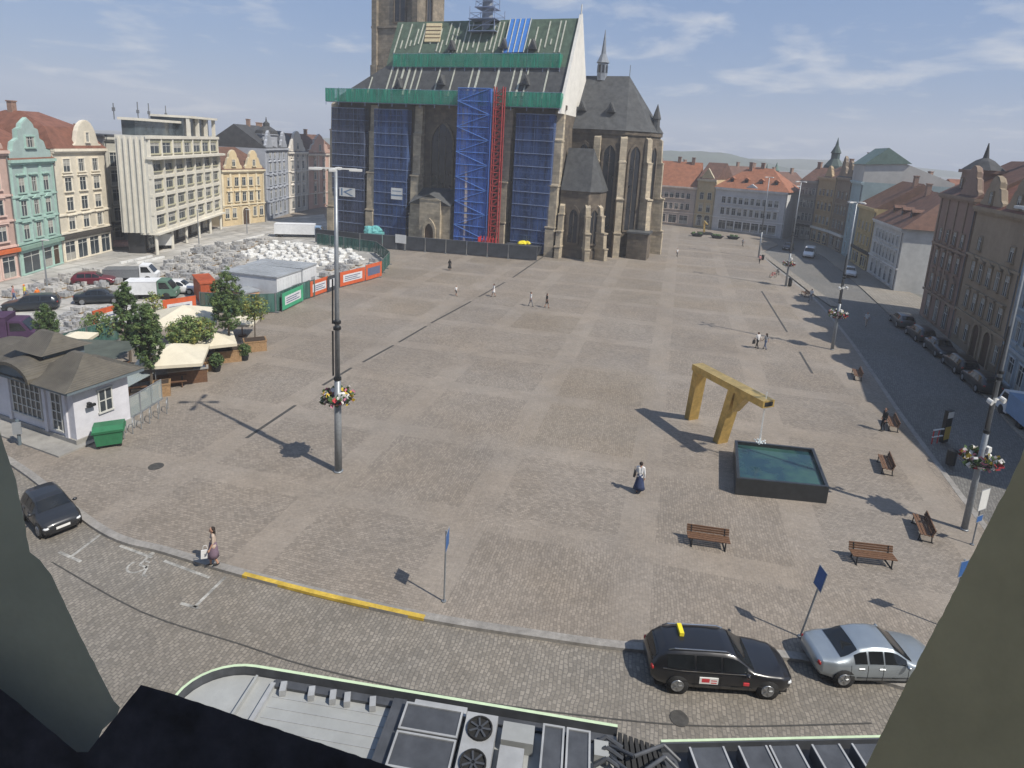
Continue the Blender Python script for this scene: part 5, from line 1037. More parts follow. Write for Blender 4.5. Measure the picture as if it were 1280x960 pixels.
traced('window_jamb', [(1520, 330), (1330, 430), (1282, 556), (1262, 604), (1228, 668), (1182, 760), (1130, 860), (1096, 930), (1070, 985), (1080, 1080), (1520, 1080)], .85, (.5, .22, .04), 'jamb_plaster')
traced('window_sill', [(-260, 800), (-20, 845), (14, 872), (96, 940), (110, 940), (176, 856), (212, 866), (330, 906), (470, 952), (560, 985), (560, 1150), (-260, 1150)], .8, (0, -.12, -.5), 'sill_metal')
# ================================================================== FOUNTAIN
mat('gold', (.6, .42, .14), .38, .25, 2.2, metal=.6, spec=.5, stain=.2); mat('basin_black', (.022, .025, .028), .3, .3, 3, spec=.5); 
mw, Nn, Ln_, Bn = nodes('water'); Bn.inputs['Base Color'].default_value = (.018, .05, .06, 1); Bn.inputs['Roughness'].default_value = .08; nzw = Nn.new('ShaderNodeTexNoise'); nzw.inputs['Scale'].default_value = 3.5; bpw = Nn.new('ShaderNodeBump'); bpw.inputs['Strength'].default_value = .3; Ln_.new(nzw.outputs[0], bpw.inputs['Height']); Ln_.new(bpw.outputs[0], Bn.inputs['Normal']); nz2 = Nn.new('ShaderNodeTexNoise'); nz2.inputs['Scale'].default_value = .7; tcw = Nn.new('ShaderNodeTexCoord'); Ln_.new(tcw.outputs['Object'], nz2.inputs['Vector']); Ln_.new(tcw.outputs['Object'], nzw.inputs['Vector']); Ln_.new(mixc(Nn, Ln_, mrange(Nn, Ln_, nz2.outputs['Fac'], .4, .65, 0, 1), (.013, .04, .055), (.035, .085, .07)), Bn.inputs['Base Color'])  # base colour mottled teal to green, painting in caustics on the basin floor
zp = .98; q = [G(x, y, zp) for x, y in ((918.5, 550), (1017.5, 560.5), (1036.6, 608.7), (921, 597.5))]; pc = sum(q, Vector()) / 4
FT = thing('fountain', 'modern fountain of golden leaning gateway over a black square basin', 'fountain', (pc.x, pc.y, 0)); qq = [(p.x - pc.x, p.y - pc.y) for p in q]; qi = [(x * .93, y * .93) for x, y in qq]
m = MB(); n = 4; vs = [(x, y, 0) for x, y in qq] + [(x, y, zp) for x, y in qq] + [(x, y, zp) for x, y in qi] + [(x, y, .5) for x, y in qi]
fs = []
for i in range(4): j = (i + 1) % 4; fs += [(i, j, 4 + j, 4 + i), (4 + i, 4 + j, 8 + j, 8 + i), (8 + i, 8 + j, 12 + j, 12 + i)]
fs.append((12, 13, 14, 15)); m.add(vs, fs); m.build('basin', 'basin_black', FT)
m = MB(); m.add([(x, y, .78) for x, y in qi], [(0, 1, 2, 3)]); m.build('basin_water', 'water', FT)
wh = G(947, 569, .78); ze = HTP(wh, 500); l1b, l2b = G(864, 523), G(900, 552)
tipc = Vector((wh.x, wh.y, ze)); A_ = G(873, 456, ze); A_ = Vector((A_.x, A_.y, ze)); dr = (tipc - A_).normalized(); tip = tipc + dr * .25; sdv = Vector((-dr.y, dr.x, 0)); rel = Vector((pc.x, pc.y, 0))
def plate(m, path, w_, th, nrm):
    """flat bar: path of (point, up-vector thickness direction)"""
    for (a, ua), (b, ub) in zip(path[:-1], path[1:]):
        vs = []
        for p, u_ in ((a, ua), (b, ub)):
            for sx_ in (-1, 1):
                for su in (0, 1): vs.append(p - rel + nrm * (sx_ * w_ / 2) + u_ * (su * th))
        m.add(vs, [(0, 2, 3, 1), (4, 5, 7, 6), (0, 1, 5, 4), (2, 6, 7, 3), (1, 3, 7, 5), (0, 4, 6, 2)])
Z = Vector((0, 0, 1)); m = MB(); bw_, bt_ = .85, .42
plate(m, [(A_ - dr * .1 - Z * .36, Z), (tip - Z * .36, Z)], bw_, bt_, sdv); m.build('spout_beam', 'gold', FT)
m = MB(); ctr_ = tip - Z * .15 - rel; vs = [ctr_ + sdv * (a * .3) + Z * (b * .13) + dr * .012 for a, b in ((-1, -1), (1, -1), (1, 1), (-1, 1))]; m.add(vs, [(0, 1, 2, 3)]); m.build('spout_mouth', 'dark_metal', FT)
u2 = (G(906, 483, ze) - A_).dot(dr); P2 = A_ + dr * max(1.2, u2)
for tp, bs in ((A_ + dr * .25, l1b), (P2, l2b)):
    m = MB(); vs = []
    for p, wd, th in ((tp - Z * .37, .78, .5), (Vector((bs.x, bs.y, 0)), .8, .46)):
        for sx_ in (-1, 1):
            for su in (-1, 1): vs.append(p - rel + sdv * (sx_ * wd / 2) + dr * (su * th / 2))
    m.add(vs, [(0, 2, 3, 1), (4, 5, 7, 6), (0, 1, 5, 4), (2, 6, 7, 3), (1, 3, 7, 5), (0, 4, 6, 2)]); m.build('leg', 'gold', FT)
m = MB(); k0 = P2 - rel - Z * .37; vs = [k0 + sdv * .3 + dr * .22, k0 - sdv * .3 + dr * .22, k0 - sdv * .3 + dr * 1.1, k0 + sdv * .3 + dr * 1.1, k0 + sdv * .3 + dr * .2 - Z * 1.3, k0 - sdv * .3 + dr * .2 - Z * 1.3]; m.add(vs, [(0, 1, 2, 3), (3, 2, 5, 4), (0, 4, 5, 1), (0, 3, 4), (1, 5, 2)]); m.build('brace', 'gold', FT)
mat('splash', (.75, .8, .8), .3, .1, 8); ms = bpy.data.materials.new('falling_water'); ms.use_nodes = True; b_ = ms.node_tree.nodes['Principled BSDF']; b_.inputs['Base Color'].default_value = (.8, .85, .85, 1); b_.inputs['Alpha'].default_value = .3; b_.inputs['Roughness'].default_value = .1; M['falling_water'] = ms
m = MB(); m.lathe([(.09, .78), (.05, 1.5), (.045, ze - .3)], wh - rel, 8); m.build('water_jet', 'falling_water', FT); m = MB(); rg = random.Random(3)
for i in range(60): a_ = rg.uniform(0, 6.28); r_ = rg.uniform(0, .42) ** 1.3; m.blob(wh - rel + Vector((r_ * math.cos(a_), r_ * math.sin(a_), .8 + rg.uniform(0, .16))), rg.uniform(.015, .05), 6)
m.build('splash', 'splash', FT)
# far golden fountain by the row of houses
fg = G(881, 293); t = thing('fountain', 'small far golden fountain standing between dark planters', 'fountain', fg); m = MB(); m.box((0, 0, .25), (3, 2, .5)); m.build('basin', 'basin_black', t); m = MB(); h_ = HT(881, 292, 276); m.tube((0, .6, 0), (-.25, .6, h_), .28, .22, 4); m.tube((-.25, .6, h_), (.1, -.8, h_ * .8), .2, .2, 4); m.build('spout', 'gold', t)
# ================================================================== STREET FURNITURE
mat('galvanised', (.27, .29, .31), .45, .15, 6, metal=.4, stain=.2); mat('lamp_white', (.6, .6, .58), .5, .08, 4); mat('soil', (.05, .035, .025), .9, .3, 8)
PET = [mat('petal_' + n, c, .7, .15, 9) for n, c in (('red', (.4, .04, .05)), ('pink', (.55, .2, .3)), ('white', (.65, .63, .6)), ('yellow', (.6, .42, .05)), ('leaf', (.05, .09, .03)))]
POLE_H = HT(423, 589, 211)
def lamp_mesh(kind=0):
    p = MB(); H_ = POLE_H; p.tube((0, 0, 0), (0, 0, H_ * .33), .2, .17, 12); p.tube((0, 0, H_ * .33), (0, 0, H_), .13, .09, 10); p.lathe([(.26, 0), (.26, .05), (.2, .08)], (0, 0, 0), 12); pole = p.mesh('pole', 'galvanised', True)
    c = MB()
    for z in (H_ * .33, H_ * .50, H_ * .52): c.lathe([(.2, z - .07), (.2, z + .07)], (0, 0, 0), 10)
    c.tube((-.22, 0, H_ * .34), (-.22, 0, H_ * .49), .05, n=6); c.tube((-.22, 0, H_ * .515), (-.2, 0, H_ * .66), .045, n=6); collar = c.mesh('collar', 'dark_metal')
    a = MB(); a.bx(-1.0, 1.0, -.04, .04, H_ - .02, H_ + .05); a.bx(-.04, .04, -1.0, 1.0, H_ - .02, H_ + .05); arm = a.mesh('arm', 'lamp_white')
    l = MB(); l.bx(-.3, .3, -.13, .13, -.08, .03); l.bx(-.25, .25, -.1, .1, -.1, -.08, 1); head = l.mesh('lamp_head', ['lamp_white', 'lamp_clear'])
    s = MB(); s.box((.22, -.18, H_ * .275), (.3, .26, .28)); s.bx(-.0, .24, -.2, -.16, H_ * .26, H_ * .27); s.blob((.52, -.1, H_ * .268), .14, 10); s.tube((.1, 0, H_ * .255), (.5, -.1, H_ * .255), .03); cam_ = s.mesh('security_camera', 'lamp_white')
    s = MB(); s.bx(-.62, .62, -.04, .04, H_ * .43, H_ * .43 + .06); s.lathe([(.15, H_ * .425), (.15, H_ * .44)], (0, 0, 0), 8)
    for x in (-.6, .6): s.tube((x, 0, H_ * .435), (x, -.3, H_ * .43), .13, .14, 10)
    spot = s.mesh('spotlight_bracket', 'lamp_white'); return pole, collar, arm, head, cam_, spot
LM = lamp_mesh()
def flower_mesh(seed):
    rg = random.Random(seed); m = MB(); m.lathe([(.3, -.32), (.75, -.05), (.78, .02), (.2, .04)], (0, 0, 0), 14, 0)
    b = MB()
    for i in range(240):
        a_ = rg.uniform(0, 6.283); r_ = .86 * math.sqrt(rg.uniform(.12, 1)); z = rg.uniform(-.3, .3) * (1.1 - r_ * .3) + .05; c = Vector((r_ * math.cos(a_), r_ * math.sin(a_), z)); s_ = rg.uniform(.05, .12); n = Vector((rg.uniform(-1, 1), rg.uniform(-1, 1), rg.uniform(-.2, 1))).normalized(); u = n.orthogonal().normalized() * s_; v = n.cross(u)
        b.add([c - u - v, c + u - v, c + u + v, c - u + v], [(0, 1, 2, 3)], rg.choice((0, 1, 2, 2, 3, 4, 4, 4, 4)))
    return m.mesh('basket', 'dark_metal'), b.mesh('flowers', ['petal_red', 'petal_pink', 'petal_white', 'petal_yellow', 'petal_leaf'])
FM = flower_mesh(2); FM2 = flower_mesh(9)
def lamppost(base, label, rz=0, cams=True, spots=False, basket=None, bz=None, name='lamp_post', scale=1.0):
    t = thing(name, label, 'lamp post', base, rz, 'tall lamp posts on the square'); t.scale = (.75, .75, scale) if rz > R(15) else (1, 1, scale)
    put(LM[0], 'pole', t); put(LM[1], 'collar', t); put(LM[2], 'arm', t)
    for x, y in ((1, 0), (-1, 0), (0, 1), (0, -1)): put(LM[3], 'lamp_head', t, (x * .95, y * .95, POLE_H), 0 if x else R(90))
    if cams: put(LM[4], 'security_camera', t)
    if spots: put(LM[5], 'spotlight', t)
    if basket:
        h_ = bz or POLE_H * .215; b = thing('flower_basket', basket, 'flower basket', Vector((base.x, base.y, h_)), rz, 'flower baskets on the lamp posts'); put(FM[0], 'basket', b); put(FM[1], 'flowers', b)
lamppost(G(423, 589), 'tall grey lamp post standing alone left of the square centre', R(8), True, False, 'round basket of mixed flowers on the lamp post left of centre', HT(423, 589, 497))
lamppost(G(1040, 437), 'lamp post beside the couple, third from the far end of the right row', R(20), True, True, 'flower basket on the lamp post behind the walking couple', HT(1040, 437, 393), scale=.88)
lamppost(G(982, 358), 'lamp post on the right row with a bin and bikes at its foot', R(20), True, False, 'flower basket on the lamp post near the parked red bikes', HT(982, 358, 330), scale=.92)
lamppost(G(948, 322), 'farthest lamp post of the right row near the long white house', R(20), False, False, scale=.9)
lamppost(G(1205, 662), 'nearest lamp post of the right row, behind the sign pole', R(20), True, True, 'red and yellow flower basket on the nearest right lamp post', HT(1205, 662, 575))
def small_lamp(base, yt, label):
    h_ = HTP(base, yt); t = thing('street_light', label, 'street light', base, 0); m = MB(); m.tube((0, 0, 0), (0, 0, h_), .09, .05, 8); m.build('pole', 'galvanised', t); m = MB(); m.bx(-.1, .7, -.1, .1, h_ - .04, h_ + .06); m.build('lamp_head', 'lamp_white', t)
small_lamp(G(249, 308), 262, 'thin street light in front of the grid fronted hotel'); small_lamp(G(59, 358), 300, 'thin street light in front of the mint green house'); small_lamp(G(309, 292), 262, 'thin street light in front of the yellow baroque house')
# benches
def bench_proto():
    s = MB()
    for i in range(4): s.bx(-.95, .95, -.26 + .14 * i, -.15 + .14 * i, .42, .46)
    b = MB()
    for i in range(3): z = .5 + .1 * i; b.bx(-.95, .95, .24 + .03 * i, .28 + .03 * i, z, z + .085)
    f = MB(); f.path([(0, -.24, 0), (0, -.22, .41), (0, .22, .41), (0, .32, .78)], .03, 6); f.path([(0, .3, 0), (0, .26, .41)], .03, 6); f.tube((0, -.3, .02), (0, .36, .02), .03)
    return s.mesh('seat', 'wood'), b.mesh('backrest', 'wood'), f.mesh('leg', 'dark_metal')
BM = bench_proto()
def bench(loc, rz, label):
    t = thing('park_bench', label, 'bench', loc, rz, 'wooden benches on the square'); put(BM[0], 'seat', t); put(BM[1], 'backrest', t)
    for x in (-.75, .75): put(BM[2], 'leg', t, (x, 0, 0))
bench(G(884, 682), R(-9), 'wooden bench below the black fountain basin'); bench(G(1089, 704), R(-6), 'wooden bench right of the sign post, second below the fountain')
bench(G(1151, 666), R(-112), 'wooden bench seen end on in front of the nearest right lamp post'); bench(G(1105, 586), R(-112), 'wooden bench in front of the dark litter bin, right of the fountain')
bench(G(1113, 534), R(-112), 'wooden bench with a person standing at its end'); bench(G(1070, 472), R(-112), 'wooden bench alone near the edge of the street shadow'); bench(G(1006, 370), R(-100), 'wooden bench at the end of the pale kerb path')
bench(G(1000, 362), R(-100), 'far wooden bench next to the pale kerb path, beside a bin') if False else None
# signs
mat('sign_blue', (.03, .1, .28), .5, .1, 3); mat('sign_back', (.33, .35, .37), .5, .1, 4, metal=.4)
def sign(base, h_, plates, label, rz, lean=0, cat='road sign', name='road_sign'):
    t = thing(name, label, cat, base, rz); m = MB(); m.tube((0, 0, 0), (0, 0, h_), .035, n=8); m.lathe([(.09, 0), (.09, .05)], (0, 0, 0), 8); m.build('pole', 'galvanised', t)
    for z, w_, hh, mm in plates: m = MB(); m.bx(-w_ / 2, w_ / 2, -.06, -.045, z - hh / 2, z + hh / 2); m.bx(-w_ / 2 + .03, w_ / 2 - .03, -.064, -.0605, z - hh / 2 + .03, z + hh / 2 - .03, 1); m.build('plate', ['sign_back', mm], t)
sign(G(555, 752), HT(555, 752, 663), [(2.75, .62, .75, 'sign_blue')], 'thin sign post seen edge on behind the yellow kerb', R(84))
sign(G(1000, 796), HT(1000, 796, 712), [(2.75, .5, .85, 'sign_blue')], 'blue parking sign on a leaning post behind the cars', R(-64))
_s = bpy.data.objects['road_sign.001']; _z = (G(1031, 713, 3.1) - _s.location).normalized(); _x = Vector((math.cos(R(276)), math.sin(R(276)), 0)); _y = _z.cross(_x).normalized(); _x = _y.cross(_z); _s.rotation_euler = Matrix((_x, _y, _z)).transposed().to_euler()
sign(G(1186, 786), 3.1, [(2.75, .6, .7, 'sign_blue')], 'sign post hidden behind the right jamb, only its shadow shows', R(20))
hp = HT(1215, 681, 612); sign(G(1215, 681), hp, [(hp - .5, .7, 1.1, 'lamp_white'), (hp - 1.5, .5, .35, 'sign_blue')], 'sign pole with white board and blue arrow by the right jamb', R(25))
m = None
tb_ = G(1179, 552); ht_ = HT(1180, 552, 513); t = thing('info_totem', 'tall information totem with yellow lower half and white top', 'totem', tb_, R(25)); m = MB(); m.bx(-.3, .3, -.12, .12, 0, ht_); m.build('body', 'dark_metal', t); m = MB(); m.bx(-.29, .29, -.14, -.121, ht_ * .78, ht_ * .97); m.build('white_panel', 'lamp_white', t); m = MB(); m.bx(-.29, .29, -.14, -.121, ht_ * .1, ht_ * .5); m.build('yellow_panel', 'panel_yellow', t) if mat('panel_yellow', (.4, .28, .06), .6, .1, 3) else None
t = thing('barrier', 'red and white barrier frame beside the totem', 'barrier', G(1171, 554), R(20)); m = MB()
for x in (-.5, 0, .5): m.tube((x, 0, 0), (x, 0, 1.0), .04)
m.build('post', 'red_paint', t); m = MB(); m.tube((-.55, 0, .98), (.55, 0, .98), .05); m.tube((-.55, 0, .5), (.55, 0, .5), .05); m.build('rail', 'lamp_white', t)
def bin_(loc, label, h_=.95):
    t = thing('litter_bin', label, 'litter bin', loc, R(20), 'dark litter bins'); m = MB(); m.lathe([(.2, .05), (.26, .1), (.27, h_ * .85), (.24, h_ * .88)], (0, 0, 0), 12); m.lathe([(.1, 0), (.1, .06)], (0, 0, 0), 8); m.build('body', 'dark_metal', t); m = MB(); m.lathe([(.28, h_ * .89), (.28, h_ * .93), (.12, h_)], (0, 0, 0), 12); m.build('lid', 'dark_metal', t)
bin_(G(1187, 582), 'dark litter bin by the kerb between totem and nearest lamp post', 1.1); bin_(G(987, 358), 'dark litter bin next to the lamp post with the bikes', 1.3); bin_(G(953, 325), 'dark litter bin at the farthest lamp post of the right row')
def bike(loc, rz, label, c):
    t = thing('bicycle', label, 'bicycle', loc, rz, 'bicycles parked near the lamp post'); w_ = MB()
    for i in range(16): a0_, a1_ = 2 * math.pi * i / 16, 2 * math.pi * (i + 1) / 16; w_.tube((.33 * math.cos(a0_), 0, .33 * math.sin(a0_)), (.33 * math.cos(a1_), 0, .33 * math.sin(a1_)), .025, n=5)
    for i in range(8): w_.tube((0, 0, 0), (.33 * math.cos(.785 * i), 0, .33 * math.sin(.785 * i)), .006, n=3)
    me = w_.mesh('wheel', 'black_rubber'); put(me, 'wheel', t, (-.52, 0, .35)); put(me, 'wheel', t, (.52, 0, .35)); m = MB()
    for a_, b_ in (((-.52, 0, .35), (-.1, 0, .32)), ((-.1, 0, .32), (-.22, 0, .8)), ((-.22, 0, .78), (.36, 0, .78)), ((-.1, 0, .32), (.36, 0, .75)), ((-.52, 0, .35), (-.22, 0, .75)), ((.36, 0, .85), (.52, 0, .35))): m.tube(a_, b_, .025, n=6)
    m.build('frame', c, t); m = MB(); m.path([(.3, -.28, 1.0), (.36, 0, .95), (.3, .28, 1.0)], .02); m.build('handlebar', 'dark_metal', t); m = MB(); m.blob((-.24, 0, .85), .11, 8, sq=(1.2, .7, .4)); m.build('saddle', 'black_rubber', t)
bike(G(966, 347), R(30), 'red bicycle standing left of the lamp post with the bin', 'red_paint'); bike(G(972, 343), R(80), 'dark bicycle standing behind the red one', 'dark_metal')
def planter_low(loc, label):
    t = thing('planter', label, 'planter', loc, R(-25), 'dark planters by the far golden fountain'); m = MB(); m.lathe([(.9, 0), (1.5, .6), (1.4, .62)], (0, 0, 0), 12, sy=.55); m.build('bowl', 'dark_metal', t); m = MB(); rg = random.Random(int(loc.x * 7)); [m.blob((rg.uniform(-.9, .9), rg.uniform(-.4, .4), .7), .3, 6, jit=.3, rng=rg) for _ in range(9)]; m.build('plants', 'petal_leaf', t)
planter_low(G(871, 295.5), 'dark planter left of the far golden fountain'); planter_low(G(896, 298), 'dark planter right of the far golden fountain'); planter_low(G(916, 299), 'dark planter in front of the long white house')
# ================================================================== KIOSK AND BEER GARDEN
mat('kiosk_white', (.58, .58, .62), .8, .08, 2, stain=.12); roofmat('kiosk_roof', (.1, .09, .072), 2.2, .25, .55, 'X'); mat('kiosk_frame', (.12, .15, .17), .6, .1, 3); mat('concrete', (.3, .29, .27), .85, .15, 2, stain=.2)
ka, kb = G(97, 557), G(2, 524); kr = ang(kb, ka); KF = Frame(kb, kr); xR, _ = KF.loc(ka); yB = KF.loc(G(147, 524))[1]; ke = HTP(KF.w(xR + .65, -.65), 493) + .06; xR2 = KF.loc(G(147, 524))[0]
KS = thing('kiosk', 'white pavilion kiosk with brown grey metal roofs and arched front window', 'kiosk', kb, kr); x0 = -3.5; Dk = max(2.6, yB)
m = MB(); m.bx(x0, xR, 0, Dk, -.05, ke); m.build('wall', 'kiosk_white', KS); m = MB(); m.bx(x0 - .8, xR + .5, -1.3, Dk + .3, -.02, .1); m.build('base_slab', 'concrete', KS)
m = MB(); m.bx(x0 - .1, xR + .1, -.1, Dk + .1, -.02, .35); m.build('plinth', 'concrete', KS)
ov = .65; xm = (x0 + xR) / 2; zt1 = ke + 2.0; kz = ke - .05
xs_ = xR - 3.6; zr_ = KF.hit(80, 440, 1.2)[1]
m = MB()
m.add([(x0 - ov, -ov, kz), (xs_ + .3, -ov, kz), (xs_ + .3, Dk + ov, kz), (x0 - ov, Dk + ov, kz), (x0 + 1.2, 1.2, kz + .8), (xs_ + .3, 1.2, kz + .8), (xs_ + .3, Dk - 1.0, kz + .8), (x0 + 1.2, Dk - 1.0, kz + .8)], [(0, 1, 5, 4), (1, 2, 6, 5), (2, 3, 7, 6), (3, 0, 4, 7), (4, 5, 6, 7), (3, 2, 1, 0)])
def hip(mm, xa, xb, ya, yb, z0, z1, rl, mid=.0):
    """concave hipped roof with a short ridge"""
    cx, cy = (xa + xb) / 2, (ya + yb) / 2; rings = []
    for t, zt_ in ((0, 0), (.35, .22), (.7, .58), (1, 1)):
        hx = (xb - xa) / 2 * (1 - t) + rl * t; hy = (yb - ya) / 2 * (1 - t) + .12 * t; rings.append([(cx - hx, cy - hy), (cx + hx, cy - hy), (cx + hx, cy + hy), (cx - hx, cy + hy), z0 + (z1 - z0) * zt_])
    vs = [(x, y, r[4]) for r in rings for x, y in r[:4]]; fs = [(k * 4 + i, k * 4 + (i + 1) % 4, k * 4 + 4 + (i + 1) % 4, k * 4 + 4 + i) for k in range(3) for i in range(4)] + [(12, 13, 14, 15), (3, 2, 1, 0)]; mm.add(vs, fs)
hip(m, xs_ - .35, xR + ov, -ov - .1, Dk + ov + .1, kz + .03, zr_, .55)
m.bx(x0 - ov + .02, xR + ov - .02, -ov + .02, Dk + ov - .02, kz - .16, kz - .01, 1)
gx = (KF.hit(32, 500, -.1)[0]); gpts = []
for i in range(13): a_ = math.pi * i / 12; gpts.append((gx + 1.75 * math.cos(a_), ke - .1 + 1.0 * math.sin(a_)))
gi = [(gx + (x - gx) * .86, ke - .1 + (z - ke + .1) * .8) for x, z in gpts]
for i in range(12): m.slabx([gpts[i], gpts[i + 1], gi[i + 1], gi[i]], -ov - .15, 1.8)
m.slabx(gi, -ov + .1, 1.5, 1); m.build('roof', ['kiosk_roof', 'kiosk_frame'], KS)
m = MB(); cx = KF.loc(G(70, 500))[0] - .2; 
cy0 = .3; cxa, zc0 = KF.hit(51, 446, cy0); cxb = KF.hit(7, 441, cy0)[0]; cyb = Dk + .1; zc1 = KF.hit(49, 414, 1.5)[1]
m.bx(cxb + .35, cxa - .35, cy0 + .35, cyb - .35, -.05, zc0); m.build('cupola', 'kiosk_frame', KS)
m = MB(); hip(m, cxb, cxa, cy0, cyb, zc0 - .02, zc1, .7); m.build('cupola_roof', 'kiosk_roof', KS)
def kwin(xc, zc, w_, h_, nx, nz, nm='window', arch=False, T=None):
    m = MB(); m.bx(xc - w_ / 2, xc + w_ / 2, -.04, .01, zc - h_ / 2, zc + h_ / 2, 0, T)
    o = None
    f = MB(); f.bx(xc - w_ / 2 - .08, xc + w_ / 2 + .08, -.09, .01, zc + h_ / 2, zc + h_ / 2 + .08, 0, T); f.bx(xc - w_ / 2 - .08, xc + w_ / 2 + .08, -.12, .01, zc - h_ / 2 - .09, zc - h_ / 2, 0, T)
    for i in range(nx + 1): x = xc - w_ / 2 + w_ * i / nx; f.bx(x - .035, x + .035, -.08, -.001, zc - h_ / 2, zc + h_ / 2, 0, T)
    for i in range(1, nz): z = zc - h_ / 2 + h_ * i / nz; f.bx(xc - w_ / 2, xc + w_ / 2, -.07, -.041, z - .025, z + .025, 0, T)
    fo = f.build(nm, 'frame_white', KS); m.build('pane', 'pane_glass', fo)
kwin(gx, ke * .57, 2.6, ke * .6, 6, 4); xd = KF.hit(74, 530, 0)[0]; kwin(xd, ke * .5, .8, ke * .62, 2, 4, 'door')
TS = Matrix.Translation((xR, 0, 0)) @ Matrix.Rotation(R(90), 4, 'Z'); kwin(Dk * .55, ke * .6, .75, 1.3, 2, 2, 'window', False, TS)
m = MB(); m.bx(xR + .01, xR + .25, .7, .85, ke * .58, ke * .66); m.bx(xR + .2, xR + .35, .55, 1.0, ke * .6, ke * .64); m.build('wall_lamp', 'dark_metal', KS)
for x in (gx - 1.65, gx + 1.65, xd + .75): m = MB(); m.bx(x - .13, x + .13, -.1, .02, .3, ke - .2); m.build('pilaster', 'kiosk_white', KS)
# notice post by the kiosk
t = thing('notice_post', 'grey blue notice post in front of the kiosk', 'post', G(25, 556), R(20)); m = MB(); m.tube((0, 0, 0), (0, 0, 1.5), .09, n=8); m.build('pole', 'kiosk_frame', t); m = MB(); m.bx(-.2, .2, -.16, -.095, .7, 1.4); m.build('plate', 'sign_back', t)
# green wheeled bin
t = thing('waste_container', 'green wheeled waste container beside the kiosk wall', 'waste container', G(138, 556), R(28)); m = MB(); m.prism([(-.6, -.45), (.6, -.45), (.6, .45), (-.6, .45)], .2, 1.05, 0, [(-.7, -.52), (.7, -.52), (.7, .52), (-.7, .52)]); m.bx(-.78, .78, -.58, .58, .98, 1.06); m.build('body', 'bin_green', t) if mat('bin_green', (.03, .15, .07), .5, .15, 3) else None
m = MB(); m.slaby([(-.6, 1.065), (.6, 1.065), (.5, 1.25), (-.3, 1.3), (-.6, 1.12)], -.74, .74); m.build('lid', 'bin_green', t); m = MB()
for x in (-.5, .5):
    for y in (-.35, .35): T = Matrix.Translation((x, y, .1)) @ Matrix.Rotation(R(90), 4, 'X'); m.lathe([(.1, -.03), (.1, .03)], (0, 0, 0), 10, 0, T)
m.build('wheel', 'black_rubber', t)
def pl_(px): return G(*px)
# glazed windbreak terrace + railing between kiosk and planters
mg = bpy.data.materials.new('clear_panel'); mg.use_nodes = True; b_ = mg.node_tree.nodes['Principled BSDF']; b_.inputs['Base Color'].default_value = (.4, .46, .46, 1); b_.inputs['Alpha'].default_value = .45; b_.inputs['Roughness'].default_value = .15; M['clear_panel'] = mg
gl = [pl_(p) for p in ((150, 531), (176, 516), (203, 499))]
for i, (a_, b_) in enumerate(zip(gl[:-1], gl[1:])):
    t = thing('glass_windbreak', 'low glass windbreak panel of the terrace, %s' % ('next to the kiosk wall' if i == 0 else 'ending at the wooden planter'), 'windbreak', a_, ang(a_, b_)); Lg_ = (b_ - a_).length; m = MB(); m.bx(.06, Lg_ - .06, -.015, .015, .12, 1.35); m.build('glass', 'clear_panel', t); m = MB(); [m.tube((x, 0, 0), (x, 0, 1.42), .035) for x in (.03, Lg_ / 2, Lg_ - .03)]; m.tube((.03, 0, 1.4), (Lg_ - .03, 0, 1.4), .035); m.bx(0, Lg_, -.05, .05, 0, .1); m.build('frame', 'galvanised', t)
t = thing('canopy_roof', 'pale translucent canopy slope over the terrace corner', 'canopy', pl_((165, 508)), ang(gl[0], gl[2])); m = MB(); m.add([(-1.2, .1, 1.4), (2.6, .1, 1.4), (2.8, 1.6, 1.75), (-.9, 1.6, 1.75), (-1.2, .1, 1.36), (2.6, .1, 1.36), (2.8, 1.6, 1.71), (-.9, 1.6, 1.71)], [(0, 1, 2, 3), (7, 6, 5, 4), (0, 4, 5, 1), (1, 5, 6, 2), (2, 6, 7, 3), (3, 7, 4, 0)]); m.build('sheet', 'clear_panel', t); m = MB(); [m.tube((x, y, 0), (x, y, 1.4 + (.33 if y > 1 else 0)), .03) for x, y in ((-1.1, .1), (2.5, .1), (2.7, 1.5), (-.9, 1.5))]; m.build('post', 'galvanised', t)
def hoop(px, label):
    t = thing('bike_stand', label, 'bike stand', pl_(px), R(115), 'steel bike stands along the terrace'); m = MB(); m.path([(-.4, 0, 0), (-.4, 0, .7), (-.25, 0, .85), (.25, 0, .85), (.4, 0, .7), (.4, 0, 0)], .025, 6); m.build('hoop', 'galvanised', t)
for i in range(6): hoop((157 + 10.5 * i, 545 - 6.2 * i), 'steel hoop bike stand in the row along the glass terrace')
# terrace hall with ribbed roof
ha, hb = pl_((134, 500)), pl_((208, 452)); HF = Frame(ha, ang(ha, hb)); Lh = (hb - ha).length; t = thing('beer_garden_pavilion', 'open timber pavilion with ribbed grey green roof behind the kiosk', 'pavilion', ha, HF.a); roofmat('ribbed_roof', (.085, .1, .085), 5, .25, .7, 'X')
zl, zh = HF.hit(155, 438, 1)[1], HF.hit(165, 402, 4.5)[1]; m = MB(); m.add([(-2.5, .6, zl), (Lh * .8, .6, zl), (Lh * .8, 4.4, zh), (-2.5, 4.4, zh), (Lh * .8, 8, zl), (-2.5, 8, zl)], [(0, 1, 2, 3), (3, 2, 4, 5), (1, 4, 2), (0, 3, 5), (0, 5, 4, 1)]); m.build('roof', 'ribbed_roof', t); m = MB()
for x in (-2.2, Lh * .25, Lh * .74):
    for y in (.9, 7.6): m.bx(x - .08, x + .08, y - .08, y + .08, 0, zl)
m.build('post', 'wood', t); m = MB(); m.bx(-2.3, Lh * .78, 6.5, 7.4, 0, zl * .8); m.build('bar_wall', 'fascia_dark', t)
m = MB(); m.bx(0, Lh * .7, 1.4, 1.9, .72, .78); m.bx(0, Lh * .7, 3, 3.5, .72, .78)
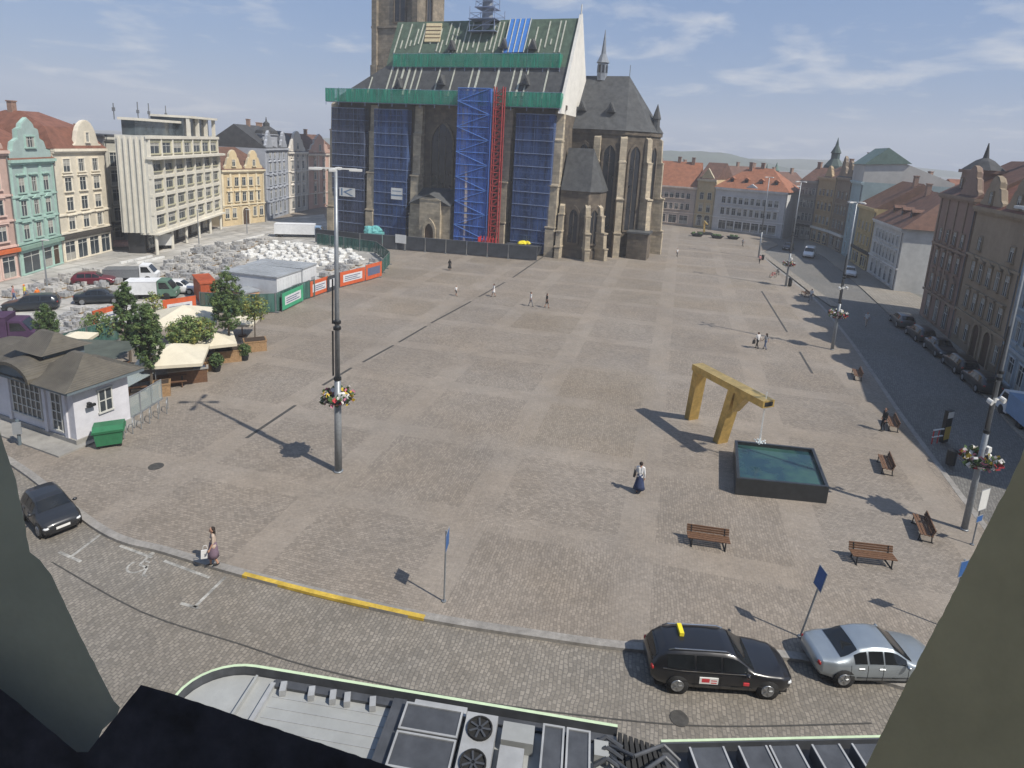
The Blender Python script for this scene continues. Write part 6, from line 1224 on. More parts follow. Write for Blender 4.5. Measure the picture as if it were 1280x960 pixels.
for x in (.2, Lh * .35, Lh * .65): m.bx(x - .04, x + .04, 1.6, 1.7, 0, .72); m.bx(x - .04, x + .04, 3.2, 3.3, 0, .72)
tag(m.build('pub_table', 'wood', None), 'long wooden tables under the ribbed pavilion roof', 'table'); bpy.data.objects['pub_table'].matrix_world = Matrix.Translation(HF.O) @ Matrix.Rotation(HF.a, 4, 'Z')
def parasol(px, yt, half, label, rz=0, square=True, hedge=2.1):
    b = pl_(px); h_ = HTP(b, yt); t = thing('parasol', label, 'parasol', b, rz, 'cream terrace parasols'); m = MB(); e = h_ - half * .42; n = 4 if square else 8; vs = [(half * math.cos(2 * math.pi * i / n + math.pi / n) * 1.41, half * math.sin(2 * math.pi * i / n + math.pi / n) * 1.41, e) for i in range(n)]
    vs2 = [(x, y, e - .22) for x, y, z in vs]; fs = [(i, (i + 1) % n, 2 * n) for i in range(n)] + [(n + i, n + (i + 1) % n, (i + 1) % n, i) for i in range(n)]; m.add(vs + vs2 + [(0, 0, h_)], fs); m.build('canopy', 'canvas_cream', t)
    m = MB(); m.tube((0, 0, 0), (0, 0, h_), .05, n=8); m.lathe([(.35, 0), (.35, .12)], (0, 0, 0), 10); m.build('pole', 'wood', t)
mat('canvas_cream', (.62, .57, .45), .85, .06, 2, stain=.08)
parasol((233, 438), 381, 2.4, 'large cream parasol at the back of the terrace, left of the tall tree', R(25)); parasol((219, 476), 429, 2.1, 'cream parasol at the front edge of the terrace beside the columnar tree', R(20)); parasol((267, 452), 414, 1.6, 'cream parasol half hidden by the light green tree', R(30)); parasol((100, 452), 414, 1.0, 'small white parasol between kiosk roof and pavilion', R(10)); parasol((303, 420), 394, 1.2, 'small cream parasol behind the tall tree trunk', R(10))
def planter(px, label, w_=1.5, d=1.0, h_=.75, rz=R(28)):
    t = thing('wooden_planter', label, 'planter', pl_(px), rz, 'wooden planters along the terrace'); m = MB(); m.bx(-w_ / 2, w_ / 2, -d / 2, d / 2, 0, h_); m.bx(-w_ / 2 - .04, w_ / 2 + .04, -d / 2 - .04, d / 2 + .04, h_ - .08, h_); m.build('box', 'wood_light', t); m = MB(); m.bx(-w_ / 2 + .08, w_ / 2 - .08, -d / 2 + .08, d / 2 - .08, h_, h_ + .03); m.build('soil', 'soil', t)
planter((285, 450), 'wooden planter at the foot of the tall dark tree', 1.9, 1.3, .95); planter((319, 437), 'wooden planter farthest right on the terrace edge', 1.7, 1.2, .9); planter((203, 493), 'wooden planter at the end of the glass windbreak', 1.0, .9, .9); planter((262, 462), 'wooden planter behind the round shrub', 1.4, .8, .8)
LEAFS = []
def leafmat(name, c): 
    m = mat(name, c, .65, .45, 1.5, spec=.25); N = m.node_tree.nodes; L = m.node_tree.links; b = N['Principled BSDF']; oi = N.new('ShaderNodeTexCoord')
    b.inputs['Subsurface Weight'].default_value = 0; return name
leafmat('leaf_dark', (.05, .085, .032)); leafmat('leaf_mid', (.085, .13, .042)); leafmat('leaf_light', (.14, .19, .065)); leafmat('leaf_yellow', (.2, .2, .05)); mat('bark', (.11, .09, .07), .9, .3, 6)
def crown(rg, cx, cz, rx, rz_, n, mats, leaf=.16, shape='oval'):
    m = MB(); cl = []
    for i in range(230):
        while True:
            p = Vector((rg.uniform(-1, 1), rg.uniform(-1, 1), rg.uniform(-1, 1)))
            if p.length < 1: break
        k = (1 - .45 * max(0, p.z) ** 2) if shape == 'oval' else 1
        cl.append((Vector((cx[0] + p.x * rx * k, cx[1] + p.y * rx * k, cz + p.z * rz_)), rg.uniform(.1, .19) * rx + .05, rg.choices(range(len(mats)), [5, 4, 2][:len(mats)])[0]))
    for i in range(n):
        c, r_, mi = rg.choice(cl); d = Vector((rg.gauss(0, 1), rg.gauss(0, 1), rg.gauss(0, 1))).normalized() * r_ * rg.uniform(.5, 1.08); p = c + d; nn = (d.normalized() + Vector((rg.uniform(-.6, .6), rg.uniform(-.6, .6), rg.uniform(-.2, .9)))).normalized(); u = nn.orthogonal().normalized(); u = Matrix.Rotation(rg.uniform(0, 6.28), 3, nn) @ u; s_ = leaf * rg.uniform(.6, 1.3); v = nn.cross(u) * s_ * .6; u = u * s_
        m.add([p - u, p - v * .9, p + u, p + v * .9], [(0, 1, 2, 3)], mi if rg.random() < .8 else rg.randrange(len(mats)))
    return m
def tree(px, yt, half, label, mats, base_frac=.35, n=2600, seed=1, trunk=.11, leaf=.1, shape='oval', z0=0, cat='tree', group=None):
    b = pl_(px); h_ = HTP(b, yt); t = thing('tree', label, cat, Vector((b.x, b.y, z0)), 0, group); rg = random.Random(seed); zb = h_ * base_frac; m = MB(); m.tube((0, 0, 0), (.05, 0, zb), trunk, trunk * .8, 8); m.tube((.05, 0, zb), (0, .03, h_ * .82), trunk * .8, .03, 8)
    for i in range(9): a_ = rg.uniform(0, 6.28); z = zb + (h_ * .75 - zb) * i / 9; m.tube((.03, 0, z), (half * .5 * math.cos(a_), half * .5 * math.sin(a_), z + half * .6), trunk * .35, .015, 5)
    m.build('trunk', 'bark', t); crown(rg, (0, 0), (zb * .92 + h_) / 2, half * .82, (h_ - zb * .92) / 2 * .9, n, mats, leaf, shape).build('crown', mats, t)
tree((287, 449), 331, 1.5, 'tall dark green tree in a wooden planter on the terrace edge', ['leaf_dark', 'leaf_mid', 'leaf_light'], .3, 11000, 1, leaf=.075, z0=.0)
tree((190, 492), 374, 1.15, 'dark columnar tree between pavilion and front parasol', ['leaf_dark', 'leaf_mid', 'leaf_light'], .26, 12000, 2, leaf=.075)
tree((163, 452), 346, 1.05, 'dark columnar tree behind the other columnar tree', ['leaf_dark', 'leaf_mid'], .2, 10000, 3, leaf=.075)
tree((61, 440), 378, 1.0, 'dark columnar tree rising behind the kiosk cupola', ['leaf_dark', 'leaf_mid'], .15, 7000, 4, leaf=.07)
tree((241, 460), 397, 2.1, 'spreading light green tree among the cream parasols', ['leaf_light', 'leaf_mid', 'leaf_yellow'], .55, 4200, 5, .07, .11, 'flat')
tree((319, 434), 366, 1.4, 'small thin yellowish tree in the farthest planter', ['leaf_yellow', 'leaf_light', 'leaf_mid'], .5, 1700, 6, .06, .1, 'flat')
tree((195, 430), 362, 1.0, 'thin sparse young tree in front of the orange banner fence', ['leaf_yellow', 'leaf_light'], .4, 700, 7, .05, .1, 'flat')
tree((125, 428), 389, 1.5, 'low pale green bush beside the left orange banner', ['leaf_light', 'leaf_mid'], .1, 2000, 8, .04, .1, 'flat', cat='bush')
def shrub(px, r_, label, seed):
    t = thing('shrub', label, 'shrub', pl_(px), 0, 'round shrubs along the terrace'); rg = random.Random(seed); m = MB(); m.lathe([(.25, 0), (.34, .4), (.3, .42)], (0, 0, 0), 10); m.build('pot', 'dark_metal', t); crown(rg, (0, 0), .4 + r_ * .8, r_ * .8, r_ * .8, 900, ['leaf_dark', 'leaf_mid'], .09).build('foliage', ['leaf_dark', 'leaf_mid'], t)
shrub((271, 464), .62, 'round green shrub right of the chalkboard', 11); shrub((306, 450), .6, 'round green shrub between the two right wooden planters', 12)
# counter, chalkboard, tables
t = thing('serving_counter', 'pale topped wooden counter under the front parasol', 'counter', pl_((236, 478)), R(28)); m = MB(); m.bx(-1.2, 1.2, -.3, .3, 0, 1.0); m.build('body', 'wood', t); m = MB(); m.bx(-1.3, 1.3, -.38, .38, 1.0, 1.06); m.build('top', 'concrete', t)
t = thing('chalkboard', 'blue black chalkboard leaning at the end of the counter', 'chalkboard', pl_((250, 477)), R(30)); m = MB(); m.bx(-.4, .4, -.03, .03, .1, 1.25); m.build('board', 'board_blue', t) if mat('board_blue', (.06, .08, .12), .6, .3, 5) else None
m = MB(); m.bx(-.45, -.4, -.05, .05, 0, 1.3); m.bx(.4, .45, -.05, .05, 0, 1.3); m.bx(-.45, .45, -.05, .05, 1.251, 1.31); m.build('frame', 'wood', t)
def pub(px, label, i):
    t = thing('beer_table', label, 'table', pl_(px), R(28), 'beer tables on the terrace'); m = MB(); m.bx(-1.1, 1.1, -.25, .25, .72, .77); m.build('top', 'wood', t)
    for y in (-.55, .55): m = MB(); m.bx(-1.1, 1.1, y - .13, y + .13, .42, .46); [m.bx(x - .03, x + .03, y - .1, y + .1, 0, .42) for x in (-.8, .8)]; m.build('bench', 'wood', t)
    m = MB(); [m.bx(x - .04, x + .04, -.2, .2, 0, .72) for x in (-.8, .8)]; m.build('leg', 'dark_metal', t)
for i, (p, lb) in enumerate((((212, 482), 'beer table under the front cream parasol'), ((252, 456), 'beer table behind the light green tree'), ((276, 441), 'beer table left of the tall tree in its planter'), ((180, 487), 'beer table at the foot of the columnar tree'))): pub(p, lb, i)
# ================================================================== PAVING WORKS
net('fence_mesh', (.06, .14, .12), .75); mat('banner_orange', (.5, .1, .035), .7, .15, 1.5); mat('banner_pale', (.55, .56, .58), .7, .1, 2); mat('banner_ink', (.1, .12, .2), .7, .1, 2); mat('banner_green', (.05, .3, .16), .7, .15, 2)
fence_line([(250, 390), (300, 393), (345, 391), (375, 377), (394, 371)], 'green mesh site fence panel round the paving works', 'fence_mesh', 2.0, 3.2, 'green mesh panels round the paving works')
fence_line([(474, 347), (487, 331), (470, 317), (430, 311), (396, 306)], 'dark green mesh panel round the far corner of the works', 'fence_mesh', 1.9, 3.2, 'green mesh panels at the far corner of the works')
fence_line([(60, 452), (110, 436), (150, 425)], 'green mesh panel behind the kiosk and pavilion', 'fence_mesh', 1.8, 3.0, 'green mesh panels behind the kiosk')
def banner_panel(a, b, label, base, inner, h_=1.9, ink=True):
    A, B_ = pl_(a), pl_(b); L_ = (B_ - A).length; t = thing('fence_banner', label, 'banner', A, ang(A, B_), 'banners on the works fence'); m = MB(); m.bx(0, L_, -.03, .0, .15, h_); m.build('sheet', base, t)
    if inner:
        m = MB(); m.bx(L_ * .12, L_ * .88, -.04, -.031, h_ * .3, h_ * .78, 0)
        if ink:
            for k in range(3): m.bx(L_ * .18, L_ * (.8 - .12 * (k % 2)), -.048, -.041, h_ * (.38 + .12 * k), h_ * (.43 + .12 * k), 1)
        m.build('print', [inner, 'banner_ink'], t)
    m = MB(); [m.tube((x, .03, 0), (x, .03, h_ + .05), .03) for x in (.03, L_ - .03)]; m.build('post', 'galvanised', t)
banner_panel((388, 373), (410, 365), 'orange banner with pale print, left of the lamp post pole', 'banner_orange', 'banner_pale'); banner_panel((410, 366), (425, 360), 'dark banner with white blotch directly behind the lamp post', 'fence_dark', 'banner_pale', 1.9, False)
banner_panel((425, 360), (456, 352), 'orange banner with wide white text board right of the lamp post', 'banner_orange', 'banner_pale'); banner_panel((457, 352), (477, 346), 'orange banner at the right end of the works fence', 'banner_orange', 'banner_ink', 2.1, False)
banner_panel((353, 390), (379, 377), 'pale green and white banner in front of the site cabins', 'banner_green', 'banner_pale', 1.9); banner_panel((118, 420), (155, 408), 'orange banner with white and blue board behind the pavilion roof', 'banner_orange', 'banner_pale', 2.2); banner_panel((205, 404), (246, 397), 'orange red banner with grey oval board behind the big parasol', 'banner_orange', 'banner_pale', 2.2)
# cabins and containers
mat('cabin_white', (.6, .62, .64), .6, .08, 2, stain=.15); mat('cabin_roof', (.3, .32, .34), .6, .15, 1.5, stain=.2); mat('cabin_blue', (.05, .12, .33), .5, .15, 2); mat('container_orange', (.4, .09, .035), .6, .2, 2, stain=.25); mat('container_peach', (.55, .3, .18), .7, .15, 2)
def cabin(a, b, d, label, hh=2.5, wm='cabin_white', name='site_cabin', cat='site cabin', roof='cabin_roof', win=True):
    A, B_ = pl_(a), pl_(b); L_ = (B_ - A).length; t = thing(name, label, cat, A, ang(A, B_)); m = MB(); m.bx(0, L_, 0, d, .1, hh)
    for i in range(int(L_ / .45)): x = .2 + .45 * i; m.bx(x, x + .12, -.03, 0, .3, hh - .25)
    m.build('wall', wm, t); m = MB(); m.bx(-.08, L_ + .08, -.08, d + .08, hh, hh + .14)
    for i in range(int(d / .6)): m.bx(-.06, L_ + .06, .2 + .6 * i, .26 + .6 * i, hh + .14, hh + .18)
    m.build('roof', roof, t)
    if win: m = MB(); m.bx(L_ * .12, L_ * .45, -.05, -.031, 1.0, 1.9); m.build('window', 'pane_glass', t); m = MB(); m.bx(L_ * .6, L_ * .85, -.05, -.031, .15, 2.1); m.build('door', 'cabin_roof', t)
cabin((347, 388), (377, 376), 6.5, 'nearer white site cabin with grey roof behind the green banner', HT(347, 388, 348)); cabin((379, 374), (396, 366), 6.5, 'farther white site cabin with a green board, right end of the pair', HT(379, 374, 337))
cabin((318, 376), (340, 378), 3.0, 'blue sided cabin left of the white site cabins', 2.4, 'cabin_blue', win=False)
cabin((252, 383), (272, 381), 4.5, 'orange steel container behind the tall tree', 2.3, 'container_orange', 'steel_container', 'container', 'container_orange', False); cabin((305, 392), (325, 388), 2.4, 'peach coloured cabin right of the tall tree', 2.0, 'container_peach', win=False)
# stacks of paving stones on pallets and white big bags
mat('stone_grey', (.3, .3, .3), .9, .3, 3, bump=.2); mat('stone_pale', (.42, .41, .39), .9, .25, 3, bump=.2); mat('sack_white', (.66, .66, .64), .85, .1, 3, stain=.25); mat('pallet_wood', (.25, .18, .11), .85, .3, 4)
rg = random.Random(21)
def stack_mesh(seed, m_):
    r = random.Random(seed); p = MB()
    for i in range(3): p.bx(-.55, .55, -.5 + .4 * i, -.4 + .4 * i, 0, .1)
    for i in range(5): p.bx(-.55 + .24 * i, -.4 + .24 * i, -.5, .5, .1, .14)
    s = MB(); lev = r.choice((2, 3, 3)); 
    for k in range(lev):
        for i in range(3):
            for j in range(3):
                if k == lev - 1 and r.random() < .35: continue
                s.box((-.35 + .35 * i + r.uniform(-.03, .03), -.33 + .33 * j + r.uniform(-.03, .03), .14 + .11 + .22 * k), (r.uniform(.28, .34), r.uniform(.26, .32), .21), 0, r.uniform(-.15, .15))
    return p.mesh('pallet', 'pallet_wood'), s.mesh('stones', m_)
def bag_mesh(seed):
    r = random.Random(seed); s = MB(); n = 8; prof = [(.5, 0), (.56, .12), (.58, .45), (.55, .75), (.46, .86), (.2, .8)]; vs = []; s.lathe(prof, (0, 0, 0), n); s.v = [(x * (1 + r.uniform(-.1, .1)) + .0, y * (1 + r.uniform(-.1, .1)), z + r.uniform(-.03, .05)) for x, y, z in s.v]
    l = MB()
    for a_ in range(4): t_ = a_ * 1.57 + .78; l.path([(.34 * math.cos(t_), .34 * math.sin(t_), .8), (.3 * math.cos(t_ + .3), .3 * math.sin(t_ + .3), 1.05), (.32 * math.cos(t_ + .6), .32 * math.sin(t_ + .6), .8)], .03, 4)
    s.add(l.v, l.f); return s.mesh('big_bag', 'sack_white', False)
SM = [stack_mesh(i, 'stone_grey' if i % 2 else 'stone_pale') for i in range(6)]; BG = [bag_mesh(i) for i in range(4)]
def inpoly(x, y, P):
    c = False; j = len(P) - 1
    for i in range(len(P)):
        if (P[i][1] > y) != (P[j][1] > y) and x < (P[j][0] - P[i][0]) * (y - P[i][1]) / (P[j][1] - P[i][1]) + P[i][0]: c = not c
        j = i
    return c
def scatter(poly, n, mind, kind, label, group, placed=[]):
    xs = [p[0] for p in poly]; ys = [p[1] for p in poly]; cnt = 0; tries = 0
    while cnt < n and tries < n * 60:
        tries += 1; x = rg.uniform(min(xs), max(xs)); y = rg.uniform(min(ys), max(ys))
        if not inpoly(x, y, poly): continue
        p = G(x, y, .006)
        if any((p - q).length < mind for q in placed): continue
        placed.append(p); cnt += 1
        if kind == 'stack':
            a_, b_ = rg.choice(SM); t = thing('stone_pallet', label, 'pallet', p, R(80) + rg.choice((0, 0, R(90))) + rg.uniform(-.12, .12), group); put(a_, 'pallet', t); s_ = put(b_, 'stones', t); s_.scale = (1, 1, rg.uniform(.8, 1.25))
        else:
            t = put(rg.choice(BG), 'big_bag', None, p, rg.uniform(0, 6)); tag(t, label, 'big bag', group); k = rg.uniform(.55, 1.0); t.scale = (k * rg.uniform(.8, 1.3), k, k * rg.uniform(.4, .85))
scatter([(300, 318), (345, 303), (400, 310), (440, 316), (455, 326), (400, 335), (330, 330)], 110, 1.15, 'bag', 'white big bag in the crowded heap of sacks left of the cathedral', 'white big bags of sand')
scatter([(185, 345), (240, 315), (330, 300), (330, 318), (300, 330), (330, 345), (250, 360), (200, 362)], 95, 1.35, 'stack', 'pallet stacked with grey paving stones in front of the hotel', 'pallets of paving stones before the hotel')
scatter([(10, 372), (95, 345), (160, 335), (175, 345), (100, 372), (40, 372)], 30, 1.6, 'stack', 'pallet of paving stones in front of the mint and cream houses', 'pallets of paving stones before the mint house')
scatter([(60, 410), (100, 388), (140, 392), (130, 412), (90, 432)], 26, 1.1, 'stack', 'pallet of pale stones behind the kiosk roofs', 'pallets of pale stones behind the kiosk')
scatter([(400, 340), (440, 330), (470, 330), (465, 343), (420, 352), (400, 356)], 16, 1.2, 'stack', 'pallet of dark stones behind the orange banners', 'pallets of stones behind the banners')
scatter([(315, 388), (345, 386), (340, 378), (320, 380)], 5, 1.0, 'bag', 'white big bag in front of the blue sided cabin', 'white big bags by the cabins')
# long strips of laid kerb stones and heaps on the cleared ground
for a_, b_ in (((170, 330), (205, 322)), ((215, 327), (262, 308)), ((265, 311), (330, 294)), ((150, 330), (190, 321))):
    A, B_ = pl_(a_), pl_(b_); m = MB(); d = ang(A, B_); L_ = (B_ - A).length; n = int(L_ / 1.0)
    for i in range(n): m.box((L_ * (i + .5) / n, rg.uniform(-.03, .03), .12), (L_ / n - .06, .3, .24))
    o = m.build('kerb_stones', 'sack_white'); o.location = A; o.rotation_euler.z = d; o['kind'] = 'stuff'
mat('red_white', (.5, .3, .26), .7, .3, 3)
def roadblock(px, label, c):
    t = thing('barrier', label, 'barrier', pl_(px), R(25), 'site barriers by the hotel'); m = MB(); m.bx(-1.6, 1.6, -.03, .03, .3, 1.0); m.build('board', c, t); m = MB(); [m.tube((x, 0, 0), (x, 0, 1.05), .03) for x in (-1.5, 0, 1.5)]; m.build('post', 'galvanised', t)
roadblock((146, 311), 'red brown board barrier under the recessed office block', 'red_white'); roadblock((157, 308), 'red brown board barrier next to the hotel corner', 'red_white')
t = thing('waste_skip', 'dark skip with yellow green load behind the cathedral fence', 'skip', G(655, 318), K.a); m = MB(); m.prism([(-2.6, -1), (2.6, -1), (2.6, 1), (-2.6, 1)], .2, 1.7, 0, [(-3.0, -1.1), (3.0, -1.1), (3.0, 1.1), (-3.0, 1.1)]); m.build('body', 'fence_dark', t); m = MB(); [m.blob((rg.uniform(-1, .6), rg.uniform(-.5, .5), 1.9), .5, 7, jit=.3, sq=(1.4, 1, .8)) for _ in range(5)]; m.build('load', 'sign_yellow', t); m = MB(); [m.tube((x, .9, 1.6), (x, .9, 3.2), .06) for x in (-2.4, 0, 2.4)]; m.tube((-2.5, .9, 3.1), (2.5, .9, 3.1), .06); m.build('rack', 'lamp_white', t)
t = thing('tarp_heap', 'turquoise tarpaulin heap behind the fence at the second buttress', 'tarpaulin', G(468, 303), 0); m = MB(); [m.blob((rg.uniform(-1, 1), rg.uniform(-.6, .6), 1.6 + rg.uniform(0, .6)), .9, 8, jit=.25, sq=(1, .8, .9)) for _ in range(6)]; m.box((0, 0, .9), (3, 2, 1.8)); m.build('sheet', 'tarp_teal', t) if mat('tarp_teal', (.12, .36, .36), .7, .2, 2) else None
t = thing('notice_board', 'white notice board on the cathedral fence below the second scaffold', 'notice board', G(501, 313), K.a); m = MB(); m.bx(-1, 1, -.1, -.06, 1.2, 2.6); m.build('board', 'white_paint', t); m = MB(); [m.tube((x, 0, 0), (x, 0, 2.6), .04) for x in (-.9, .9)]; m.build('post', 'galvanised', t)
# yellow collection box at the mint house corner
t = thing('post_box', 'small yellow box at the corner of the mint green house', 'box', G(66, 330.5), R(90)); m = MB(); m.bx(-.35, .35, -.3, .3, 0, 1.3); m.bx(-.4, .4, -.35, .35, 1.3, 1.38); m.build('body', 'sign_yellow', t)
# ================================================================== PEOPLE
import numpy as np
mat('skin', (.42, .24, .17), .6, .06, 8); mat('hair_dark', (.02, .014, .011), .6, .2, 20); mat('hair_brown', (.07, .04, .022), .6, .2, 20); mat('eye_dark', (.02, .015, .012), .3); mat('lip', (.3, .1, .08), .5)
def cloth(n, c): mat(n, c, .85, .12, 12); return n
CW = cloth('cloth_white', (.6, .6, .6)); CK = cloth('cloth_black', (.02, .02, .022)); CB = cloth('cloth_navy', (.035, .05, .11)); CG = cloth('cloth_grey', (.16, .17, .19)); CBe = cloth('cloth_beige', (.42, .34, .28)); CM = cloth('cloth_mauve', (.17, .12, .16)); CO = cloth('cloth_hi_vis', (.75, .2, .03)); CJ = cloth('cloth_denim', (.07, .1, .18)); CR_ = cloth('cloth_rose', (.45, .2, .2)); CY = cloth('cloth_yellow', (.6, .55, .05)); SHOE = cloth('shoe_dark', (.03, .028, .026))
def person(px, label, facing, h=1.7, top=CW, low=CJ, hair='hair_dark', long=False, walk=.22, dress=None, sleeve=False, shorts=False, near=False, arm=(.0, .0), hat=None, vox=.022, group=None, z=0.0):
    loc = G(px[0], px[1], z); S = h / 1.72; fem = dress is not None or long
    mats = ['skin', top, low, SHOE, 'eye_dark', 'lip']; pr = []
    V = Vector; sw = .165 if fem else .19
    def cap(a, b, ra, rb, mi): pr.append((V(a), V(b), ra, rb, mi))
    hipz, kz, az = .9, .48, .09
    for s, st in ((-1, walk), (1, -walk)):
        hp_ = V((0, s * .085, hipz)); lift = .07 if st < 0 else 0
        an = V((st, s * .09, az + (lift if walk else 0))); kn = V((st * .42 + (.05 if walk else .015), s * .088, kz + lift * .4))
        cap(hp_, kn, .088 if not fem else .084, .058, 2 if not (dress) else 0); cap(kn, an, .056, .038, (0 if (shorts or dress) else 2)); cap(an + V((-.03, 0, -.045)), an + V((.15, s * .01, -.06)), .042, .034, 3)
        sh_ = V((0, s * sw, 1.41)); sq = -st * .8; el = V((sq * .45 - .02, s * (sw + .06), 1.14)); wr = V((sq + .05, s * (sw + .07 - abs(sq) * .05), .9 + abs(sq) * .08))
        cap(V((0, s * .1, 1.42)), sh_, .07, .058, 1); cap(sh_, el, .052, .04, 1); cap(el, wr, .039, .027, 1 if sleeve else 0)
        hd_ = (wr - el).normalized(); cap(wr, wr + hd_ * .085, .03, .034, 0)
        pr.append(('hand', wr + hd_ * .08, hd_, s))
    cap((0, -.06, .93), (0, .06, .93), .115, .115, 2 if not dress else 1); cap((0, 0, .95), (0, 0, 1.1), .125, .108, 1); cap((0, -.05, 1.15), (0, -.07, 1.36), .11, .085, 1); cap((0, .05, 1.15), (0, .07, 1.36), .11, .085, 1)
    if fem: cap((.07, -.07, 1.26), (.08, .07, 1.26), .06, .06, 1)
    cap((0, 0, 1.4), (.02, 0, 1.52), .052, .048, 0); cap((.012, 0, 1.59), (.02, 0, 1.635), .086, .088, 0); cap((.05, 0, 1.54), (.045, 0, 1.58), .05, .062, 0); cap((.105, 0, 1.6), (.118, 0, 1.575), .012, .017, 0)
    for s in (-1, 1): cap((.01, s * .088, 1.6), (.0, s * .092, 1.575), .018, .014, 0)
    hands = [q for q in pr if q[0] == 'hand']; caps = [q for q in pr if q[0] != 'hand']
    mb = MB()
    for a, b, ra, rb, mi in caps:
        mb.blob(a, ra, 12); mb.blob(b, rb, 12); mb.tube(a, b, ra, rb, 12)
    tmp = mb.build('tmp_body', 'skin'); md = tmp.modifiers.new('r', 'REMESH'); md.mode = 'VOXEL'; md.voxel_size = vox; dg = bpy.context.evaluated_depsgraph_get(); me = bpy.data.meshes.new_from_object(tmp.evaluated_get(dg)); bpy.data.objects.remove(tmp)
    vs = np.array([v.co for v in me.vertices]); fs = [list(p.vertices) for p in me.polygons]; bpy.data.meshes.remove(me)
    cen = np.array([vs[f].mean(0) for f in fs]); best = np.full(len(cen), 9.); mi_ = np.zeros(len(cen), int)
    for a, b, ra, rb, mi in caps:
        A_ = np.array(a); d = np.array(b) - A_; l2 = max(1e-9, d @ d); t = np.clip(((cen - A_) @ d) / l2, 0, 1); dist = np.linalg.norm(cen - A_ - t[:, None] * d, axis=1) - (ra + (rb - ra) * t); u = dist < best; best[u] = dist[u]; mi_[u] = mi
    out = MB(); out.v = [tuple(x) for x in vs]; out.f = fs; out.m = [int(x) for x in mi_]
    for _, p, d, s in hands:
        sd = V((1, 0, 0)) if abs(d.x) < .8 else V((0, 0, 1)); sd = (sd - d * sd.dot(d)).normalized(); inn = V((0, -s, 0))
        for k, (o, ln) in enumerate(((-.026, .058), (-.009, .068), (.009, .072), (.026, .064))):
            b0 = p + sd * o - d * .01; b1 = b0 + d * ln * .5 + inn * .006; b2 = b1 + d * ln * .5 + inn * .022; out.tube(b0, b1, .0095, .009, 6, 0); out.tube(b1, b2, .009, .0075, 6, 0)
        b0 = p - d * .055 + sd * .026; b1 = b0 + sd * .03 + d * .025 + inn * .01; out.tube(b0, b1, .0115, .010, 6, 0); out.tube(b1, b1 + d * .032 + inn * .01, .010, .008, 6, 0)
    for s in (-1, 1): out.blob((.1, s * .034, 1.617), .0105, 6, 4)
    out.bx(.098, .108, -.022, .022, 1.545, 1.553, 5)
    o = out.build('person', mats, None, True, loc, facing); tag(o, label, 'person', group); o.scale = (S, S, S)
    hb = MB(); hb.blob((-.005, 0, 1.63), .1, 14, sq=(.98, .95, 1.0)); hb.v = [(x - (.03 if x > .04 and z < 1.66 else 0) * 2.2, y, z if not (x > .03 and z < 1.64) else 1.655) for x, y, z in hb.v]
    if long: hb.lathe([(.085, 1.32), (.1, 1.42), (.105, 1.55), (.09, 1.62)], (-.045, 0, 0), 10, sx=.6)
    hb.build('hair', hair if not hat else hat, o, True)
    if dress:
        c, zl = dress; d_ = MB(); d_.lathe([(.3 if zl < .4 else .22, zl), (.25 if zl < .4 else .2, zl + .2), (.17, .85), (.15, .95), (.125, 1.08)], (walk * .1, 0, 0), 18, sx=.95, sy=1); rr = random.Random(1); d_.v = [(x * (1 + .07 * math.sin(7 * math.atan2(y, x))) if z < .9 else x, y, z) for x, y, z in d_.v]; d_.build('skirt', c, o, True)
    return o
def hand_bag(loc, rz, label, c, w_=.34, h_=.36, name='shopping_bag'):
    t = thing(name, label, 'bag', loc, rz); m = MB(); m.prism([(-w_ / 2, -.06), (w_ / 2, -.06), (w_ / 2, .06), (-w_ / 2, .06)], 0, h_, 0, [(-w_ / 2 * .9, -.03), (w_ / 2 * .9, -.03), (w_ / 2 * .9, .03), (-w_ / 2 * .9, .03)]); m.build('body', c, t); m = MB(); m.path([(-.1, 0, h_), (-.06, 0, h_ + .2), (.06, 0, h_ + .2), (.1, 0, h_)], .012); m.build('handle', c, t)
p = person((268, 707), 'woman with long dark hair in beige mauve dress carrying a white bag', R(-150), 1.8, CBe, CM, 'hair_dark', True, .12, (CM, .42), vox=.016)
a_ = R(-150); hand_bag(Vector((p.location.x + .24 * math.sin(a_) * 1.1 - .02, p.location.y - .26 * math.cos(a_) * -1.0 * 0 - .1, .45)) + Vector((-.13, -.02, 0)), R(20), 'white shopping bag hanging from the hand of the woman at the kerb', CW)
p = person((798, 616), 'woman in long navy dress and white shawl walking away past the fountain', R(75), 1.8, CW, CB, 'hair_dark', False, .15, (CB, .25), True, vox=.016)
hand_bag(p.location + Vector((-.3, .05, .95)), R(75), 'dark shoulder bag of the woman in the navy dress', CK, .3, .3, 'shoulder_bag')
person((562, 338), 'person in black walking alone before the cathedral fence', R(100), 1.6, CK, CK, long=True, walk=.15, dress=(CK, .35), sleeve=True)
person((570, 370), 'child in white shirt and dark shorts on the open square', R(-30), 1.25, CW, CK, shorts=True)
person((617, 371), 'woman in a short white dress near the drain line', R(-160), 1.6, CW, CW, long=True, dress=(CW, .55))
person((663, 383), 'person in white shirt and grey trousers walking beside the one in black', R(20), 1.68, CW, CG)
person((683, 385), 'man in black shirt and shorts walking right of the white shirted one', R(20), 1.7, CK, CK, shorts=True)
q = person((946, 436), 'man in white shirt and dark trousers, left of the walking couple', R(120), 1.66, CW, CK, 'hair_brown')
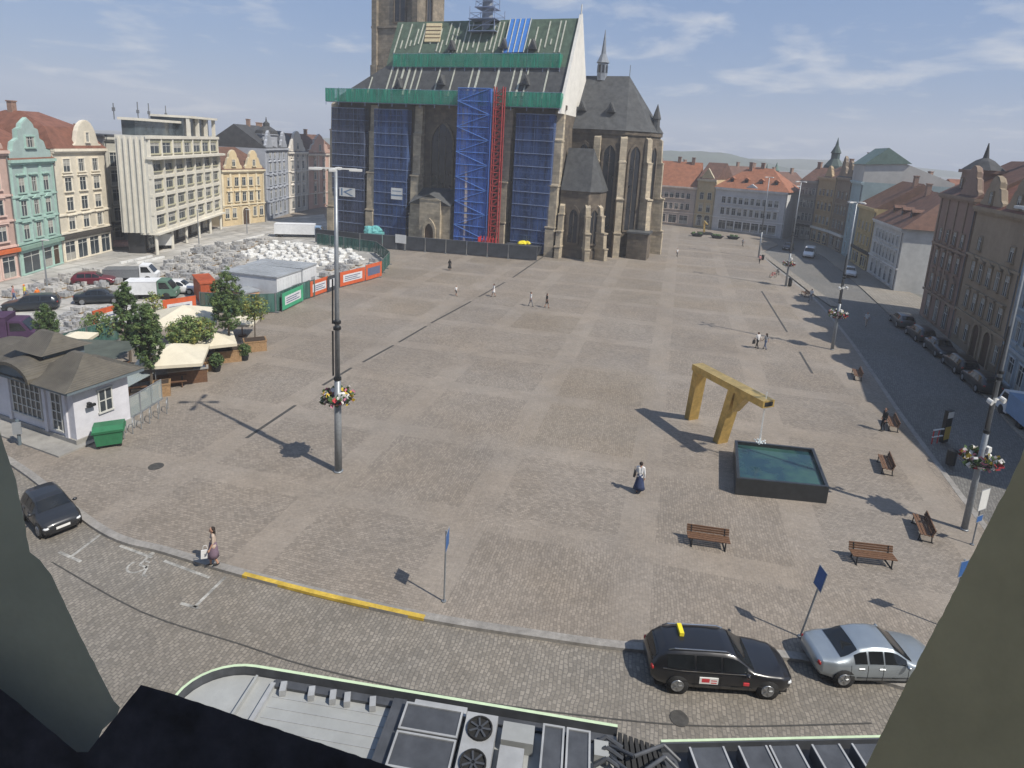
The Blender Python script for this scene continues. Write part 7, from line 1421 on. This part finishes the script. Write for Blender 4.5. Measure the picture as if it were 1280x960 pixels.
person((956, 437), 'person in grey blue clothes, right of the walking couple', R(120), 1.62, CG, CJ, 'hair_dark', True)
hand_bag(q.location + Vector((-.36, 0, .5)), R(30), 'dark bag carried by the man in the white shirt', CK, name='carrier_bag')
person((1103, 539), 'person in dark clothes standing at the end of a bench', R(180), 1.7, CK, CK, walk=.05, sleeve=True)
person((1082, 408), 'person in pale clothes crossing the shaded street', R(-100), 1.65, CW, CBe, z=-.12)
person((1013, 376), 'person in pale clothes standing beside the far bench', R(-140), 1.6, CW, CG)
person((847, 321), 'person in white crouching place near the choir corner', R(-60), 1.25, CW, CG) if False else None
person((846, 321), 'person in white top and dark trousers right of the choir', R(-60), 1.5, CW, CK)
person((928, 308), 'small figure in dark clothes in front of the long white house', R(-60), 1.6, CG, CK)
person((949, 330), 'small figure in rose top at the farthest lamp post', R(90), 1.6, CR_, CK)
person((18, 378), 'site worker in rose shirt left of the orange vested one', R(40), 1.7, CR_, CJ)
person((48, 380), 'site worker in orange hi-vis vest by the dark blue estate car', R(0), 1.7, CO, CJ, hat='cloth_white')
person((32, 376), 'site worker in yellow vest between the rose shirt and the orange vest', R(60), 1.7, CY, CJ, hat='cloth_hi_vis')
person((598, 316), 'worker in orange vest under the bright blue scaffold', R(-90), 1.7, CO, CJ, hat='cloth_white')
person((617, 317), 'worker in red orange vest beside the hoist cage', R(-60), 1.7, CO, CK, hat='cloth_yellow')
# ================================================================== AIR
mb = MB(); mb.bx(-1290, 1290, -290, 2090, -1.3, 118); hz = mb.build('haze', []) if False else None
mv = bpy.data.materials.new('haze_air'); mv.use_nodes = True; nt = mv.node_tree; nt.nodes.clear(); ou = nt.nodes.new('ShaderNodeOutputMaterial'); pv = nt.nodes.new('ShaderNodeVolumePrincipled'); pv.inputs['Color'].default_value = (.94, .96, 1, 1); pv.inputs['Density'].default_value = 0.0007; pv.inputs['Anisotropy'].default_value = 0.0
nt.links.new(pv.outputs[0], ou.inputs['Volume']); M['haze_air'] = mv
hz = mb.build('haze', 'haze_air'); hz['kind'] = 'stuff'
